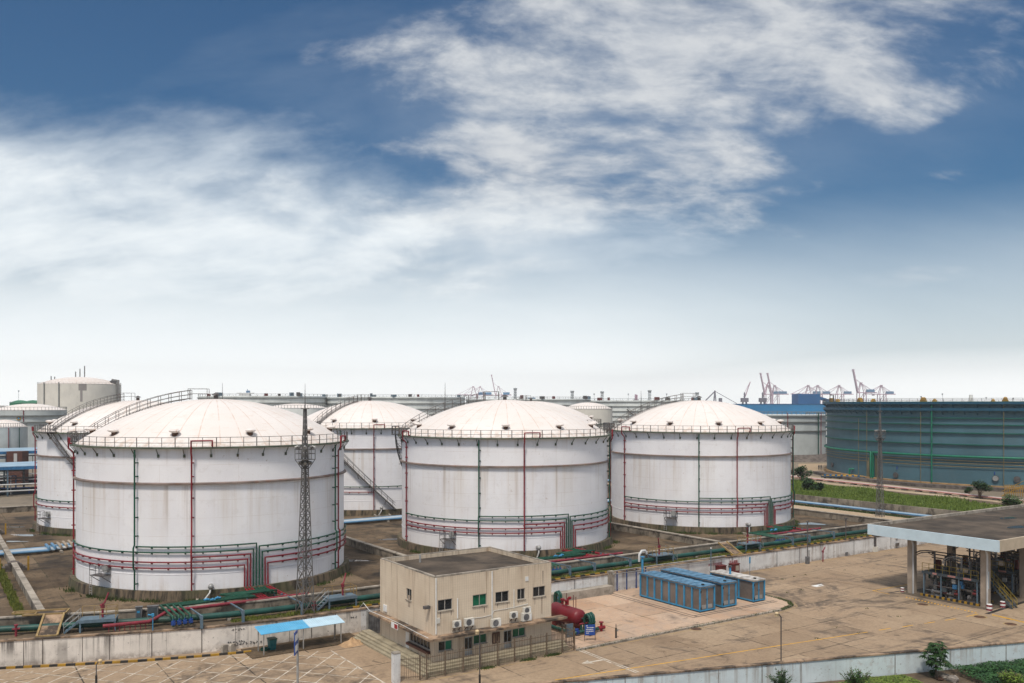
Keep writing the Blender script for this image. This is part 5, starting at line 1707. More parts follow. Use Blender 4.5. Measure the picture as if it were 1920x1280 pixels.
lamp('thin lamp post standing behind the boundary wall in the open yard', 1464.5, 69.4, 1150)
lamp('lamp post with a cream head in front of the iron fence', 899.5, 69.4, 1183, (-.2, .05))
lamp('lamp post with a cream head among the white hatched lines', 180.5, 69.2, 1240, (.25, .05))
c = at(558, 66.5, YARD)
o = thing('sign_pole', 'grey pole with a narrow blue and white sign seen edge-on, beside the hatched bay', 'sign', c, R(57))
MB().tube([(0, 0, 0), (0, 0, 4.6)], .09, 9).box(-.09, .09, -.09, .09, 4.2, 4.5).build('pole', MT['galv'], o, 40)
sb = MB().box(-1.05, -.1, -.03, .03, 3.5, 5.2).build('sign_board', MT['sign_blue'], o)
for z_ in (3.7, 4.5): MB().box(-1.0, -.15, -.036, -.031, z_, z_ + .5).build('white_panel', MT['white'], sb)

# posts in front of the far stretch of the wall
def utility(label, px, py, top, k):
    c = g(px, py, YARD)
    Y = F * (EZ - YARD) / (py - HY)
    h = zz(top, Y) - YARD
    o = thing('utility_post', label, 'post', c, 0, 'dark posts along the white wall')
    MB().tube([(0, 0, 0), (0, 0, h)], .07, 7).build('shaft', MT['dark_steel'], o)
    MB().box(-.16, .16, -.16, .16, h, h + .15).build('lamp_head', MT['dark_steel'], o)
    MB().box(-.25, .25, -.2, .2, 0, 1.0 if k else .55).build('box', MT['grey_machine'], o)
    if k: MB().tube([(.2, -.1, .9), (.2, -.1, 1.9)], .06, 6).build('riser', MT['dark_steel'], o)
    return o


utility('dark post with a tall box before the white wall, beside the red monitor', 1514, 1056, 978, 1)
utility('dark post with a low box in front of the white wall beside the canopy', 1586, 1041, 972, 0)
o = thing('ground_monitor', 'red water monitor on a standpipe at the foot of the white wall', 'water monitor', g(1543, 1052, YARD))
MB().tube([(0, 0, 0), (0, 0, 1.5)], .08, 8).tube([(0, 0, 1.3), (0, 0, 1.55)], .14, 8).tube([(-.2, 0, 1.5), (.2, 0, 1.65), (.75, .2, 2.0)], .07, 7).build('monitor', MT['crimson'], o, 50)
for px, py, l in ((1641, 1033, 'small white electrical box on a post at the end of the white wall'), (1682, 1026, 'small red and white notice on the white wall behind the canopy')):
    a_, t = on_y(px, 14.7)
    o = thing('wall_notice', l, 'notice' if px > 1650 else 'electrical box', (a_, 14.7, YARD))
    if px > 1650:
        MB().box(-.35, .35, -.03, .03, 1.5, 2.1).build('board', MT['white'], o)
        MB().box(-.3, .3, -.04, -.032, 1.58, 1.82).box(-.3, .3, -.04, -.032, 1.9, 2.02).build('red_panel', MT['red_text'], o)
        MB().box(-.35, .35, -.15, .03, .35, .8).build('box', MT['dark_stone'], o)
    else:
        MB().box(-.4, .4, -.25, .25, .0, .75).build('cabinet', MT['offwhite'], o)
        MB().box(-.16, .16, -.1, .2, .75, 2.6).build('post', MT['dark_steel'], o)

# manhole covers
for i, (px, py, l) in enumerate(((1730, 1132, 'rusty manhole cover in the yard before the hatched yellow line'), (1837, 1155.5, 'rusty manhole cover inside the yellow bracket mark'), (1895, 1169, 'rusty manhole cover beyond the hatched line at the picture edge'), (1305, 1178, 'rusty manhole cover beside the pink plot\'s kerb'))):
    c = g(px, py, YARD)
    o = thing('manhole_cover', l, 'manhole cover', c, 0, 'manhole covers in the yard')
    MB().rev([(.01, .012), (.55, .012), (.57, .004)], 20).build('lid', MT['rust'], o)
    MB().rev([(.57, .003), (.72, .008)], 20).build('rim', MT['yellow_faint'], o)

# bollards
bp = None
for px, py, l, s_ in ((1692, 1109, 'red and white bollard beside the column with the white drainpipe farthest from the viewer', .8), (1855, 1144, 'red and white bollard at the foot of the near canopy column', 1.), (1880, 1138, 'red and white bollard at the foot of the yellow stair', .95)):
    c = g(px, py, YARD)
    if bp is None:
        bp = thing('bollard', l, 'bollard', c, 0, 'red and white bollards round the loading bay')
        MB().tube([(0, 0, 0), (0, 0, .62)], .26, 14).rev([(.26, .62), (.2, .66), (.01, .67)], 14).build('drum', MT['white'], bp, 40)
        for z in (.12, .5): MB().tube([(0, 0, z - .085), (0, 0, z + .085)], .268, 14).build('red_band', MT['red'], bp, 40)
        bp.scale = (s_,) * 3
    else:
        o = dup(bp, c, 0, l); o.scale = (s_ * 1.1,) * 3
# ------------------------------------------------------------------ loading canopy
CT = 5.5
cA = g(1632, 981, CT)        # far corner of the near edge
cB = g(1867, 1014, CT)       # near corner
cx0 = (cA[0] + cB[0]) / 2
y_n, y_f = cB[1], cA[1]
so = thing('loading_canopy', 'flat-roofed loading canopy with a pale blue fascia on tan columns', 'canopy', (cx0, y_n, YARD))
top, und = CT - YARD, 4.28 - YARD
LX, DY = 46., y_f - y_n
MB().box(.28, LX, .28, DY - .28, und + .02, top - .3).build('roof_slab', MT['roof_slab'], so)
MB().box(0, .25, 0, DY, und, top).build('fascia', MT['fascia_blue'], so)
MB().box(.252, LX, 0, .25, und + .002, top - .002).build('fascia', MT['fascia_tan'], so)['label'] = 'tan fascia'
MB().box(.252, LX, DY - .25, DY - .002, und + .002, top + .06).build('parapet', MT['parapet'], so)
for px, py in ((1905, 987), (1890, 970), (1845, 972)):
    c = g(px, py, CT - .3)
    P = [(c[0] - cx0 + (1.7 * math.cos(t) + .3 * math.sin(3 * t)), c[1] - y_n + (.75 * math.sin(t) + .15 * math.cos(2 * t)), top - .295) for t in [2 * PI * k / 20 for k in range(20)]]
    if px != 1845: MB().add(P, [tuple(range(20))]).build('roof_puddle', MT['water'], so)
c1 = g(1711, 1110, YARD)
c2 = g(1846, 1137, YARD)
ca = (c1[0] + c2[0]) / 2 - cx0
IS = 8.4
for k in range(4):
    for yy in (c1[1] - y_n, c2[1] - y_n):
        x = ca + IS * k
        MB().box(x - .35, x + .45, yy - .35, yy + .35, 0, und).build('column', MT['column'], so)
        if k == 0:
            MB().tube([(x - .42, yy - .43, .05), (x - .42, yy - .43, und - .7), (x - .75, yy - .43, und - .05)], .11, 8).build('drain_pipe', MT['pipe_pale'], so, 60)
MB().box(ca - .02, ca + .1, c2[1] - y_n - .365, c2[1] - y_n - .352, 2.0, 3.9).build('notice_strip', MT['fascia_blue'], so)
tc = text('装车', .55, MT['black_text'], so, (ca + IS + .05, c1[1] - y_n - .36, und - 1.4), (R(90), 0, 0))

struct('bay_shade_pavement', MB().sheet([(cx0 + ca - 1.5, c2[1] - 1.2), (cx0 + ca + 30, c2[1] - 1.2), (cx0 + ca + 30, c1[1] + .8), (cx0 + ca - 1.5, c1[1] + .8)], YARD + .0035), MT['bay_floor'])  # darker sheet on the lanes, with the canopy's shade put into its colour
IL = (c1[1] - c2[1]) - 1.3


def make_island(label, seed):
    rr = random.Random(seed)
    o = thing('loading_rack', label, 'loading rack', (0, 0, 0), 0, 'truck loading racks under the canopy')
    y0, y1 = .5, IL
    MB().box(-1.4, 1.4, y0, y1, 0, .16).build('island_slab', MT['terrace'], o)
    n = 21
    for x in (-1.45, 1.45):
        kb = MB()
        for k in range(n):
            ya, yb = y0 + (y1 - y0) * k / n, y0 + (y1 - y0) * (k + 1) / n
            kb.box(x - .08, x + .08, ya, yb, 0, .24, k % 2)
        kb.build('kerb', [MT['yellow'], MT['black']], o)
    dz = 2.75
    MB().box(-1.35, 1.35, y0 + .1, y1 - .1, dz, dz + .08).build('deck', MT['deck'], o)
    for x in (-1.35, 1.35): MB().box(x - .04, x + .04, y0 + .1, y1 - .1, dz - .16, dz + .14).build('deck_beam', MT['deck'], o)
    for x in (-1.25, 1.25):
        for k in range(4):
            y = y0 + .3 + (y1 - y0 - .6) * k / 3
            MB().box(x - .06, x + .06, y - .06, y + .06, .16, dz - .16).build('deck_post', MT['blue_steel'], o)
    for (ya, yb, m_) in ((1.4, 2.3, 'pink_pipe'), (3.2, 4.1, 'pink_pipe'), (5.4, 5.9, 'pink_pipe')):
        MB().box(-1.40, -1.392, ya, yb, dz - .1, dz + .1).build('notice_plate', MT['pink_pipe'], o)
    r = MB()
    for x in (-1.35, 1.35):
        for k in range(9):
            y = y0 + .15 + (y1 - y0 - .3) * k / 8
            r.beam((x, y, dz), (x, y, dz + 1.05), .045)
        for h in (.55, 1.05): r.beam((x, y0 + .15, dz + h), (x, y1 - .15, dz + h), .045)
    r.build('railing', MT['olive'], o)
    # loading arms on risers
    for k, y in enumerate((y0 + 1.6, y0 + 2.7, y0 + 4.6, y0 + 5.9)):
        if y > y1 - .5: continue
        a = MB()
        H = dz + rr.uniform(1.9, 2.4)
        a.tube([(-.1, y, .2), (-.1, y, H)], .11, 8).tube([(.3, y + .2, .2), (.3, y + .2, H - .3)], .09, 8)
        L = rr.uniform(1.6, 2.1)
        s = -1 if k % 2 == 0 else 1
        P = [(-.1, y, H - .2), (-.1 - .2, y + .2 * s, H), (-.5, y + .7 * s, H + .02), (-.75, y + L * .7 * s, H - .1), (-.85, y + L * s, H - .45), (-.85, y + L * s * 1.05, H - .9)]
        a.tube(P, .075, 7)
        a.tube([(p[0] + .25, p[1], p[2] - .22) for p in P], .06, 7)
        a.tube([(-.1, y, H - .6), (-.6, y + .7 * s, H - .12)], .05, 6)
        a.build('loading_arm', MT['dark_steel' if k != 1 else 'galv'], o, 50)
    # pipework, pumps and valves below
    for k in range(44):
        z = .35 + 2.2 * rr.random()
        x = rr.uniform(-1.15, 1.1)
        ya = rr.uniform(y0 + .3, y1 - 3.); yb = ya + rr.uniform(1.5, 3.2)
        P = [(x, ya, z), (x, min(yb, y1 - .3), z), (x, min(yb, y1 - .3), rr.choice((.2, 2.6)))]
        if rr.random() < .4: P = [(x, ya, .2)] + P
        MB().tube(P, rr.choice((.05, .07, .1)), 7).build('pipe', MT[rr.choice(('dark_steel', 'grey_machine', 'lattice', 'dark_steel', 'black', 'galv', 'dark_green', 'dark_stone'))], o, 50)
    for k in range(24):
        x, y = rr.uniform(-1.1, 1.1), rr.uniform(y0 + .4, y1 - .4)
        MB().tube([(x, y, .2), (x, y, rr.uniform(1.4, 2.7))], rr.choice((.04, .06, .09)), 7).build('pipe', MT[rr.choice(('dark_steel', 'galv', 'grey_machine'))], o, 50)
    for k in range(9):
        x, y, z = rr.choice((-1, -.6, .2)) + rr.uniform(-.2, .2), y0 + .6 + (y1 - y0 - 1.2) * k / 8, rr.uniform(.6, 1.5)
        v = MB().tube([(x, y - .22, z), (x, y + .22, z)], .16, 8).tube([(x, y, z), (x, y, z + .4)], .05, 6).tube([(x, y, z + .38), (x, y, z + .43)], .17, 10)
        v.build('valve', MT[rr.choice(('pile_blue', 'grey_machine', 'dark_red_box', 'dark_steel', 'black', 'dark_steel'))], o, 40)
    for k in range(3):
        y = y0 + 1.0 + k * 2.1
        x = -.75
        p = MB().tube([(x, y - .5, .55), (x, y + .3, .55)], .24, 12).tube([(x, y + .3, .55), (x, y + .55, .55)], .33, 12).box(x - .3, x + .3, y - .6, y + .6, .16, .32)
        p.build('pump', MT['grey_machine' if k else 'dark_steel'], o, 40)
    for k in range(7):
        x, y, z = -1.15 + rr.uniform(-.1, .4), rr.uniform(y0 + .5, y1 - .5), rr.uniform(.4, 2.0)
        MB().box(x - .15, x + .15, y - .22, y + .22, z, z + .45).build('junction_box', MT[rr.choice(('grey_machine', 'pile_blue', 'galv', 'dark_steel', 'deck'))], o)
    # racks of small pipes and cabinets standing on the deck
    for k in range(10):
        x, y = rr.uniform(-1.0, 1.1), rr.uniform(y0 + .6, y1 - .6)
        H = rr.uniform(.8, 2.3)
        MB().tube([(x, y, dz + .08), (x, y, dz + H), (x + rr.uniform(-.8, .8), y + rr.uniform(-.9, .9), dz + H)], rr.choice((.04, .06, .08)), 7).build('deck_pipe', MT[rr.choice(('dark_steel', 'lattice', 'galv', 'black'))], o, 50)
    for z in (dz + 1.5, dz + 1.9, dz + 2.2):
        MB().tube([(.55, y0 + .2, z), (.55, y1 - .2, z)], .07, 7).build('overhead_pipe', MT['dark_steel'], o)
    for k in range(4):
        x, y = rr.choice((-.9, .9)), y0 + .9 + 1.7 * k
        MB().box(x - .18, x + .18, y - .25, y + .25, dz + .08, dz + rr.uniform(.7, 1.3)).build('control_cabinet', MT[rr.choice(('grey_machine', 'dark_red_box', 'deck'))], o)
    # boarding stair at the near end
    s = MB()
    for k in range(9): s.box(.25, 1.15, y0 - 2.6 + .29 * k, y0 - 2.36 + .29 * k, .27 + .28 * k, .31 + .28 * k)
    for x in (.22, 1.18): s.beam((x, y0 - 2.75, .0), (x, y0 + .05, dz), .06, .2)
    st = s.build('stair', MT['deck'], o)
    h = MB()
    for x in (.22, 1.18):
        for up in (.5, .95): h.beam((x, y0 - 2.75, up), (x, y0 + .05, dz + up), .045)
        for k in range(5): h.beam((x, y0 - 2.75 + .68 * k, .66 * k), (x, y0 - 2.75 + .68 * k, .66 * k + .95), .04)
    h.build('handrail', MT['olive'], st)
    return o


i1 = make_island('loading rack with yellow railings between the two drainpipe columns', 4)
i1.location = (cx0 + ca + 1.1, c2[1], YARD)
i2 = make_island('darker loading rack deeper under the canopy, behind the yellow stair', 9)
i2.location = (cx0 + ca + IS + .6, c2[1] + .2, YARD)
i3 = dup(i2, (cx0 + ca + 2 * IS + .6, c2[1], YARD), 0, 'loading rack farthest under the canopy, cut off by the picture edge')
c = g(1912, 1117, YARD)
o = thing('floodlight', 'cream floodlight on a short stand at the edge of the loading bay', 'floodlight', c)
MB().beam((-.3, 0, .35), (.25, 0, .75), .3, .35).build('lamp_head', MT['lampcream'], o)
MB().tube([(.3, 0, 0), (.2, 0, .6)], .05, 6).build('stand', MT['black'], o)
# ------------------------------------------------------------------ lattice floodlight masts
def make_mast(label, H, w0, lamps=8):
    o = thing('lattice_mast', label, 'floodlight mast', (0, 0, 0), R(12), 'lattice floodlight masts in the tank farm')

    def hw(z):
        u = z / H
        return w0 * (.5 * (1 - u) ** 1.15 + .085)
    for sx_ in (-1, 1):
        for sy_ in (-1, 1):
            P = [(sx_ * hw(H * k / 10), sy_ * hw(H * k / 10), H * k / 10) for k in range(11)]
            MB().tube(P, .05, 5).build('leg', MT['lattice'], o)
    br = MB()
    z = .1
    while z < H - .3:
        h = max(.55, 1.5 * hw(z) * 1.6)
        a, c = hw(z), hw(min(H, z + h))
        z2 = min(H, z + h)
        A = [(-a, -a, z), (a, -a, z), (a, a, z), (-a, a, z)]
        C = [(-c, -c, z2), (c, -c, z2), (c, c, z2), (-c, c, z2)]
        for k in range(4):
            l = (k + 1) % 4
            br.beam(A[k], C[l], .045); br.beam(A[l], C[k], .045); br.beam(C[k], C[l], .045)
        z = z2
    br.build('bracing', MT['lattice'], o)
    MB().tube([(.1, .1, 0), (.05, .05, H)], .05, 5).build('cable_ladder', MT['dark_steel'], o)
    zp = H * .752
    p = MB()
    for s in (-.68, .68):
        for z_ in (zp, zp + .55, zp + .95):
            p.beam((-.68, s, z_), (.68, s, z_), .05).beam((s, -.68, z_), (s, .68, z_), .05)
    for x in (-.68, 0, .68):
        for y in (-.68, 0, .68):
            if x or y: p.beam((x, y, zp), (x, y, zp + .95), .05)
            if x and y: p.beam((x, y, zp), (x * .35, y * .35, zp - .9), .06)
    p.box(-.68, .68, -.68, .68, zp - .03, zp + .03)
    p.build('platform', MT['lattice'], o)
    for k in range(lamps * 2):
        a = 2 * PI * k / lamps + .2
        up = k < lamps
        r, z_ = (.78, zp + 1.2) if up else (.5, zp - .3)
        e = Vector((math.cos(a), math.sin(a), 0))
        c = e * r + Vector((0, 0, z_))
        l = MB().tube([c - e * .16 + Vector((0, 0, .08)), c + e * .14 - Vector((0, 0, .07))], .2, 9, radii=[.09, .16]).tube([c, c - Vector((0, 0, .3))], .03, 5)
        l.build('floodlight', MT['galv' if k % 2 else 'lattice'], o, 40)
    MB().tube([(0, 0, H), (0, 0, H + 1.4), (0, 0, H + 2.4)], .04, 5, radii=[.06, .03, .012]).build('lightning_rod', MT['lattice'], o)
    MB().box(-.3, .3, -.3, .3, H - .05, H + .03).build('top_plate', MT['lattice'], o)
    return o


ms = make_mast('tall lattice floodlight mast standing in front of the big white tank', 19.6, 1.08)
ms.location = at(572, 84.2, 0)
ms2 = make_mast('lattice floodlight mast standing before the slate-blue tank', 18.7, .95)
ms2.location = at(1650, 156, 0)

# ------------------------------------------------------------------ slate-blue floating-roof tank
BC, BR_ = (217.74, 61.6), 49.0


def on_circle(px, c, r, far=False):
    u = (px - CX) / F
    dx, dy = u * RT[0] + FW[0], u * RT[1] + FW[1]
    ox, oy = CAM[0] - c[0], CAM[1] - c[1]
    a, b_, cc = dx * dx + dy * dy, 2 * (dx * ox + dy * oy), ox * ox + oy * oy - r * r
    D = max(0, b_ * b_ - 4 * a * cc) ** .5
    t = (-b_ + (D if far else -D)) / (2 * a)
    x, y = CAM[0] + dx * t, CAM[1] + dy * t
    return math.degrees(math.atan2(y - c[1], x - c[0])), t


bt = thing('floating_roof_tank', 'huge slate-blue open-top storage tank with green and blue ring girders', 'storage tank', (*BC, 0))
mid = on_circle(1726, BC, BR_)
HB = zz(752, mid[1])
MB().rev([(BR_ + .7, -.5), (BR_ + .7, .85), (BR_ - .2, .9)], 160).build('foundation', MT['ochre_base'], bt, 40)
MB().rev([(BR_, .85), (BR_, HB - .1), (BR_ - .1, HB - .1), (BR_ - .1, HB - 6)], 200).build('shell', MT['blue_shell'], bt, 40)
MB().rev([(BR_ - .1, HB - 5.), (.01, HB - 5.)], 100).build('floating_roof', MT['grey_shell'], bt)


def girder(py, depth, th, col, tr=False):
    z = zz(py, mid[1])
    b = MB().rev([(BR_, z), (BR_ + depth, z), (BR_ + depth, z + th), (BR_, z + th)], 200)
    if tr:
        for k in range(120):
            b.beam(pol(BR_ + .02, k * 3, z - .95), pol(BR_ + depth - .05, k * 3 + .0, z), .12)
            b.beam(pol(BR_ + depth, k * 3, z - .05), pol(BR_ + .1, k * 3 + 1.5, z - .5), .08)
    b.build('ring_girder', MT[col], bt, 40)


girder(756.5, 1.2, .55, 'blue_girder', True)
girder(768.5, 1.0, .65, 'blue_girder', True)
for py in (782.5, 794.5, 809.5, 830.5): girder(py, .45, .22, 'green_girder')
b = MB()
zt = HB + .0
for k in range(150):
    a = k * 2.4
    b.beam(pol(BR_ + 1., a, zt - .3), pol(BR_ + 1., a, zt + .8), .06)
for h in (.4, .8): b.tube(arc(BR_ + 1., zt + h, 0, 360, 1.2), .04, 4, False)
b.build('railing', MT['rail'], bt)
MB().rev([(BR_ - .1, zt - .12), (BR_ + 1.15, zt - .12), (BR_ + 1.15, zt + .06), (BR_ - .1, zt + .06)], 200, close=True).build('rim_walkway', MT['green_girder'], bt, 40)
for px, far in ((1612, 0), (1731, 0), (1885, 0), (1637, 1), (1752, 1), (1862, 1), (1570, 0)):
    a, t = on_circle(px, BC, BR_ + .4, far)
    e = Vector(pol(1, a, 0)); tt = Vector((-e.y, e.x, 0))
    c = e * (BR_ + .3) + Vector((0, 0, zt + .05))
    w_, h_ = (.72, 1.05) if px != 1570 else (.45, .7)
    vs = [c + tt * s * w_ * (1 if z == 0 else .55) + e * d * .5 + Vector((0, 0, z)) for z in (0, h_ * .75) for s, d in ((-1, -1), (1, -1), (1, 1), (-1, 1))]
    vs += [c + tt * s * w_ * .38 + e * d * .35 + Vector((0, 0, h_)) for s, d in ((-1, -1), (1, -1), (1, 1), (-1, 1))]
    q = [(3, 2, 1, 0), (0, 1, 5, 4), (1, 2, 6, 5), (2, 3, 7, 6), (3, 0, 4, 7), (4, 5, 9, 8), (5, 6, 10, 9), (6, 7, 11, 10), (7, 4, 8, 11), (8, 9, 10, 11)]
    MB().add(vs, q).build('foam_hood', MT['yellow'], bt)
a_b, _ = on_circle(1638, BC, BR_)
zr = zz(851.5, mid[1])
for s in (-1, 1):
    P = arc(BR_ + .55, zr, a_b + s * (120 if s > 0 else 70), a_b + s * 1.0 / BR_ * 57 * .4, 1.5) + [pol(BR_ + .55, a_b + s * .4, .7)]
    MB().tube(P, .28, 8).build('ring_pipe', MT['bright_green'], bt, 60)
    for k, py in enumerate((861, 866, 872, 878)):
        z = zz(py - 2, mid[1])
        a_e = a_b + s * (-1) * 0 + s * (1.2 + .45 * k)
        P = arc(BR_ + .3, z, a_b + s * (110 if s > 0 else 70), a_e, 1.5) + [pol(BR_ + .3, a_e, .7)]
        if k < 3: MB().tube(P, .08, 7).build('ring_pipe', MT['ochre'], bt, 60)
for px, col, r in ((1610, 'ochre', .05), (1625.5, 'ochre', .055), (1726.5, 'ochre', .06), (1747, 'bright_green', .17), (1882, 'ochre', .065)):
    a, t = on_circle(px, BC, BR_ + .7)
    MB().tube([pol(BR_ + .75, a, .9), pol(BR_ + .75, a, HB - (4.5 if px == 1610 else .2))], r, 7).build('riser_pipe', MT[col], bt, 50)
for px in (1562, 1681, 1867, 1907):
    a, t = on_circle(px, BC, BR_)
    e = Vector(pol(1, a, 0))
    c = e * BR_ + Vector((0, 0, 2.6 if px != 1681 else 2.0))
    MB().tube([c, c + e * .35], .55, 14).tube([c + e * .35, c + e * .42], .72, 14).build('manhole', MT['dark_steel'], bt, 40)
    if px == 1867: MB().tube([c + e * .43, c + e * .47], .6, 14).build('manhole_cover', MT['galv'], bt, 40)
for px in (1682.5, 1865.5):
    a, t = on_circle(px, BC, BR_)
    e = Vector(pol(1, a, 0)); c = e * (BR_ + .01) + Vector((0, 0, zz(876 if px < 1700 else 886, t)))
    MB().beam(c - Vector((0, 0, .35)), c + Vector((0, 0, .35)), .6, .06).build('number_plate', MT['sign_blue'], bt)
st = MB()
a, t = on_circle(1556, BC, BR_ + .8)
for k in range(3): pass
MB().box(-.5, .5, -.5, .5, 0, 1.1).build('rim_cabin', MT['yellow'], bt, loc=(*pol(BR_ + .3, a, 0)[:2], zt))
st.tube([pol(BR_ + 1., a + 1, zt), pol(BR_ + 1., a + 1, zt + 2.4)], .12, 6).tube([pol(BR_ + .6, a + 3, zt), pol(BR_ + .6, a + 3, zt + 2.0)], .18, 6)
st.build('vent_post', MT['dark_steel'], bt)
# bank and pipework at its foot
P = [(BC[0] + (BR_ + 4) * math.cos(R(k)), BC[1] + (BR_ + 4) * math.sin(R(k))) for k in range(140, 301, 4)]
o = thing('stone_bank', 'low dark stone bank round the foot of the slate-blue tank', 'bank', (*BC, 0))
MB().wall([(x - BC[0], y - BC[1]) for x, y in P], 2.4, -.2, .75).build('bank', MT['dark_stone'], o)
p0, p1 = g(1517, 896.5, .35), g(1935, 941, .35)
o = thing('pipe_track', 'faded red and white pipe track along the dirt road by the slate-blue tank', 'pipe track', (p0[0], p0[1], 0))
dx, dy = p1[0] - p0[0], p1[1] - p0[1]
L = math.hypot(dx, dy); nx, ny = -dy / L, dx / L
for k in range(4):
    MB().tube([(nx * .4 * k - dx * .15, ny * .4 * k - dy * .15, .45), (dx + nx * .4 * k, dy + ny * .4 * k, .45)], .16, 7).build('pipe', MT['pink_pipe' if k in (0, 2) else 'pipe_pale'], o, 50)
for k in range(16): MB().box(dx * k / 16 - .3, dx * k / 16 + .9, dy * k / 16 - .2, dy * k / 16 + .9, 0, .28).build('sleeper', MT['dark_stone'], o)
c = g(1600, 893, .4)
o = thing('valve_station', 'yellow, green and dark blue pipe station at the foot of the slate-blue tank', 'valve station', (c[0], c[1], 0), R(-57))
for k in range(5): MB().tube([(-8 + k * .3, -.6 * k, .5), (-2 + k, -.6 * k + .3, .8), (6 + k * .7, 2.5 - .3 * k, .9), (13, 5.0 - .2 * k, 1.0)], .17, 7).build('pipe', MT['yellow'], o, 60)
MB().tube([(-1, 1.2, .4), (-1, 1.2, 2.4), (2.2, 1.8, 2.5), (2.6, 2., .6)], .25, 8).tube([(0.6, 1.6, .9), (12, 5., 1.3)], .2, 8).build('pipe', MT['bright_green'], o, 60)
for k in range(7): MB().tube([(-7 + 1.4 * k, -2.6 - .1 * k, .1), (-7 + 1.4 * k, -2.6 - .1 * k, 1.1)], .3, 8).build('valve', MT['pile_blue'], o, 40)
MB().tube([(-8, -2.9, .5), (4, -3.6, .5)], .28, 8).build('header', MT['plinth'], o)
c = g(1908, 928, .3)
o = thing('steel_stair', 'yellow steel stair and platform against the slate-blue tank\'s foundation', 'stair', (c[0], c[1], 0), R(-40))
s = MB()
for k in range(9):
    s.beam((-2.6 + .45 * k, 0, .1), (-2.6 + .45 * k, 0, 2.6), .1)
for z in (.9, 1.7, 2.5): s.beam((-2.6, 0, z), (1.5, 0, z), .1)
s.beam((-3, .6, .1), (1.5, .6, 2.4), .15).beam((-3, .6, 1.1), (1.5, .6, 3.4), .08)
s.build('frame', MT['yellow'], o)

# ------------------------------------------------------------------ far tanks
def far_tank(label, px, Y, r, ztop, z0=0., m='grey_tank', kind='float', rings=(), ring_col='dull_girder', group='pale tanks on the skyline', dome=0., name='far_tank'):
    c = at(px, Y, 0)
    o = thing(name, label, 'storage tank', (c[0], c[1], 0), 0, group)
    n = 96
    MB().rev([(r, z0), (r, ztop)] + ([(r - .3, ztop), (.01, ztop - 1.5)] if kind == 'float' else []), n).build('shell', MT[m], o, 40)
    if z0 > .5: MB().rev([(r + 8, -.2), (r + 3., z0), (.1, z0 + .01)], n).build('foundation', MT['dark_stone'], o)
    for z in rings:
        MB().rev([(r, z), (r + .45, z), (r + .45, z + .3), (r, z + .34)], n).build('ring_girder', MT[ring_col], o, 40)
    if dome:
        sp = (r * r + dome * dome) / (2 * dome)
        MB().rev([(r + .1, ztop)] + [(r - r * k / 10, ztop + math.sqrt(sp * sp - (r - r * k / 10) ** 2) - (sp - dome)) for k in range(10)] + [(.01, ztop + dome)], n).build('dome_roof', MT['dome' if kind != 'green' else 'tank_green_roof'], o, 30)
    b = MB()
    for k in range(60): b.beam(pol(r - .1, k * 6, ztop), pol(r - .1, k * 6, ztop + 1.), .09)
    b.tube(arc(r - .1, ztop + 1., 0, 360, 4), .05, 4, False)
    b.build('railing', MT['dull_girder'], o)
    return o, c


def clutter(o, r, z, n, seed):
    rr = random.Random(seed)
    for k in range(n):
        a = rr.uniform(180, 330)
        p = pol(r - rr.uniform(.3, 1.2), a, z)
        s = rr.uniform(.4, 1.)
        MB().box(p[0] - s, p[0] + s, p[1] - s, p[1] + s, z + .0, z + rr.uniform(.8, 1.8)).build('rim_box', MT[rr.choice(('dark_steel', 'dark_red_box', 'blue_steel'))], o)


for px, Y, r, zt_, l in ((495, 430, 30.5, 23.5, 'wide pale-grey floating-roof tank behind the lattice mast tank'), (742, 445, 35., 23.2, 'wide pale-grey floating-roof tank behind the zigzag-stair tank'),
                         (990, 470, 33., 22.4, 'wide pale-grey tank behind the dome of the beige building\'s tank'), (1190, 500, 36., 21.7, 'wide pale-grey tank with crossed stair lines, seen in the gap between two white domes')):
    o, c = far_tank(l, px, Y, r, zt_, rings=(zt_ - 1., zt_ - 3.4, zt_ - 6., zt_ - 8.6, zt_ - 11.2, zt_ - 14))
    clutter(o, r, zt_, 9, int(px))
    if px == 1190:
        s = MB()
        for u0, u1, za, zb in ((222, 236, 17, 9), (250, 240, 16, 7)):
            P = [pol(r + .8, u0 + (u1 - u0) * k / 6, za + (zb - za) * k / 6) for k in range(7)]
            s.tube(P, .35, 5); s.tube([(p[0], p[1], p[2] + 1.2) for p in P], .1, 4)
        s.build('shell_stair', MT['dark_steel'], o)
o, c = far_tank('small pale dome-roofed tank just over the shoulder of the lattice mast tank', 556, 300, 10.5, zz(764, 290), dome=1.5, rings=(12.,))
o, c = far_tank('small off-white dome-roofed tank between two big white domes', 1102, 330, 9.2, zz(765.5, 321), dome=2.4, rings=(12.5,), m='cream_tank')
o, c = far_tank('pale-grey flat-topped tank on a stone bank beside the slate-blue tank', 1462, 325, 16.2, zz(777, 310), 2.0, rings=(zz(780, 310), zz(791, 310), zz(808, 310)), m='grey_shell')
for px, col, w_ in ((1477, 'red', .12), (1534, 'dark_green', .2), (1539, 'red', .12)):
    a, t = on_circle(px, c, 16.5)
    MB().tube([pol(16.6, a, 2.), pol(16.6, a, zz(777, 310) + .8)], w_, 6).build('riser_pipe', MT[col], o, 50)
far_tank('pale-green flat-topped tank squeezed behind the slate-blue tank\'s left edge', 1588, 385, 17., zz(777, 370), 2.0, rings=(14., 11.))
o, c = far_tank('grey dome-roofed tank with two ring girders beside the white tank row', 57, 290, 10.8, zz(768, 280), dome=2.1, rings=(zz(779.5, 280), zz(791.5, 280)), m='grey_shell')
a, t = on_circle(44, c, 10.9)
MB().tube([pol(11., a, 4), pol(11., a, zz(769, 280) + .2)], .13, 6).build('riser_pipe', MT['crimson'], o)
a, t = on_circle(35, c, 10.9)
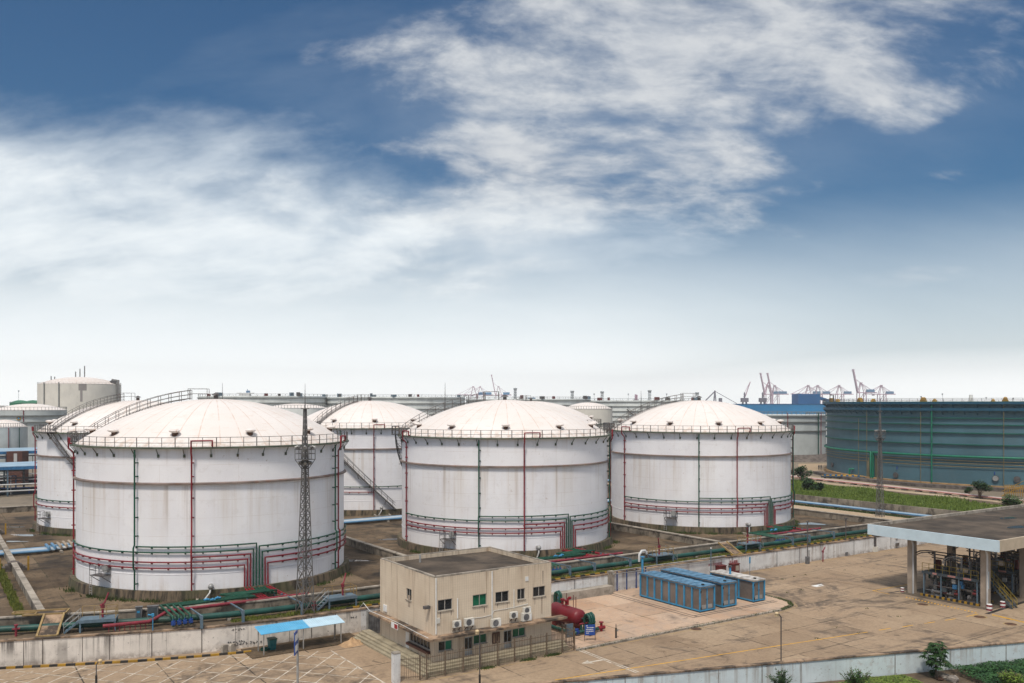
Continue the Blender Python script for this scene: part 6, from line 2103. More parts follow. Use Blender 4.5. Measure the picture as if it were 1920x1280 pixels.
e = Vector(pol(1, a, 0)); c_ = e * 10.9 + Vector((0, 0, zz(783, 280)))
MB().tube([c_, c_ + e * .05], .65, 16).build('round_emblem', MT['yellow'], o)
MB().tube([c_ + e * .051, c_ + e * .08], .33, 16).build('round_emblem', MT['sky_blue'], o)
o, c = far_tank('small white dome-roofed tank behind the blue pump shelter roofs', 8, 235, 5.5, zz(800, 230), dome=1.9, m='grey_shell')
for px, col in ((16, 'crimson'), (36, 'dark_green')):
    a, t = on_circle(px, c, 5.6)
    MB().tube([pol(5.7, a, 2), pol(5.7, a, zz(801, 230))], .1, 6).build('riser_pipe', MT[col], o)
for px, l in ((38, 'green-roofed tank farther from the cream tank'), (62, 'green-roofed tank touching the cream tank\'s outline')):
    far_tank(l + ' on the skyline', px, 700, 7.5, zz(754.5, 700), dome=2.3, kind='green', m='tank_green_roof', group='green-roofed tanks on the skyline')
# big cream cryogenic tank
Yc = 610
o, c = far_tank('big cream concrete gas tank with a shallow dome rising over the skyline', 150, Yc, 26.2, zz(718, Yc - 24), m='cream_tank', dome=5.2)
zc = zz(718, Yc - 24)
a, t = on_circle(153, c, 26.2)
MB().rev([(26.28, zc - 12), (26.32, zc - .2)], 4, a - 2, a + 1.2).build('stain_patch', MT['grey_patch'], o)
MB().rev([(26.29, zc - 4.5), (26.33, zc - .1)], 6, a - 4, a + 6.5).build('stain_patch', MT['grey_patch'], o)
for px in (83, 110.5):
    a, t = on_circle(px, c, 26.5)
    MB().tube([pol(26.7, a, 0), pol(26.7, a, zc + 1.)], .35, 6).build('riser_pipe', MT['dull_girder'], o)
a, t = on_circle(220, c, 26.9)
MB().tube([pol(27.6, a, 0), pol(27.6, a, zc + 2.4), pol(23., a, zc + 3.)], .8, 7).build('pipe_bridge', MT['lattice'], o, 60)
MB().box(-2, 2, -2, 2, 0, 2).build('rim_box', MT['dark_steel'], o, loc=pol(24, a, zc + .5))
for dx_, h in ((-3, 4), (0, 6), (3.2, 8), (-20, 3.5), (-17.5, 3)):
    zb = zc + (4.8 if abs(dx_) < 5 else 2.3)
    MB().tube([(dx_ * RT[0], dx_ * RT[1], zb), (dx_ * RT[0], dx_ * RT[1], zb + h)], .35, 5).build('vent_stack', MT['lattice'], o)

# ------------------------------------------------------------------ pump shelters at the edge
def shelter(label, x0, x1, y0, y1, z, seed):
    o = thing('pump_shelter', label, 'shelter', ((x0 + x1) / 2, (y0 + y1) / 2, 0), 0, 'blue-roofed pump shelters')
    w, l = (x1 - x0) / 2, (y1 - y0) / 2
    MB().add([(-w, -l, z), (w, -l, z), (w, l, z + .35), (-w, l, z + .35), (-w, -l, z - .28), (w, -l, z - .28), (w, l, z + .07), (-w, l, z + .07)], [(0, 1, 2, 3), (7, 6, 5, 4), (0, 4, 5, 1), (1, 5, 6, 2), (2, 6, 7, 3), (3, 7, 4, 0)]).build('roof', MT['roof_white_blue'], o)
    MB().box(-w, w, -l - .06, -l + .1, z - .75, z - .1).build('eaves_beam', MT['pile_blue'], o)
    n = 5
    for k in range(n):
        for y in (-l + .3, l - .3):
            x = -w + .5 + (2 * w - 1) * k / (n - 1)
            MB().box(x - .16, x + .16, y - .16, y + .16, 0, z - .3 + (.3 if y > 0 else 0)).build('post', MT['blue_steel'], o)
    rr = random.Random(seed)
    for k in range(16):
        zz_ = rr.uniform(.5, z - 1.2); y = rr.uniform(-l * .8, l * .8)
        xa = rr.uniform(-w, w * .3); xb = xa + rr.uniform(4, 16)
        MB().tube([(xa, y, zz_), (min(xb, w), y, zz_), (min(xb, w), y, .2)], rr.choice((.1, .16, .22)), 6).build('pipe', MT[rr.choice(('pile_blue', 'grey_machine', 'pipe_pale', 'dark_steel', 'dark_steel', 'navy'))], o, 50)
    for k in range(9):
        x, y = rr.uniform(-w, w), rr.uniform(-l * .7, l * .7)
        s = rr.uniform(.5, 1.2)
        MB().tube([(x, y, 0), (x, y, 2.2 * s)], .6 * s, 10).tube([(x, y, 2.2 * s), (x, y, 2.6 * s)], .3 * s, 8).build('pump', MT[rr.choice(('grey_machine', 'pile_blue', 'dark_steel', 'plinth', 'yellow' if k == 2 else 'dark_steel'))], o, 40)
    MB().box(-w, w, -l * .2, l * .3, 0, 1.3).build('machine_base', MT['plinth'], o)
    for zr_ in (1.2, 2.6): MB().tube([(-w, -l - .8, zr_), (w, -l - .8, zr_)], .16, 6).build('pipe', MT['pipe_pale'], o)
    return o


s0 = g(-60, 925, 0); 
e0 = at(60, 185, 0)
b0 = at(0, 190, 0)
shelter('blue-roofed pump shelter with posts in front, packed with blue and grey pipework', b0[0] - 22, b0[0] + 9.5, b0[1] - 1, b0[1] + 9, zz(876, 186), 3)
b1 = at(0, 216, 0)
shelter('second blue-roofed shelter behind the first, with a red-brown cabin under it', b1[0] - 24, b1[0] + 11, b1[1], b1[1] + 10, zz(846, 214), 5)
c = at(33, 217, 4.6)
o = thing('cabin', 'small red-brown cabin with a pale door between the two blue shelter roofs', 'cabin', (c[0], c[1], 0), R(-33))
MB().box(-1.9, 1.9, -1.5, 1.5, 0, 8.3).build('wall', MT['wood'], o)
MB().box(-.1, .7, -1.56, -1.5, 5.8, 7.8).build('door', MT['pipe_pale'], o)

# ------------------------------------------------------------------ harbour skyline
def crane(label, px, up, house='crane_house', scale=1.0, grp='container cranes on the skyline', flip=1, Y=2600, mt='crane_pink'):
    o = thing('container_crane', label, 'crane', at(px, Y, 0), math.atan2(RT[1], RT[0]), grp)
    m = MT[mt]
    f = MB()
    T = 1.6
    G_, A_ = 46., 73.
    for x in (-9, 10):
        for y in (-9, 9): MB().beam((x, y, 0), (x * .95, y, G_), T * 1.2).build('leg', m, o)
    for y in (-9, 9):
        f.beam((-9, y, 16), (10, y, 16), T); f.beam((-9, y, 16), (10, y, G_), T * .7)
    for x in (-9, 10): f.beam((x, -9, 16), (x, 9, 16), T); f.beam((x, -9, G_), (x, 9, G_), T)
    for y in (-4, 4): f.beam((-10, y, G_ + 1), (40, y, G_ + 1), 2.4)
    for y in (-6, 6):
        f.beam((-8.5, y, G_), (-2, y * .4, A_), T); f.beam((10, y, G_), (0, y * .4, A_), T * .8)
        f.beam((-2, y * .4, A_), (36, y * .5, G_ + 2), .7); f.beam((-2, y * .4, A_), (22, y * .5, G_ + 2), .6)
    f.box(-4, 2, -3.5, 3.5, A_ - 1, A_ + 1.2)
    f.build('frame', m, o)
    bm = MB()
    if up:
        tip = (-22, G_ + 62)
        for y in (-4, 4): bm.beam((-10, y, G_ + 1), (tip[0], y * .7, tip[1]), 2.6)
        for k in range(8):
            u = k / 7
            x, z = -10 + (tip[0] + 10) * u, G_ + 1 + (tip[1] - G_ - 1) * u
            bm.beam((x, -4, z), (x, 4, z), 1.6)
        bm.box(tip[0] - 2, tip[0] + 2, -4, 4, tip[1] - 2, tip[1] + 2)
        for y in (-3, 3): bm.beam((-2, y, A_), (-17, y, G_ + 38), .6)
    else:
        for y in (-4, 4):
            bm.beam((-10, y, G_ + 1), (-52, y * .7, G_ + 2), 2.2)
            bm.beam((-2, y * .6, A_), (-48, y * .5, G_ + 3), .7); bm.beam((-2, y * .6, A_), (-30, y * .5, G_ + 3), .6)
    bm.build('boom', m, o)
    MB().box(14, 34, -5, 5, G_ + 2, G_ + 9.5).build('machine_house', MT[house], o)
    MB().box(-28, -22, -3, 3, G_ - 3, G_).build('cab', MT['crane_grey'], o) if not up else None
    o.scale = (scale * flip, scale, scale)
    return o


CL = 'container crane with its boom lowered on the hazy skyline right of the slate-blue tank edge'
crane('twin boom-up crane, the one farther from the blue tower block', 1440, True)
crane('twin boom-up crane, the one closer to the blue tower block', 1453, True)
crane('boom-lowered crane directly above the blue tower block', 1516, False)
crane('boom-lowered crane just past the blue tower block', 1534, False)
crane('boom-lowered crane standing alone before the tall raised boom', 1574, False)
crane('crane with the tallest raised boom on the whole skyline', 1615, True, scale=1.1)
crane('last boom-lowered crane beside the tallest raised boom', 1653, False)
crane('boom-lowered crane over the dome of the beige building\'s tank, with a big blue house', 888, False, 'shed_blue', .95)
crane('boom-lowered crane whose big blue house overlaps its twin\'s', 901, False, 'shed_blue', .95)
crane('solitary raised-boom crane above the beige building\'s tank dome', 935, True, 'shed_blue', .95)
for px, l in ((1396, 'small grey jib crane on the skyline nearest the third white dome'), (1430, 'small grey jib crane close to the twin raised booms')):
    o = thing('jib_crane', l, 'crane', at(px, 1300, 0), math.atan2(RT[1], RT[0]), 'small jib cranes on the skyline')
    b = MB()
    for x in (-4, 4):
        for y in (-4, 4): b.beam((x, y, 0), (x * .6, y * .6, 22), 1.2)
    b.box(-5, 5, -4, 4, 22, 28).beam((0, 0, 28), (0, 0, 36), 2.)
    b.build('portal', MT['crane_grey'], o)
    MB().beam((1, 0, 30), (8.5, 0, 52), 1.1).beam((0, 0, 36), (8.5, 0, 52), .5).build('jib', MT['crane_pink'], o)
o = thing('ship_unloader', 'low purple-red ship unloader with a raised beam behind the third white dome', 'crane', at(1338, 1300, 0), math.atan2(RT[1], RT[0]))
b = MB()
b.beam((-14, 0, 22), (2, 0, 38), 1.4).beam((2, 0, 38), (34, 0, 20), .7).beam((0, 0, 18), (2, 0, 39), 1.6).beam((4, 0, 18), (2, 0, 39), 1.2)
b.box(-16, -10, -3, 3, 19, 24).box(-4, 12, -4, 4, 14, 23).box(8, 12, -3, 3, 23, 28)
for x in (-4, 10): b.box(x - 1, x + 1, -4, 4, 0, 15)
b.build('frame', MT['crane_grey'], o)

Yb = 900
o = thing('harbour_shed', 'long low bright blue harbour shed across the skyline', 'shed', at(1372, Yb, 0), math.atan2(RT[1], RT[0]))
wpx = Yb / F
MB().box(-25 * wpx, 176 * wpx, 0, 40, 0, zz(757, Yb)).build('wall', MT['shed_blue'], o)
MB().box(-25 * wpx, 176 * wpx, -.4, 40.4, zz(757, Yb), zz(757, Yb) + .6).build('roof', MT['shed_blue_dark'], o)
o = thing('tower_block', 'dark blue windowless tower block rising over the long blue shed', 'building', at(1517, Yb + 20, 0), math.atan2(RT[1], RT[0]))
wpx = (Yb + 20) / F
MB().box(-20 * wpx, 20.5 * wpx, 0, 22, 0, zz(737, Yb)).build('wall', MT['shed_blue_dark'], o)
MB().beam((20 * wpx, 5, zz(744, Yb)), (52 * wpx, 5, zz(754, Yb)), 4., 3.).build('conveyor', MT['shed_blue_dark'], o)
MB().box(-18 * wpx, -12 * wpx, 4, 10, zz(737, Yb), zz(736, Yb)).build('roof_box', MT['crane_grey'], o)
o = thing('ship', 'white ship superstructure showing over the pale-grey tanks', 'ship', at(457, 2200, 0), math.atan2(RT[1], RT[0]))
k_ = 2200 / F
MB().box(-14 * k_, 14 * k_, 0, 20, 0, zz(742, 2200)).build('hull', MT['white'], o)
MB().box(-9 * k_, 10 * k_, 2, 18, zz(742, 2200), zz(736, 2200)).box(-14 * k_, 17 * k_, 4, 14, zz(736.5, 2200), zz(735, 2200)).build('superstructure', MT['white'], o)
MB().box(3 * k_, 9 * k_, 6, 14, zz(735, 2200), zz(731, 2200)).tube([(5 * k_, 8, zz(731, 2200)), (5 * k_, 8, zz(728, 2200))], .8, 6).build('funnel', MT['crane_house'], o)
SK = 'pale floodlight masts on the skyline'
for px, py, Y in ((35, 732, 700), (70.5, 732, 700), (966, 728, 800), (1073, 733, 800), (1129, 734, 850), (1218, 732, 800), (1307, 736, 850), (1114, 738, 600), (1250, 738, 600), (1178, 738, 700), (1767, 738, 500), (1727, 743, 500), (1849, 745, 500), (1900, 746, 520)):
    h = zz(py, Y)
    o = thing('skyline_mast', 'thin pale floodlight mast with a small lamp crown, on the skyline', 'mast', at(px, Y, 0), 0, SK)
    r = Y / F * (.9 if px not in (966, 1218, 1307, 1073, 1129) else 1.9)
    m_ = MT['mast_pale']
    if px in (966, 1218, 1307, 1073, 1129):
        b = MB()
        for x in (-1, 1):
            for y in (-1, 1): b.beam((x * r, y * r, 0), (x * r * .8, y * r * .8, h), .35)
        z = 0.
        while z < h - 2:
            for s in (-1, 1):
                b.beam((-r, s * r, z), (r, s * r, z + 2.4), .25); b.beam((s * r, r, z), (s * r, -r, z + 2.4), .25)
            z += 2.4
        b.build('pole', m_, o)
        MB().rev([(r * 1.3, h - 1.4), (r * 1.9, h), (r * 1.9, h + .8), (.01, h + .8)], 8).build('lamp_crown', m_, o)
    else:
        MB().tube([(0, 0, 0), (0, 0, h)], r * .35, 6).build('pole', m_, o)
        MB().rev([(r * .6, h - .5), (r * 1.5, h), (r * 1.5, h + .5), (.01, h + .5)], 8).build('lamp_crown', m_, o)
for px, py, Y, l in ((834.5, 716, 260, 'thin dark lightning rod over the beige building\'s tank'), (1202, 732, 260, 'thin dark lightning rod in the gap before the third white dome'), (417, 716, 300, 'faint lightning rod over the lattice mast tank\'s dome')):
    o = thing('lightning_rod', l, 'mast', at(px, Y, 0), 0, 'thin lightning rods behind the white tanks')
    h = zz(py, Y)
    MB().tube([(0, 0, 0), (0, 0, h * .7), (0, 0, h)], .1, 6, radii=[.22, .16, .04]).build('pole', MT['lattice'], o)
for px, py, w_, l in ((1104, 741, 4, 'purple-red plant tower on the skyline, the smaller one'), (1193, 738, 5, 'purple-red plant tower on the skyline, the bigger one with two stacks')):
    Y = 1200; k_ = Y / F
    o = thing('plant_tower', l, 'tower', at(px, Y, 0), math.atan2(RT[1], RT[0]), 'purple-red plant towers')
    MB().box(-w_ * k_, w_ * k_, 0, 8, 0, zz(748, Y)).build('base', MT['crane_grey'], o)
    MB().box(-w_ * .4 * k_, 0, 0, 5, 0, zz(py, Y)).box(.15 * w_ * k_, .5 * w_ * k_, 0, 5, 0, zz(py + 1, Y)).build('stack', MT['crane_pink'], o)
o = thing('blue_deckhouse', 'tiny blue block on the skyline right of the solitary raised boom', 'building', at(998, 1200, 0), math.atan2(RT[1], RT[0]))
MB().box(-8 * 1200 / F, 6 * 1200 / F, 0, 10, 0, zz(744, 1200)).box(-12 * 1200 / F, -9 * 1200 / F, 0, 8, 0, zz(746, 1200)).build('wall', MT['shed_blue'], o)
o = thing('silo', 'pale green ribbed silo top over the slate-blue tank rim', 'silo', at(1820.5, 620, 0), 0)
zs = zz(741, 620)
MB().rev([(1.9 * 620 / F * 2, 0), (5 * 620 / F, zs - 5), (3.2 * 620 / F, zs - .4), (3.2 * 620 / F, zs + .8), (.01, zs + .8)], 12).build('body', MT['grey_tank'], o, 40)
# two workers far off on the pale road
for px, l in ((1535.5, 'distant person in dark clothes on the pale road, closer to the shrubs'), (1539.5, 'distant person in dark clothes on the pale road, closer to the slate-blue tank')):
    c = g(px, 880.5, .1)
    bpy_me = bpy.data.meshes.new('person')
    vv = [(0, 0, .95), (0, 0, 1.15), (0, 0, 1.4), (0, 0, 1.5), (0, .01, 1.58), (0, .01, 1.7), (.1, 0, .9), (.12, .03, .5), (.12, 0, .06), (.12, -.12, .04), (-.1, 0, .9), (-.13, .02, .5), (-.14, 0, .06), (-.14, -.12, .04), (.2, 0, 1.38), (.26, .02, 1.12), (.25, -.06, .86), (-.2, 0, 1.38), (-.26, .02, 1.12), (-.25, -.06, .86)]
    ee = [(0, 1), (1, 2), (2, 3), (3, 4), (4, 5), (0, 6), (6, 7), (7, 8), (8, 9), (0, 10), (10, 11), (11, 12), (12, 13), (2, 14), (14, 15), (15, 16), (2, 17), (17, 18), (18, 19)]
    rad = [.15, .15, .16, .06, .09, .09, .1, .065, .045, .04, .1, .065, .045, .04, .06, .045, .04, .06, .045, .04]
    bpy_me.from_pydata(vv, ee, [])
    o = bpy.data.objects.new('person', bpy_me)
    COL.objects.link(o)
    md = o.modifiers.new('skin', 'SKIN')
    for v, r in zip(bpy_me.skin_vertices[0].data, rad): v.radius = (r, r * .8)
    bpy_me.skin_vertices[0].data[0].use_root = True
    o.modifiers.new('sub', 'SUBSURF').levels = 1
    bpy_me.materials.append(MT['plinth'])
    o.location = c
    tag(o, l, 'person', 'people on the pale road')
# ------------------------------------------------------------------ vegetation
def leafs(mb, c, rx, ry, rz, n, s, rr, hollow=.35, droop=0.):
    for _ in range(n):
        while True:
            x, y, z = (rr.uniform(-1, 1) for _ in range(3))
            d = x * x + y * y + z * z
            if hollow * hollow < d < 1: break
        p = Vector((c[0] + x * rx, c[1] + y * ry, c[2] + z * rz))
        a, t = rr.uniform(0, 2 * PI), rr.uniform(-.7, .7)
        u = Vector((math.cos(a), math.sin(a), t - droop)).normalized()
        v = u.cross(Vector((rr.uniform(-.4, .4), rr.uniform(-.4, .4), 1))).normalized()
        k = s * rr.uniform(.6, 1.3)
        mb.add([p, p + u * k * .5 + v * k * .32, p + u * k, p + u * k * .5 - v * k * .32], [(0, 1, 2, 3)])


def shrub(name, label, cat, c, w, h, n, s, m, seed, group=None, stem=.25, clumps=9):
    rr = random.Random(seed)
    o = thing(name, label, cat, c, 0, group)
    f, t = MB(), MB()
    for k in range(clumps):
        a = rr.uniform(0, 2 * PI); q = rr.uniform(0, .75) ** .7
        x, y = math.cos(a) * q * w / 2, math.sin(a) * q * w / 2
        z = h * (stem + (1 - stem) * rr.uniform(.15, .85) * (1 - .45 * q))
        r = w * rr.uniform(.16, .28)
        leafs(f, (x, y, z), r, r, r * .75, n // clumps, s, rr)
        t.tube([(0, 0, 0), (x * .3, y * .3, z * .5), (x, y, z)], .03, 5, radii=[.05 + w * .012, .03 + w * .006, .012])
    f.build('crown', m, o)
    t.build('trunk', MT['trunk'], o)
    return o


SH = 'shrubs round the grass field'
shrub('shrub', 'dark round shrub hugging the third white tank\'s edge', 'shrub', g(1503, 903), 5.2, 5., 1500, .5, MT['leaf_dark'], 1, SH)
shrub('shrub', 'dark shrub in the grass, bigger one of the pair beside the third white tank', 'shrub', g(1515, 924), 4.8, 4., 1500, .45, MT['leaf_dark'], 2, SH)
shrub('shrub', 'small dark shrub in the grass, lesser one of the pair beside the third white tank', 'shrub', g(1540, 923), 2.8, 2.6, 800, .4, MT['leaf_dark'], 3, SH)
shrub('shrub', 'dark spreading shrub on a bare trunk before the slate-blue tank', 'shrub', g(1836, 934), 4.4, 4.0, 1500, .4, MT['leaf_dark'], 4, SH, .45)
shrub('shrub', 'low dark shrub merging with the spreading one before the slate-blue tank', 'shrub', g(1818, 929), 2.2, 2.2, 600, .35, MT['leaf_dark'], 14, SH)
shrub('shrub', 'bright green rounded shrub at the canopy roof\'s far edge', 'shrub', g(1893, 956), 4.6, 3.6, 1700, .35, MT['leaf_mid'], 5, SH)

# papaya-like tree at the front wall
c = g(1755, 1270, -1.75)
o = thing('small_tree', 'small broad-leaved tree with drooping dark leaves against the boundary wall', 'tree', c)
rr = random.Random(8)
tr, cr = MB(), MB()
tr.tube([(0, 0, 0), (.03, 0, .6), (-.02, .02, 1.2), (0, 0, 2.3)], .07, 7, radii=[.085, .075, .06, .04])
tips = []
for k in range(80):
    z = .85 + 1.95 * rr.random() ** .85
    a = rr.uniform(0, 2 * PI)
    L = rr.uniform(.25, 1.0) * (1.0 if z < 2.1 else .7)
    p0 = Vector((0, 0, min(2.25, z - .25)))
    p1 = Vector((math.cos(a) * L, math.sin(a) * L, z + .08))
    tr.tube([p0, (p0 + p1) / 2 + Vector((0, 0, .1)), p1], .012, 4)
    for j in range(8):                                        # hand-shaped leaf: fingers round the stalk end
        b_ = a + (j - 3.5) * .55
        u = Vector((math.cos(b_), math.sin(b_), -.35 - rr.random() * .35)).normalized()
        v = u.cross(Vector((0, 0, 1))).normalized()
        q = rr.uniform(.34, .55)
        cr.add([p1, p1 + u * q * .45 + v * q * .17 + Vector((0, 0, .03)), p1 + u * q, p1 + u * q * .45 - v * q * .17 + Vector((0, 0, .03))], [(0, 1, 2, 3)])
tr.build('trunk', MT['trunk'], o, 50)
cr.build('crown', MT['leaf_dark'], o)
b = MB()
GS = 'young leafy shrubs in the garden'


def sapling(label, px, py, w, h, n, m, seed, s=.13):
    rr = random.Random(seed)
    c = g(px, py, -1.75)
    o = thing('young_shrub', label, 'shrub', c, 0, GS)
    t, f = MB(), MB()
    for k in range(n):
        a = rr.uniform(0, 2 * PI); q = w / 2 * rr.uniform(.2, 1)
        hh = h * rr.uniform(.6, 1) * (1 - .3 * q / w)
        P = [(0, 0, 0), (math.cos(a) * q * .4, math.sin(a) * q * .4, hh * .55), (math.cos(a) * q, math.sin(a) * q, hh)]
        t.tube(P, .012, 4)
        for j in range(44):
            u = .25 + .65 * rr.random()
            x, y, z = (P[1][i] + (P[2][i] - P[1][i]) * (u * 2 - 1) if u > .5 else P[0][i] + (P[1][i] - P[0][i]) * u * 2 for i in range(3))
            leafs(f, (x, y, z), .12, .12, .12, 1, s * 1.25, rr, 0.)
    t.build('trunk', MT['trunk'], o)
    f.build('crown', m, o)


sapling('leafy dark shrub standing alone in front of the boundary wall', 1462, 1296, 2.2, 1.9, 26, MT['leaf_dark'], 31)
sapling('sprawling yellow-tipped shrub in front of the boundary wall beside mown grass', 1604, 1300, 2.6, 2.2, 40, MT['leaf_mid'], 33)
sapling('lime-green bushy shrub in the dark ground cover', 1897, 1300, 2.4, 1.9, 80, MT['leaf_lime'], 35, .16)
sapling('tiny dark seedling at the foot of the small broad-leaved tree', 1748, 1268, .7, .75, 9, MT['leaf_dark'], 37)


def ground_cover(name, label, pts_fn, n, s, m, hfun, seed):
    rr = random.Random(seed)
    mb = MB()
    for _ in range(n):
        p = pts_fn(rr)
        h = hfun(p[0], p[1]) * rr.uniform(.75, 1.05)
        a = rr.uniform(0, 2 * PI)
        q = s * rr.uniform(.6, 1.3)
        u = Vector((math.cos(a), math.sin(a), rr.uniform(-.5, .5))).normalized()
        v = u.cross(Vector((rr.uniform(-.5, .5), rr.uniform(-.5, .5), 1))).normalized()
        b0 = Vector((p[0], p[1], p[2] + h))
        mb.add([b0 - u * q * .5, b0 + v * q * .35, b0 + u * q * .5, b0 - v * q * .35], [(0, 1, 2, 3)])
    return tag(mb.build(name, m), label, None, None, 'stuff')


def wob(x, y): return .5 * (math.sin(x * 1.7 + 1.3 * math.sin(y * 1.1)) + math.sin(y * 2.3 + 1.7 * math.sin(x * .9)))


s_t = (c[0] - FW0[0]) * fd[0] + (c[1] - FW0[1]) * fd[1]


def gc_pts(rr):
    s = s_t + 2.0 + rr.random() * 16
    d = .2 + rr.random() ** .8 * 5
    if s - s_t < 3.5 and rr.random() < .6: s += 2
    p = fw(s, d)
    return (p[0], p[1], -1.75)


ground_cover('ground_cover', 'dark green creeping ground cover behind the boundary wall', gc_pts, 26000, .17, MT['ivy'], lambda x, y: .42 + .14 * wob(x, y), 3)


def gr_pts(rr):
    s = s_t - 9.5 + rr.random() * 7.5
    p = fw(s, .3 + rr.random() * 4 + max(0, (s_t - 5.5 - s)) * .2)
    return (p[0], p[1], -1.75)


ground_cover('garden_grass', 'short bright grass patch in the garden in front of the boundary wall', gr_pts, 9000, .13, MT['field'], lambda x, y: .1 + .04 * wob(x, y), 5)
for px, py, s_, l in ((1772, 1272, .42, 'dark grey stone at the foot of the small tree'), (1786, 1276, .5, 'pale rubble stone in the garden bed by the small tree'), (1762, 1274, .28, 'reddish broken stone at the foot of the small tree')):
    q = g(px, py, -1.75)
    rr = random.Random(px)
    b = MB().ball((0, 0, s_ * .35), s_, 9, 6, .6)
    b.v = [(x + rr.uniform(-.06, .06), y + rr.uniform(-.06, .06), max(-.02, z + rr.uniform(-.05, .05))) for x, y, z in b.v]
    tag(b.build('stone', MT['stone' if px != 1762 else 'rust'], loc=q), l, 'stone', 'stones in the garden bed')


def blades(name, label, fn, n, h, w, m, seed):
    rr = random.Random(seed)
    mb = MB()
    for _ in range(n):
        p = fn(rr)
        if p is None: continue
        a = rr.uniform(0, 2 * PI)
        hh = h * rr.uniform(.5, 1.2) * (p[3] if len(p) > 3 else 1.)
        dx, dy = math.cos(a) * w / 2, math.sin(a) * w / 2
        lx, ly = rr.uniform(-.4, .4) * hh, rr.uniform(-.4, .4) * hh
        mb.add([(p[0] - dx, p[1] - dy, p[2]), (p[0] + dx, p[1] + dy, p[2]), (p[0] + lx, p[1] + ly, p[2] + hh)], [(0, 1, 2)])
    return tag(mb.build(name, m), label, None, None, 'stuff')


def strip_fn(rr):
    x = rr.uniform(-12, 100)
    d = rr.random()
    if wob(x * .35, d * 3) + .35 < rr.uniform(-.9, .5): return None
    y = strip_y(x, .75 + d * 1.15 if rr.random() < .8 else 2.6 + d * 1.6)
    return (x, y, 0., .8 + .5 * wob(x, y))


blades('strip_grass', 'rough grass growing along the pipeline on top of the retaining wall', strip_fn, 26000, .26, .12, MT['grass'], 7)


def left_strip(rr):
    x = rr.uniform(-36, -14)
    if wob(x * .8, 1) < .1: return None
    return (x, strip_y(x, rr.uniform(2.8, 4.1)), 0., .8)


blades('strip_grass', 'sparse grass between the pipeline and the bund wall by the monitor platform', left_strip, 2500, .28, .12, MT['grass'], 17)


def field_fn(rr):
    y = rr.uniform(18, 96)
    x1 = 139.5 + (y - 28) * .22
    x = rr.uniform(115.2, x1)
    k = 1 + .6 * wob(x * .22, y * .16)
    if x > x1 - 4 and rr.random() < .5: return None
    return (x, y, 0., max(.35, k))


blades('field_grass', 'tall green grass field between the low grey wall and the dirt road', field_fn, 60000, .75, .28, MT['field'], 9)


def verge_fn(rr):
    x = rr.choice((97.5 + rr.random() * 1.6, 107.8 + rr.random() * 1.1))
    return (x, rr.uniform(17, 90), 0.)


blades('verge_grass', 'yellow-green grass verges beside the sandy service road', verge_fn, 9000, .3, .2, MT['weed'], 19)


def gutter_fn(rr):
    y = rr.uniform(29, 62)
    return (-27.95 + rr.uniform(-.35, .35) + .1 * wob(y, 1), y, 0.)


blades('gutter_grass', 'strip of tall grass growing in the gutter beside the stepped bund wall', gutter_fn, 6000, .5, .14, MT['grass'], 23)


def weed_fn(rr):
    k = rr.random()
    if k < .5:
        t = rr.choice(TANKS1 + TANKS2[:1])
        a = rr.choice((188, 205, 214, 221, 232, 247, 258, 263, 300, 318)) + rr.gauss(0, 2.2)
        r = 15.85 + abs(rr.gauss(0, .35))
        return (t[0] + r * math.cos(R(a)), t[1] + r * math.sin(R(a)), 0., 1.6)
    if k < .85:
        i = rr.randrange(len(edge) - 1)
        u = rr.random()
        if i == 0: u = rr.random() ** .7
        p = (edge[i][0] + (edge[i + 1][0] - edge[i][0]) * u, edge[i][1] + (edge[i + 1][1] - edge[i][1]) * u)
        return (p[0] + rr.gauss(0, .12), p[1] - .1 + rr.gauss(0, .12), YARD + .1, .55)
    x = rr.choice((10.6, 11., 4., 8.2, -7.5, 14.8)) + rr.gauss(0, .35)
    return (x, -2.1 + rr.gauss(0, .15), YARD, .6) if x > 0 else (14.9 + rr.gauss(0, .2), rr.uniform(22, 60), 0., .6)


blades('weeds', 'dark weeds sprouting at tank foundations and along the kerb', weed_fn, 8000, .25, .09, MT['weed'], 29)
WT = 'tiny weed tufts in the yard\'s slab joints'


def yard_weeds(rr):
    q = rr.choice(((1467, 1085), (1490, 1080), (1502, 1105), (1510, 1077), (1583, 1068), (1625, 1140), (1678, 1048), (1685, 1155), (1610, 1186), (1566, 1175), (1475, 1110), (1532, 1197)))
    c = g(*q, YARD)
    return (c[0] + rr.gauss(0, .14), c[1] + rr.gauss(0, .14), YARD, .4)


blades('yard_weeds', WT, yard_weeds, 160, .25, .07, MT['weed'], 41)

# ------------------------------------------------------------------ air, sky, light, camera
HAZE = True
if HAZE:
    hz = MB().box(-3600, 3600, -330, 3900, YARD - 1.5, 175.)
    m = bpy.data.materials.new('haze')
    m.use_nodes = True
    nt = m.node_tree
    nt.nodes.clear()
    v = nd(nt, 'ShaderNodeVolumePrincipled', {'Color': (.90, .94, .97, 1.), 'Density': .00014, 'Anisotropy': .2})
    out = nd(nt, 'ShaderNodeOutputMaterial')
    nt.links.new(v.outputs[0], out.inputs['Volume'])
    tag(hz.build('haze', m), 'thin pale haze over the harbour', None, None, 'stuff')

SUN_EL, SUN_DIR = 60., (-FW[0] * .9 - RT[0] * .25, -FW[1] * .9 - RT[1] * .25)
l_ = math.hypot(*SUN_DIR)
sd = Vector((SUN_DIR[0] / l_ * math.cos(R(SUN_EL)), SUN_DIR[1] / l_ * math.cos(R(SUN_EL)), math.sin(R(SUN_EL))))
sun = bpy.data.lights.new('sun', 'SUN')
sun.energy = 2.4
sun.angle = R(10)
sun.color = (1., .92, .82)
so_ = bpy.data.objects.new('sun', sun)
COL.objects.link(so_)
so_.rotation_euler = sd.to_track_quat('Z', 'Y').to_euler()

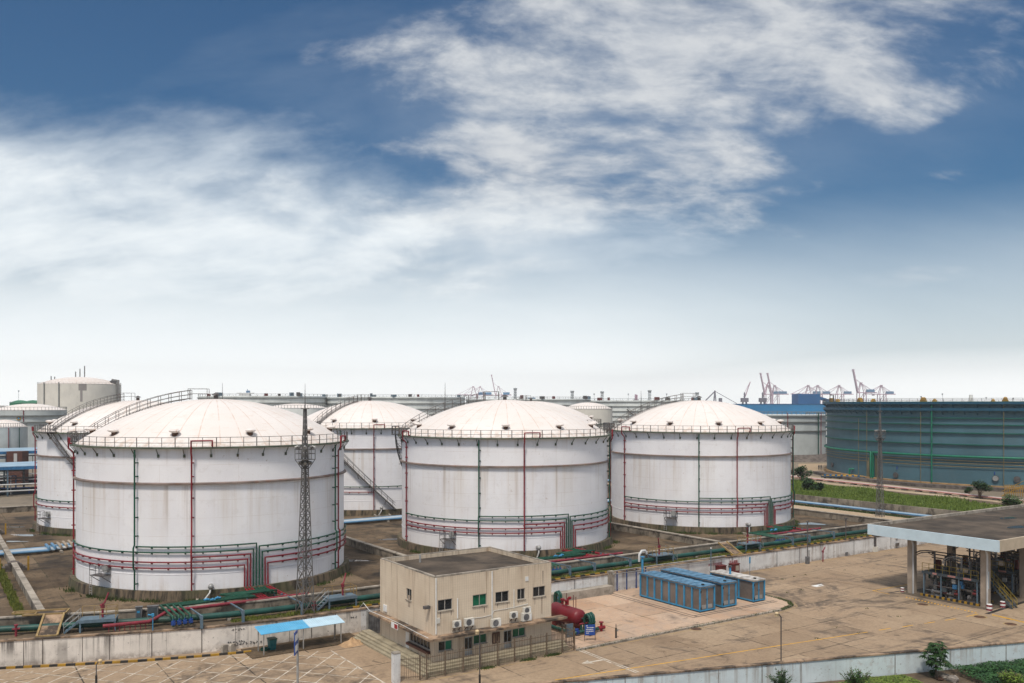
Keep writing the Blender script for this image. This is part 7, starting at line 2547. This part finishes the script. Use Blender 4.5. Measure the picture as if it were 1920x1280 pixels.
world = bpy.data.worlds.new('World')
scene.world = world
world.use_nodes = True
nt = world.node_tree
bg = nt.nodes['Background']
sky = nd(nt, 'ShaderNodeTexSky', sky_type='NISHITA')
sky.sun_disc = False
sky.sun_elevation = R(SUN_EL)
sky.sun_rotation = math.atan2(sd.x, sd.y)
sky.air_density = 1.2
sky.dust_density = 1.0
sky.ozone_density = 2.0
dirv = nd(nt, 'ShaderNodeTexCoord').outputs['Generated']
x = nd(nt, 'ShaderNodeSeparateXYZ', {0: dirv})
X, Yv, Z = x.outputs
rx = mth(nt, 'ADD', mth(nt, 'MULTIPLY', X, RT[0]), mth(nt, 'MULTIPLY', Yv, RT[1]))
fy = mth(nt, 'ADD', mth(nt, 'MULTIPLY', X, FW[0]), mth(nt, 'MULTIPLY', Yv, FW[1]))
az = mth(nt, 'MULTIPLY', mth(nt, 'ARCTAN2', rx, fy), 180 / PI)
el = mth(nt, 'MULTIPLY', mth(nt, 'ARCSINE', Z), 180 / PI)
# cloud field on a flat layer above the site
den = mth(nt, 'ADD', mth(nt, 'MAXIMUM', Z, 0.), .55)
px_ = mth(nt, 'DIVIDE', rx, den)
py_ = mth(nt, 'DIVIDE', fy, den)
pl_ = nd(nt, 'ShaderNodeCombineXYZ', {0: px_, 1: py_, 2: 0.}).outputs[0]
warp = nd(nt, 'ShaderNodeTexNoise', {'Vector': pl_, 'Scale': 1.6, 'Detail': 4.}).outputs[1]
pw = nd(nt, 'ShaderNodeVectorMath', {0: pl_, 1: nd(nt, 'ShaderNodeVectorMath', {0: warp, 1: .55}, operation='SCALE').outputs[0] if False else scaled(nt, warp, (.22, .16, 0.))}, operation='ADD').outputs[0]
n1 = noise(nt, scaled(nt, pw, (1., 1.9, 1.)), 6.0, 11, .58)
n2 = noise(nt, scaled(nt, pw, (1., 1.8, 1.)), 19., 8, .6)
n3 = noise(nt, scaled(nt, pl_, (.55, 1.6, 1.)), 2.2, 6, .6)
CLOUDS = [(1230, 105, 560, 135, .92), (1010, 165, 290, 55, .8), (1520, 160, 260, 90, .85), (1330, 10, 430, 80, .85), (1090, 295, 360, 85, .85), (1250, 280, 210, 75, .8), (870, 285, 230, 30, .6),
          (1060, 375, 300, 65, .85), (900, 415, 380, 55, .65), (1330, 320, 160, 40, .5), (650, 112, 90, 34, .42), (1620, 345, 200, 18, .36), (1895, 100, 90, 60, .5), (1780, 110, 150, 80, .33), (1690, 215, 110, 34, .42),
          (130, 440, 480, 140, .62), (470, 372, 170, 55, .5), (640, 490, 470, 120, .55), (0, 550, 420, 150, .6), (1690, 520, 190, 20, .3), (1490, 430, 70, 22, .3), (1330, 405, 130, 44, .48)]
mask = None
for cx_, cy_, ax, ay, wt_ in CLOUDS:
    a0_ = math.degrees(math.atan((cx_ - CX) / F))
    e0_ = math.degrees(math.atan((HY - cy_) / F * math.cos(R(a0_))))
    k1 = F * math.pi / 180 / max(.2, math.cos(R(a0_))) ** 2 / ax
    k2 = F * math.pi / 180 / ay
    u = mth(nt, 'MULTIPLY', mth(nt, 'SUBTRACT', az, a0_), k1)
    v_ = mth(nt, 'MULTIPLY', mth(nt, 'SUBTRACT', el, e0_), k2)
    q = mth(nt, 'ADD', mth(nt, 'MULTIPLY', u, u), mth(nt, 'MULTIPLY', v_, v_))
    w_ = smooth(nt, q, 1.5, 0., 0., wt_)
    mask = w_ if mask is None else mth(nt, 'MAXIMUM', mask, w_) if cx_ != 1330 else mth(nt, 'MAXIMUM', mask, w_)
fill_cloud = smooth(nt, el, 26., 40., 0., .75)  # cloud cover added overhead, out of view, to lift the ambient light
behind = smooth(nt, fy, .45, -.1, 0., .55)
mask = mth(nt, 'MAXIMUM', mth(nt, 'MAXIMUM', mask, fill_cloud), behind)
dens = mth(nt, 'ADD', mth(nt, 'MULTIPLY', mask, 1.0), mth(nt, 'MULTIPLY', smooth(nt, el, 4., 15., .45, 1.), mth(nt, 'ADD', mth(nt, 'MULTIPLY', mth(nt, 'SUBTRACT', n1, .5), 2.6), mth(nt, 'MULTIPLY', mth(nt, 'SUBTRACT', n2, .5), .75))))
cl = smooth(nt, dens, .16, 1.15)
cl = mth(nt, 'MULTIPLY', cl, smooth(nt, mask, .02, .2))
# thin veil that whitens towards the horizon
veil = mth(nt, 'ADD', smooth(nt, el, 14., 2.8), mth(nt, 'MULTIPLY', mth(nt, 'SUBTRACT', n3, .5), mth(nt, 'MULTIPLY', smooth(nt, el, 1., 8.), .45)), None, True)
side = smooth(nt, az, 2., 26., 1., .6)
for cx_, cy_, ax, ay, wt_ in ((150, 530, 950, 265, .82), (900, 510, 600, 170, .55), (1250, 200, 620, 240, .12)):
    a0_ = math.degrees(math.atan((cx_ - CX) / F))
    e0_ = math.degrees(math.atan((HY - cy_) / F * math.cos(R(a0_))))
    u = mth(nt, 'MULTIPLY', mth(nt, 'SUBTRACT', az, a0_), F * PI / 180 / ax)
    v_ = mth(nt, 'MULTIPLY', mth(nt, 'SUBTRACT', el, e0_), F * PI / 180 / ay)
    soft = smooth(nt, mth(nt, 'ADD', mth(nt, 'ADD', mth(nt, 'MULTIPLY', u, u), mth(nt, 'MULTIPLY', v_, v_)), mth(nt, 'ADD', mth(nt, 'MULTIPLY', mth(nt, 'SUBTRACT', n3, .5), -1.2), mth(nt, 'MULTIPLY', mth(nt, 'SUBTRACT', n1, .5), -1.7))), 1.5, -.15, 0., wt_)
    veil = mth(nt, 'MAXIMUM', veil, soft)
veil = mth(nt, 'MULTIPLY', veil, mth(nt, 'MAXIMUM', side, smooth(nt, el, 6.5, .8)), None, True)
tint = mixc(nt, 1., sky.outputs[0], (.158, .375, .545), 'MULTIPLY')
SKS = .092
shade = mixc(nt, smooth(nt, mth(nt, 'ADD', mth(nt, 'MULTIPLY', n2, .6), mth(nt, 'MULTIPLY', n1, .4)), .36, .66), (4.2, 4.5, 5.0), (6.3, 6.4, 6.5))
c1_ = mixc(nt, mth(nt, 'MULTIPLY', cl, .88), tint, shade)
c2_ = mixc(nt, veil, c1_, mixc(nt, smooth(nt, el, 5., .5), (8.6, 9.15, 9.4), (11.2, 11.4, 11.3)))
bright = mixc(nt, smooth(nt, el, 27., 45.), c2_, mixc(nt, cl, tint, (11., 10.9, 10.7)))  # the added overhead cloud is kept near white as sky fill
low = mixc(nt, smooth(nt, el, 0., -3.), bright, (1.6, 1.4, 1.2))
nt.links.new(low, bg.inputs[0])
bg.inputs[1].default_value = SKS

cam = bpy.data.cameras.new('camera')
cam.sensor_width = 36.
cam.lens = 36. * F / 1920.
cam.shift_y = (HY - 640.) / 1920.
cam.clip_end = 20000.
cam.clip_start = .5
co = bpy.data.objects.new('camera', cam)
COL.objects.link(co)
co.location = (CAM[0], CAM[1], EZ)
co.rotation_euler = (R(90), 0, -math.atan2(FW[0], FW[1]))
scene.camera = co
vs_ = scene.view_settings
vs_.view_transform = 'Standard'
vs_.look = 'None'
vs_.exposure = .32
vs_.gamma = 1.
scene.cycles.max_bounces = 6
scene.cycles.diffuse_bounces = 3
scene.cycles.volume_bounces = 1
scene.cycles.use_denoising = True
scene.render.film_transparent = False
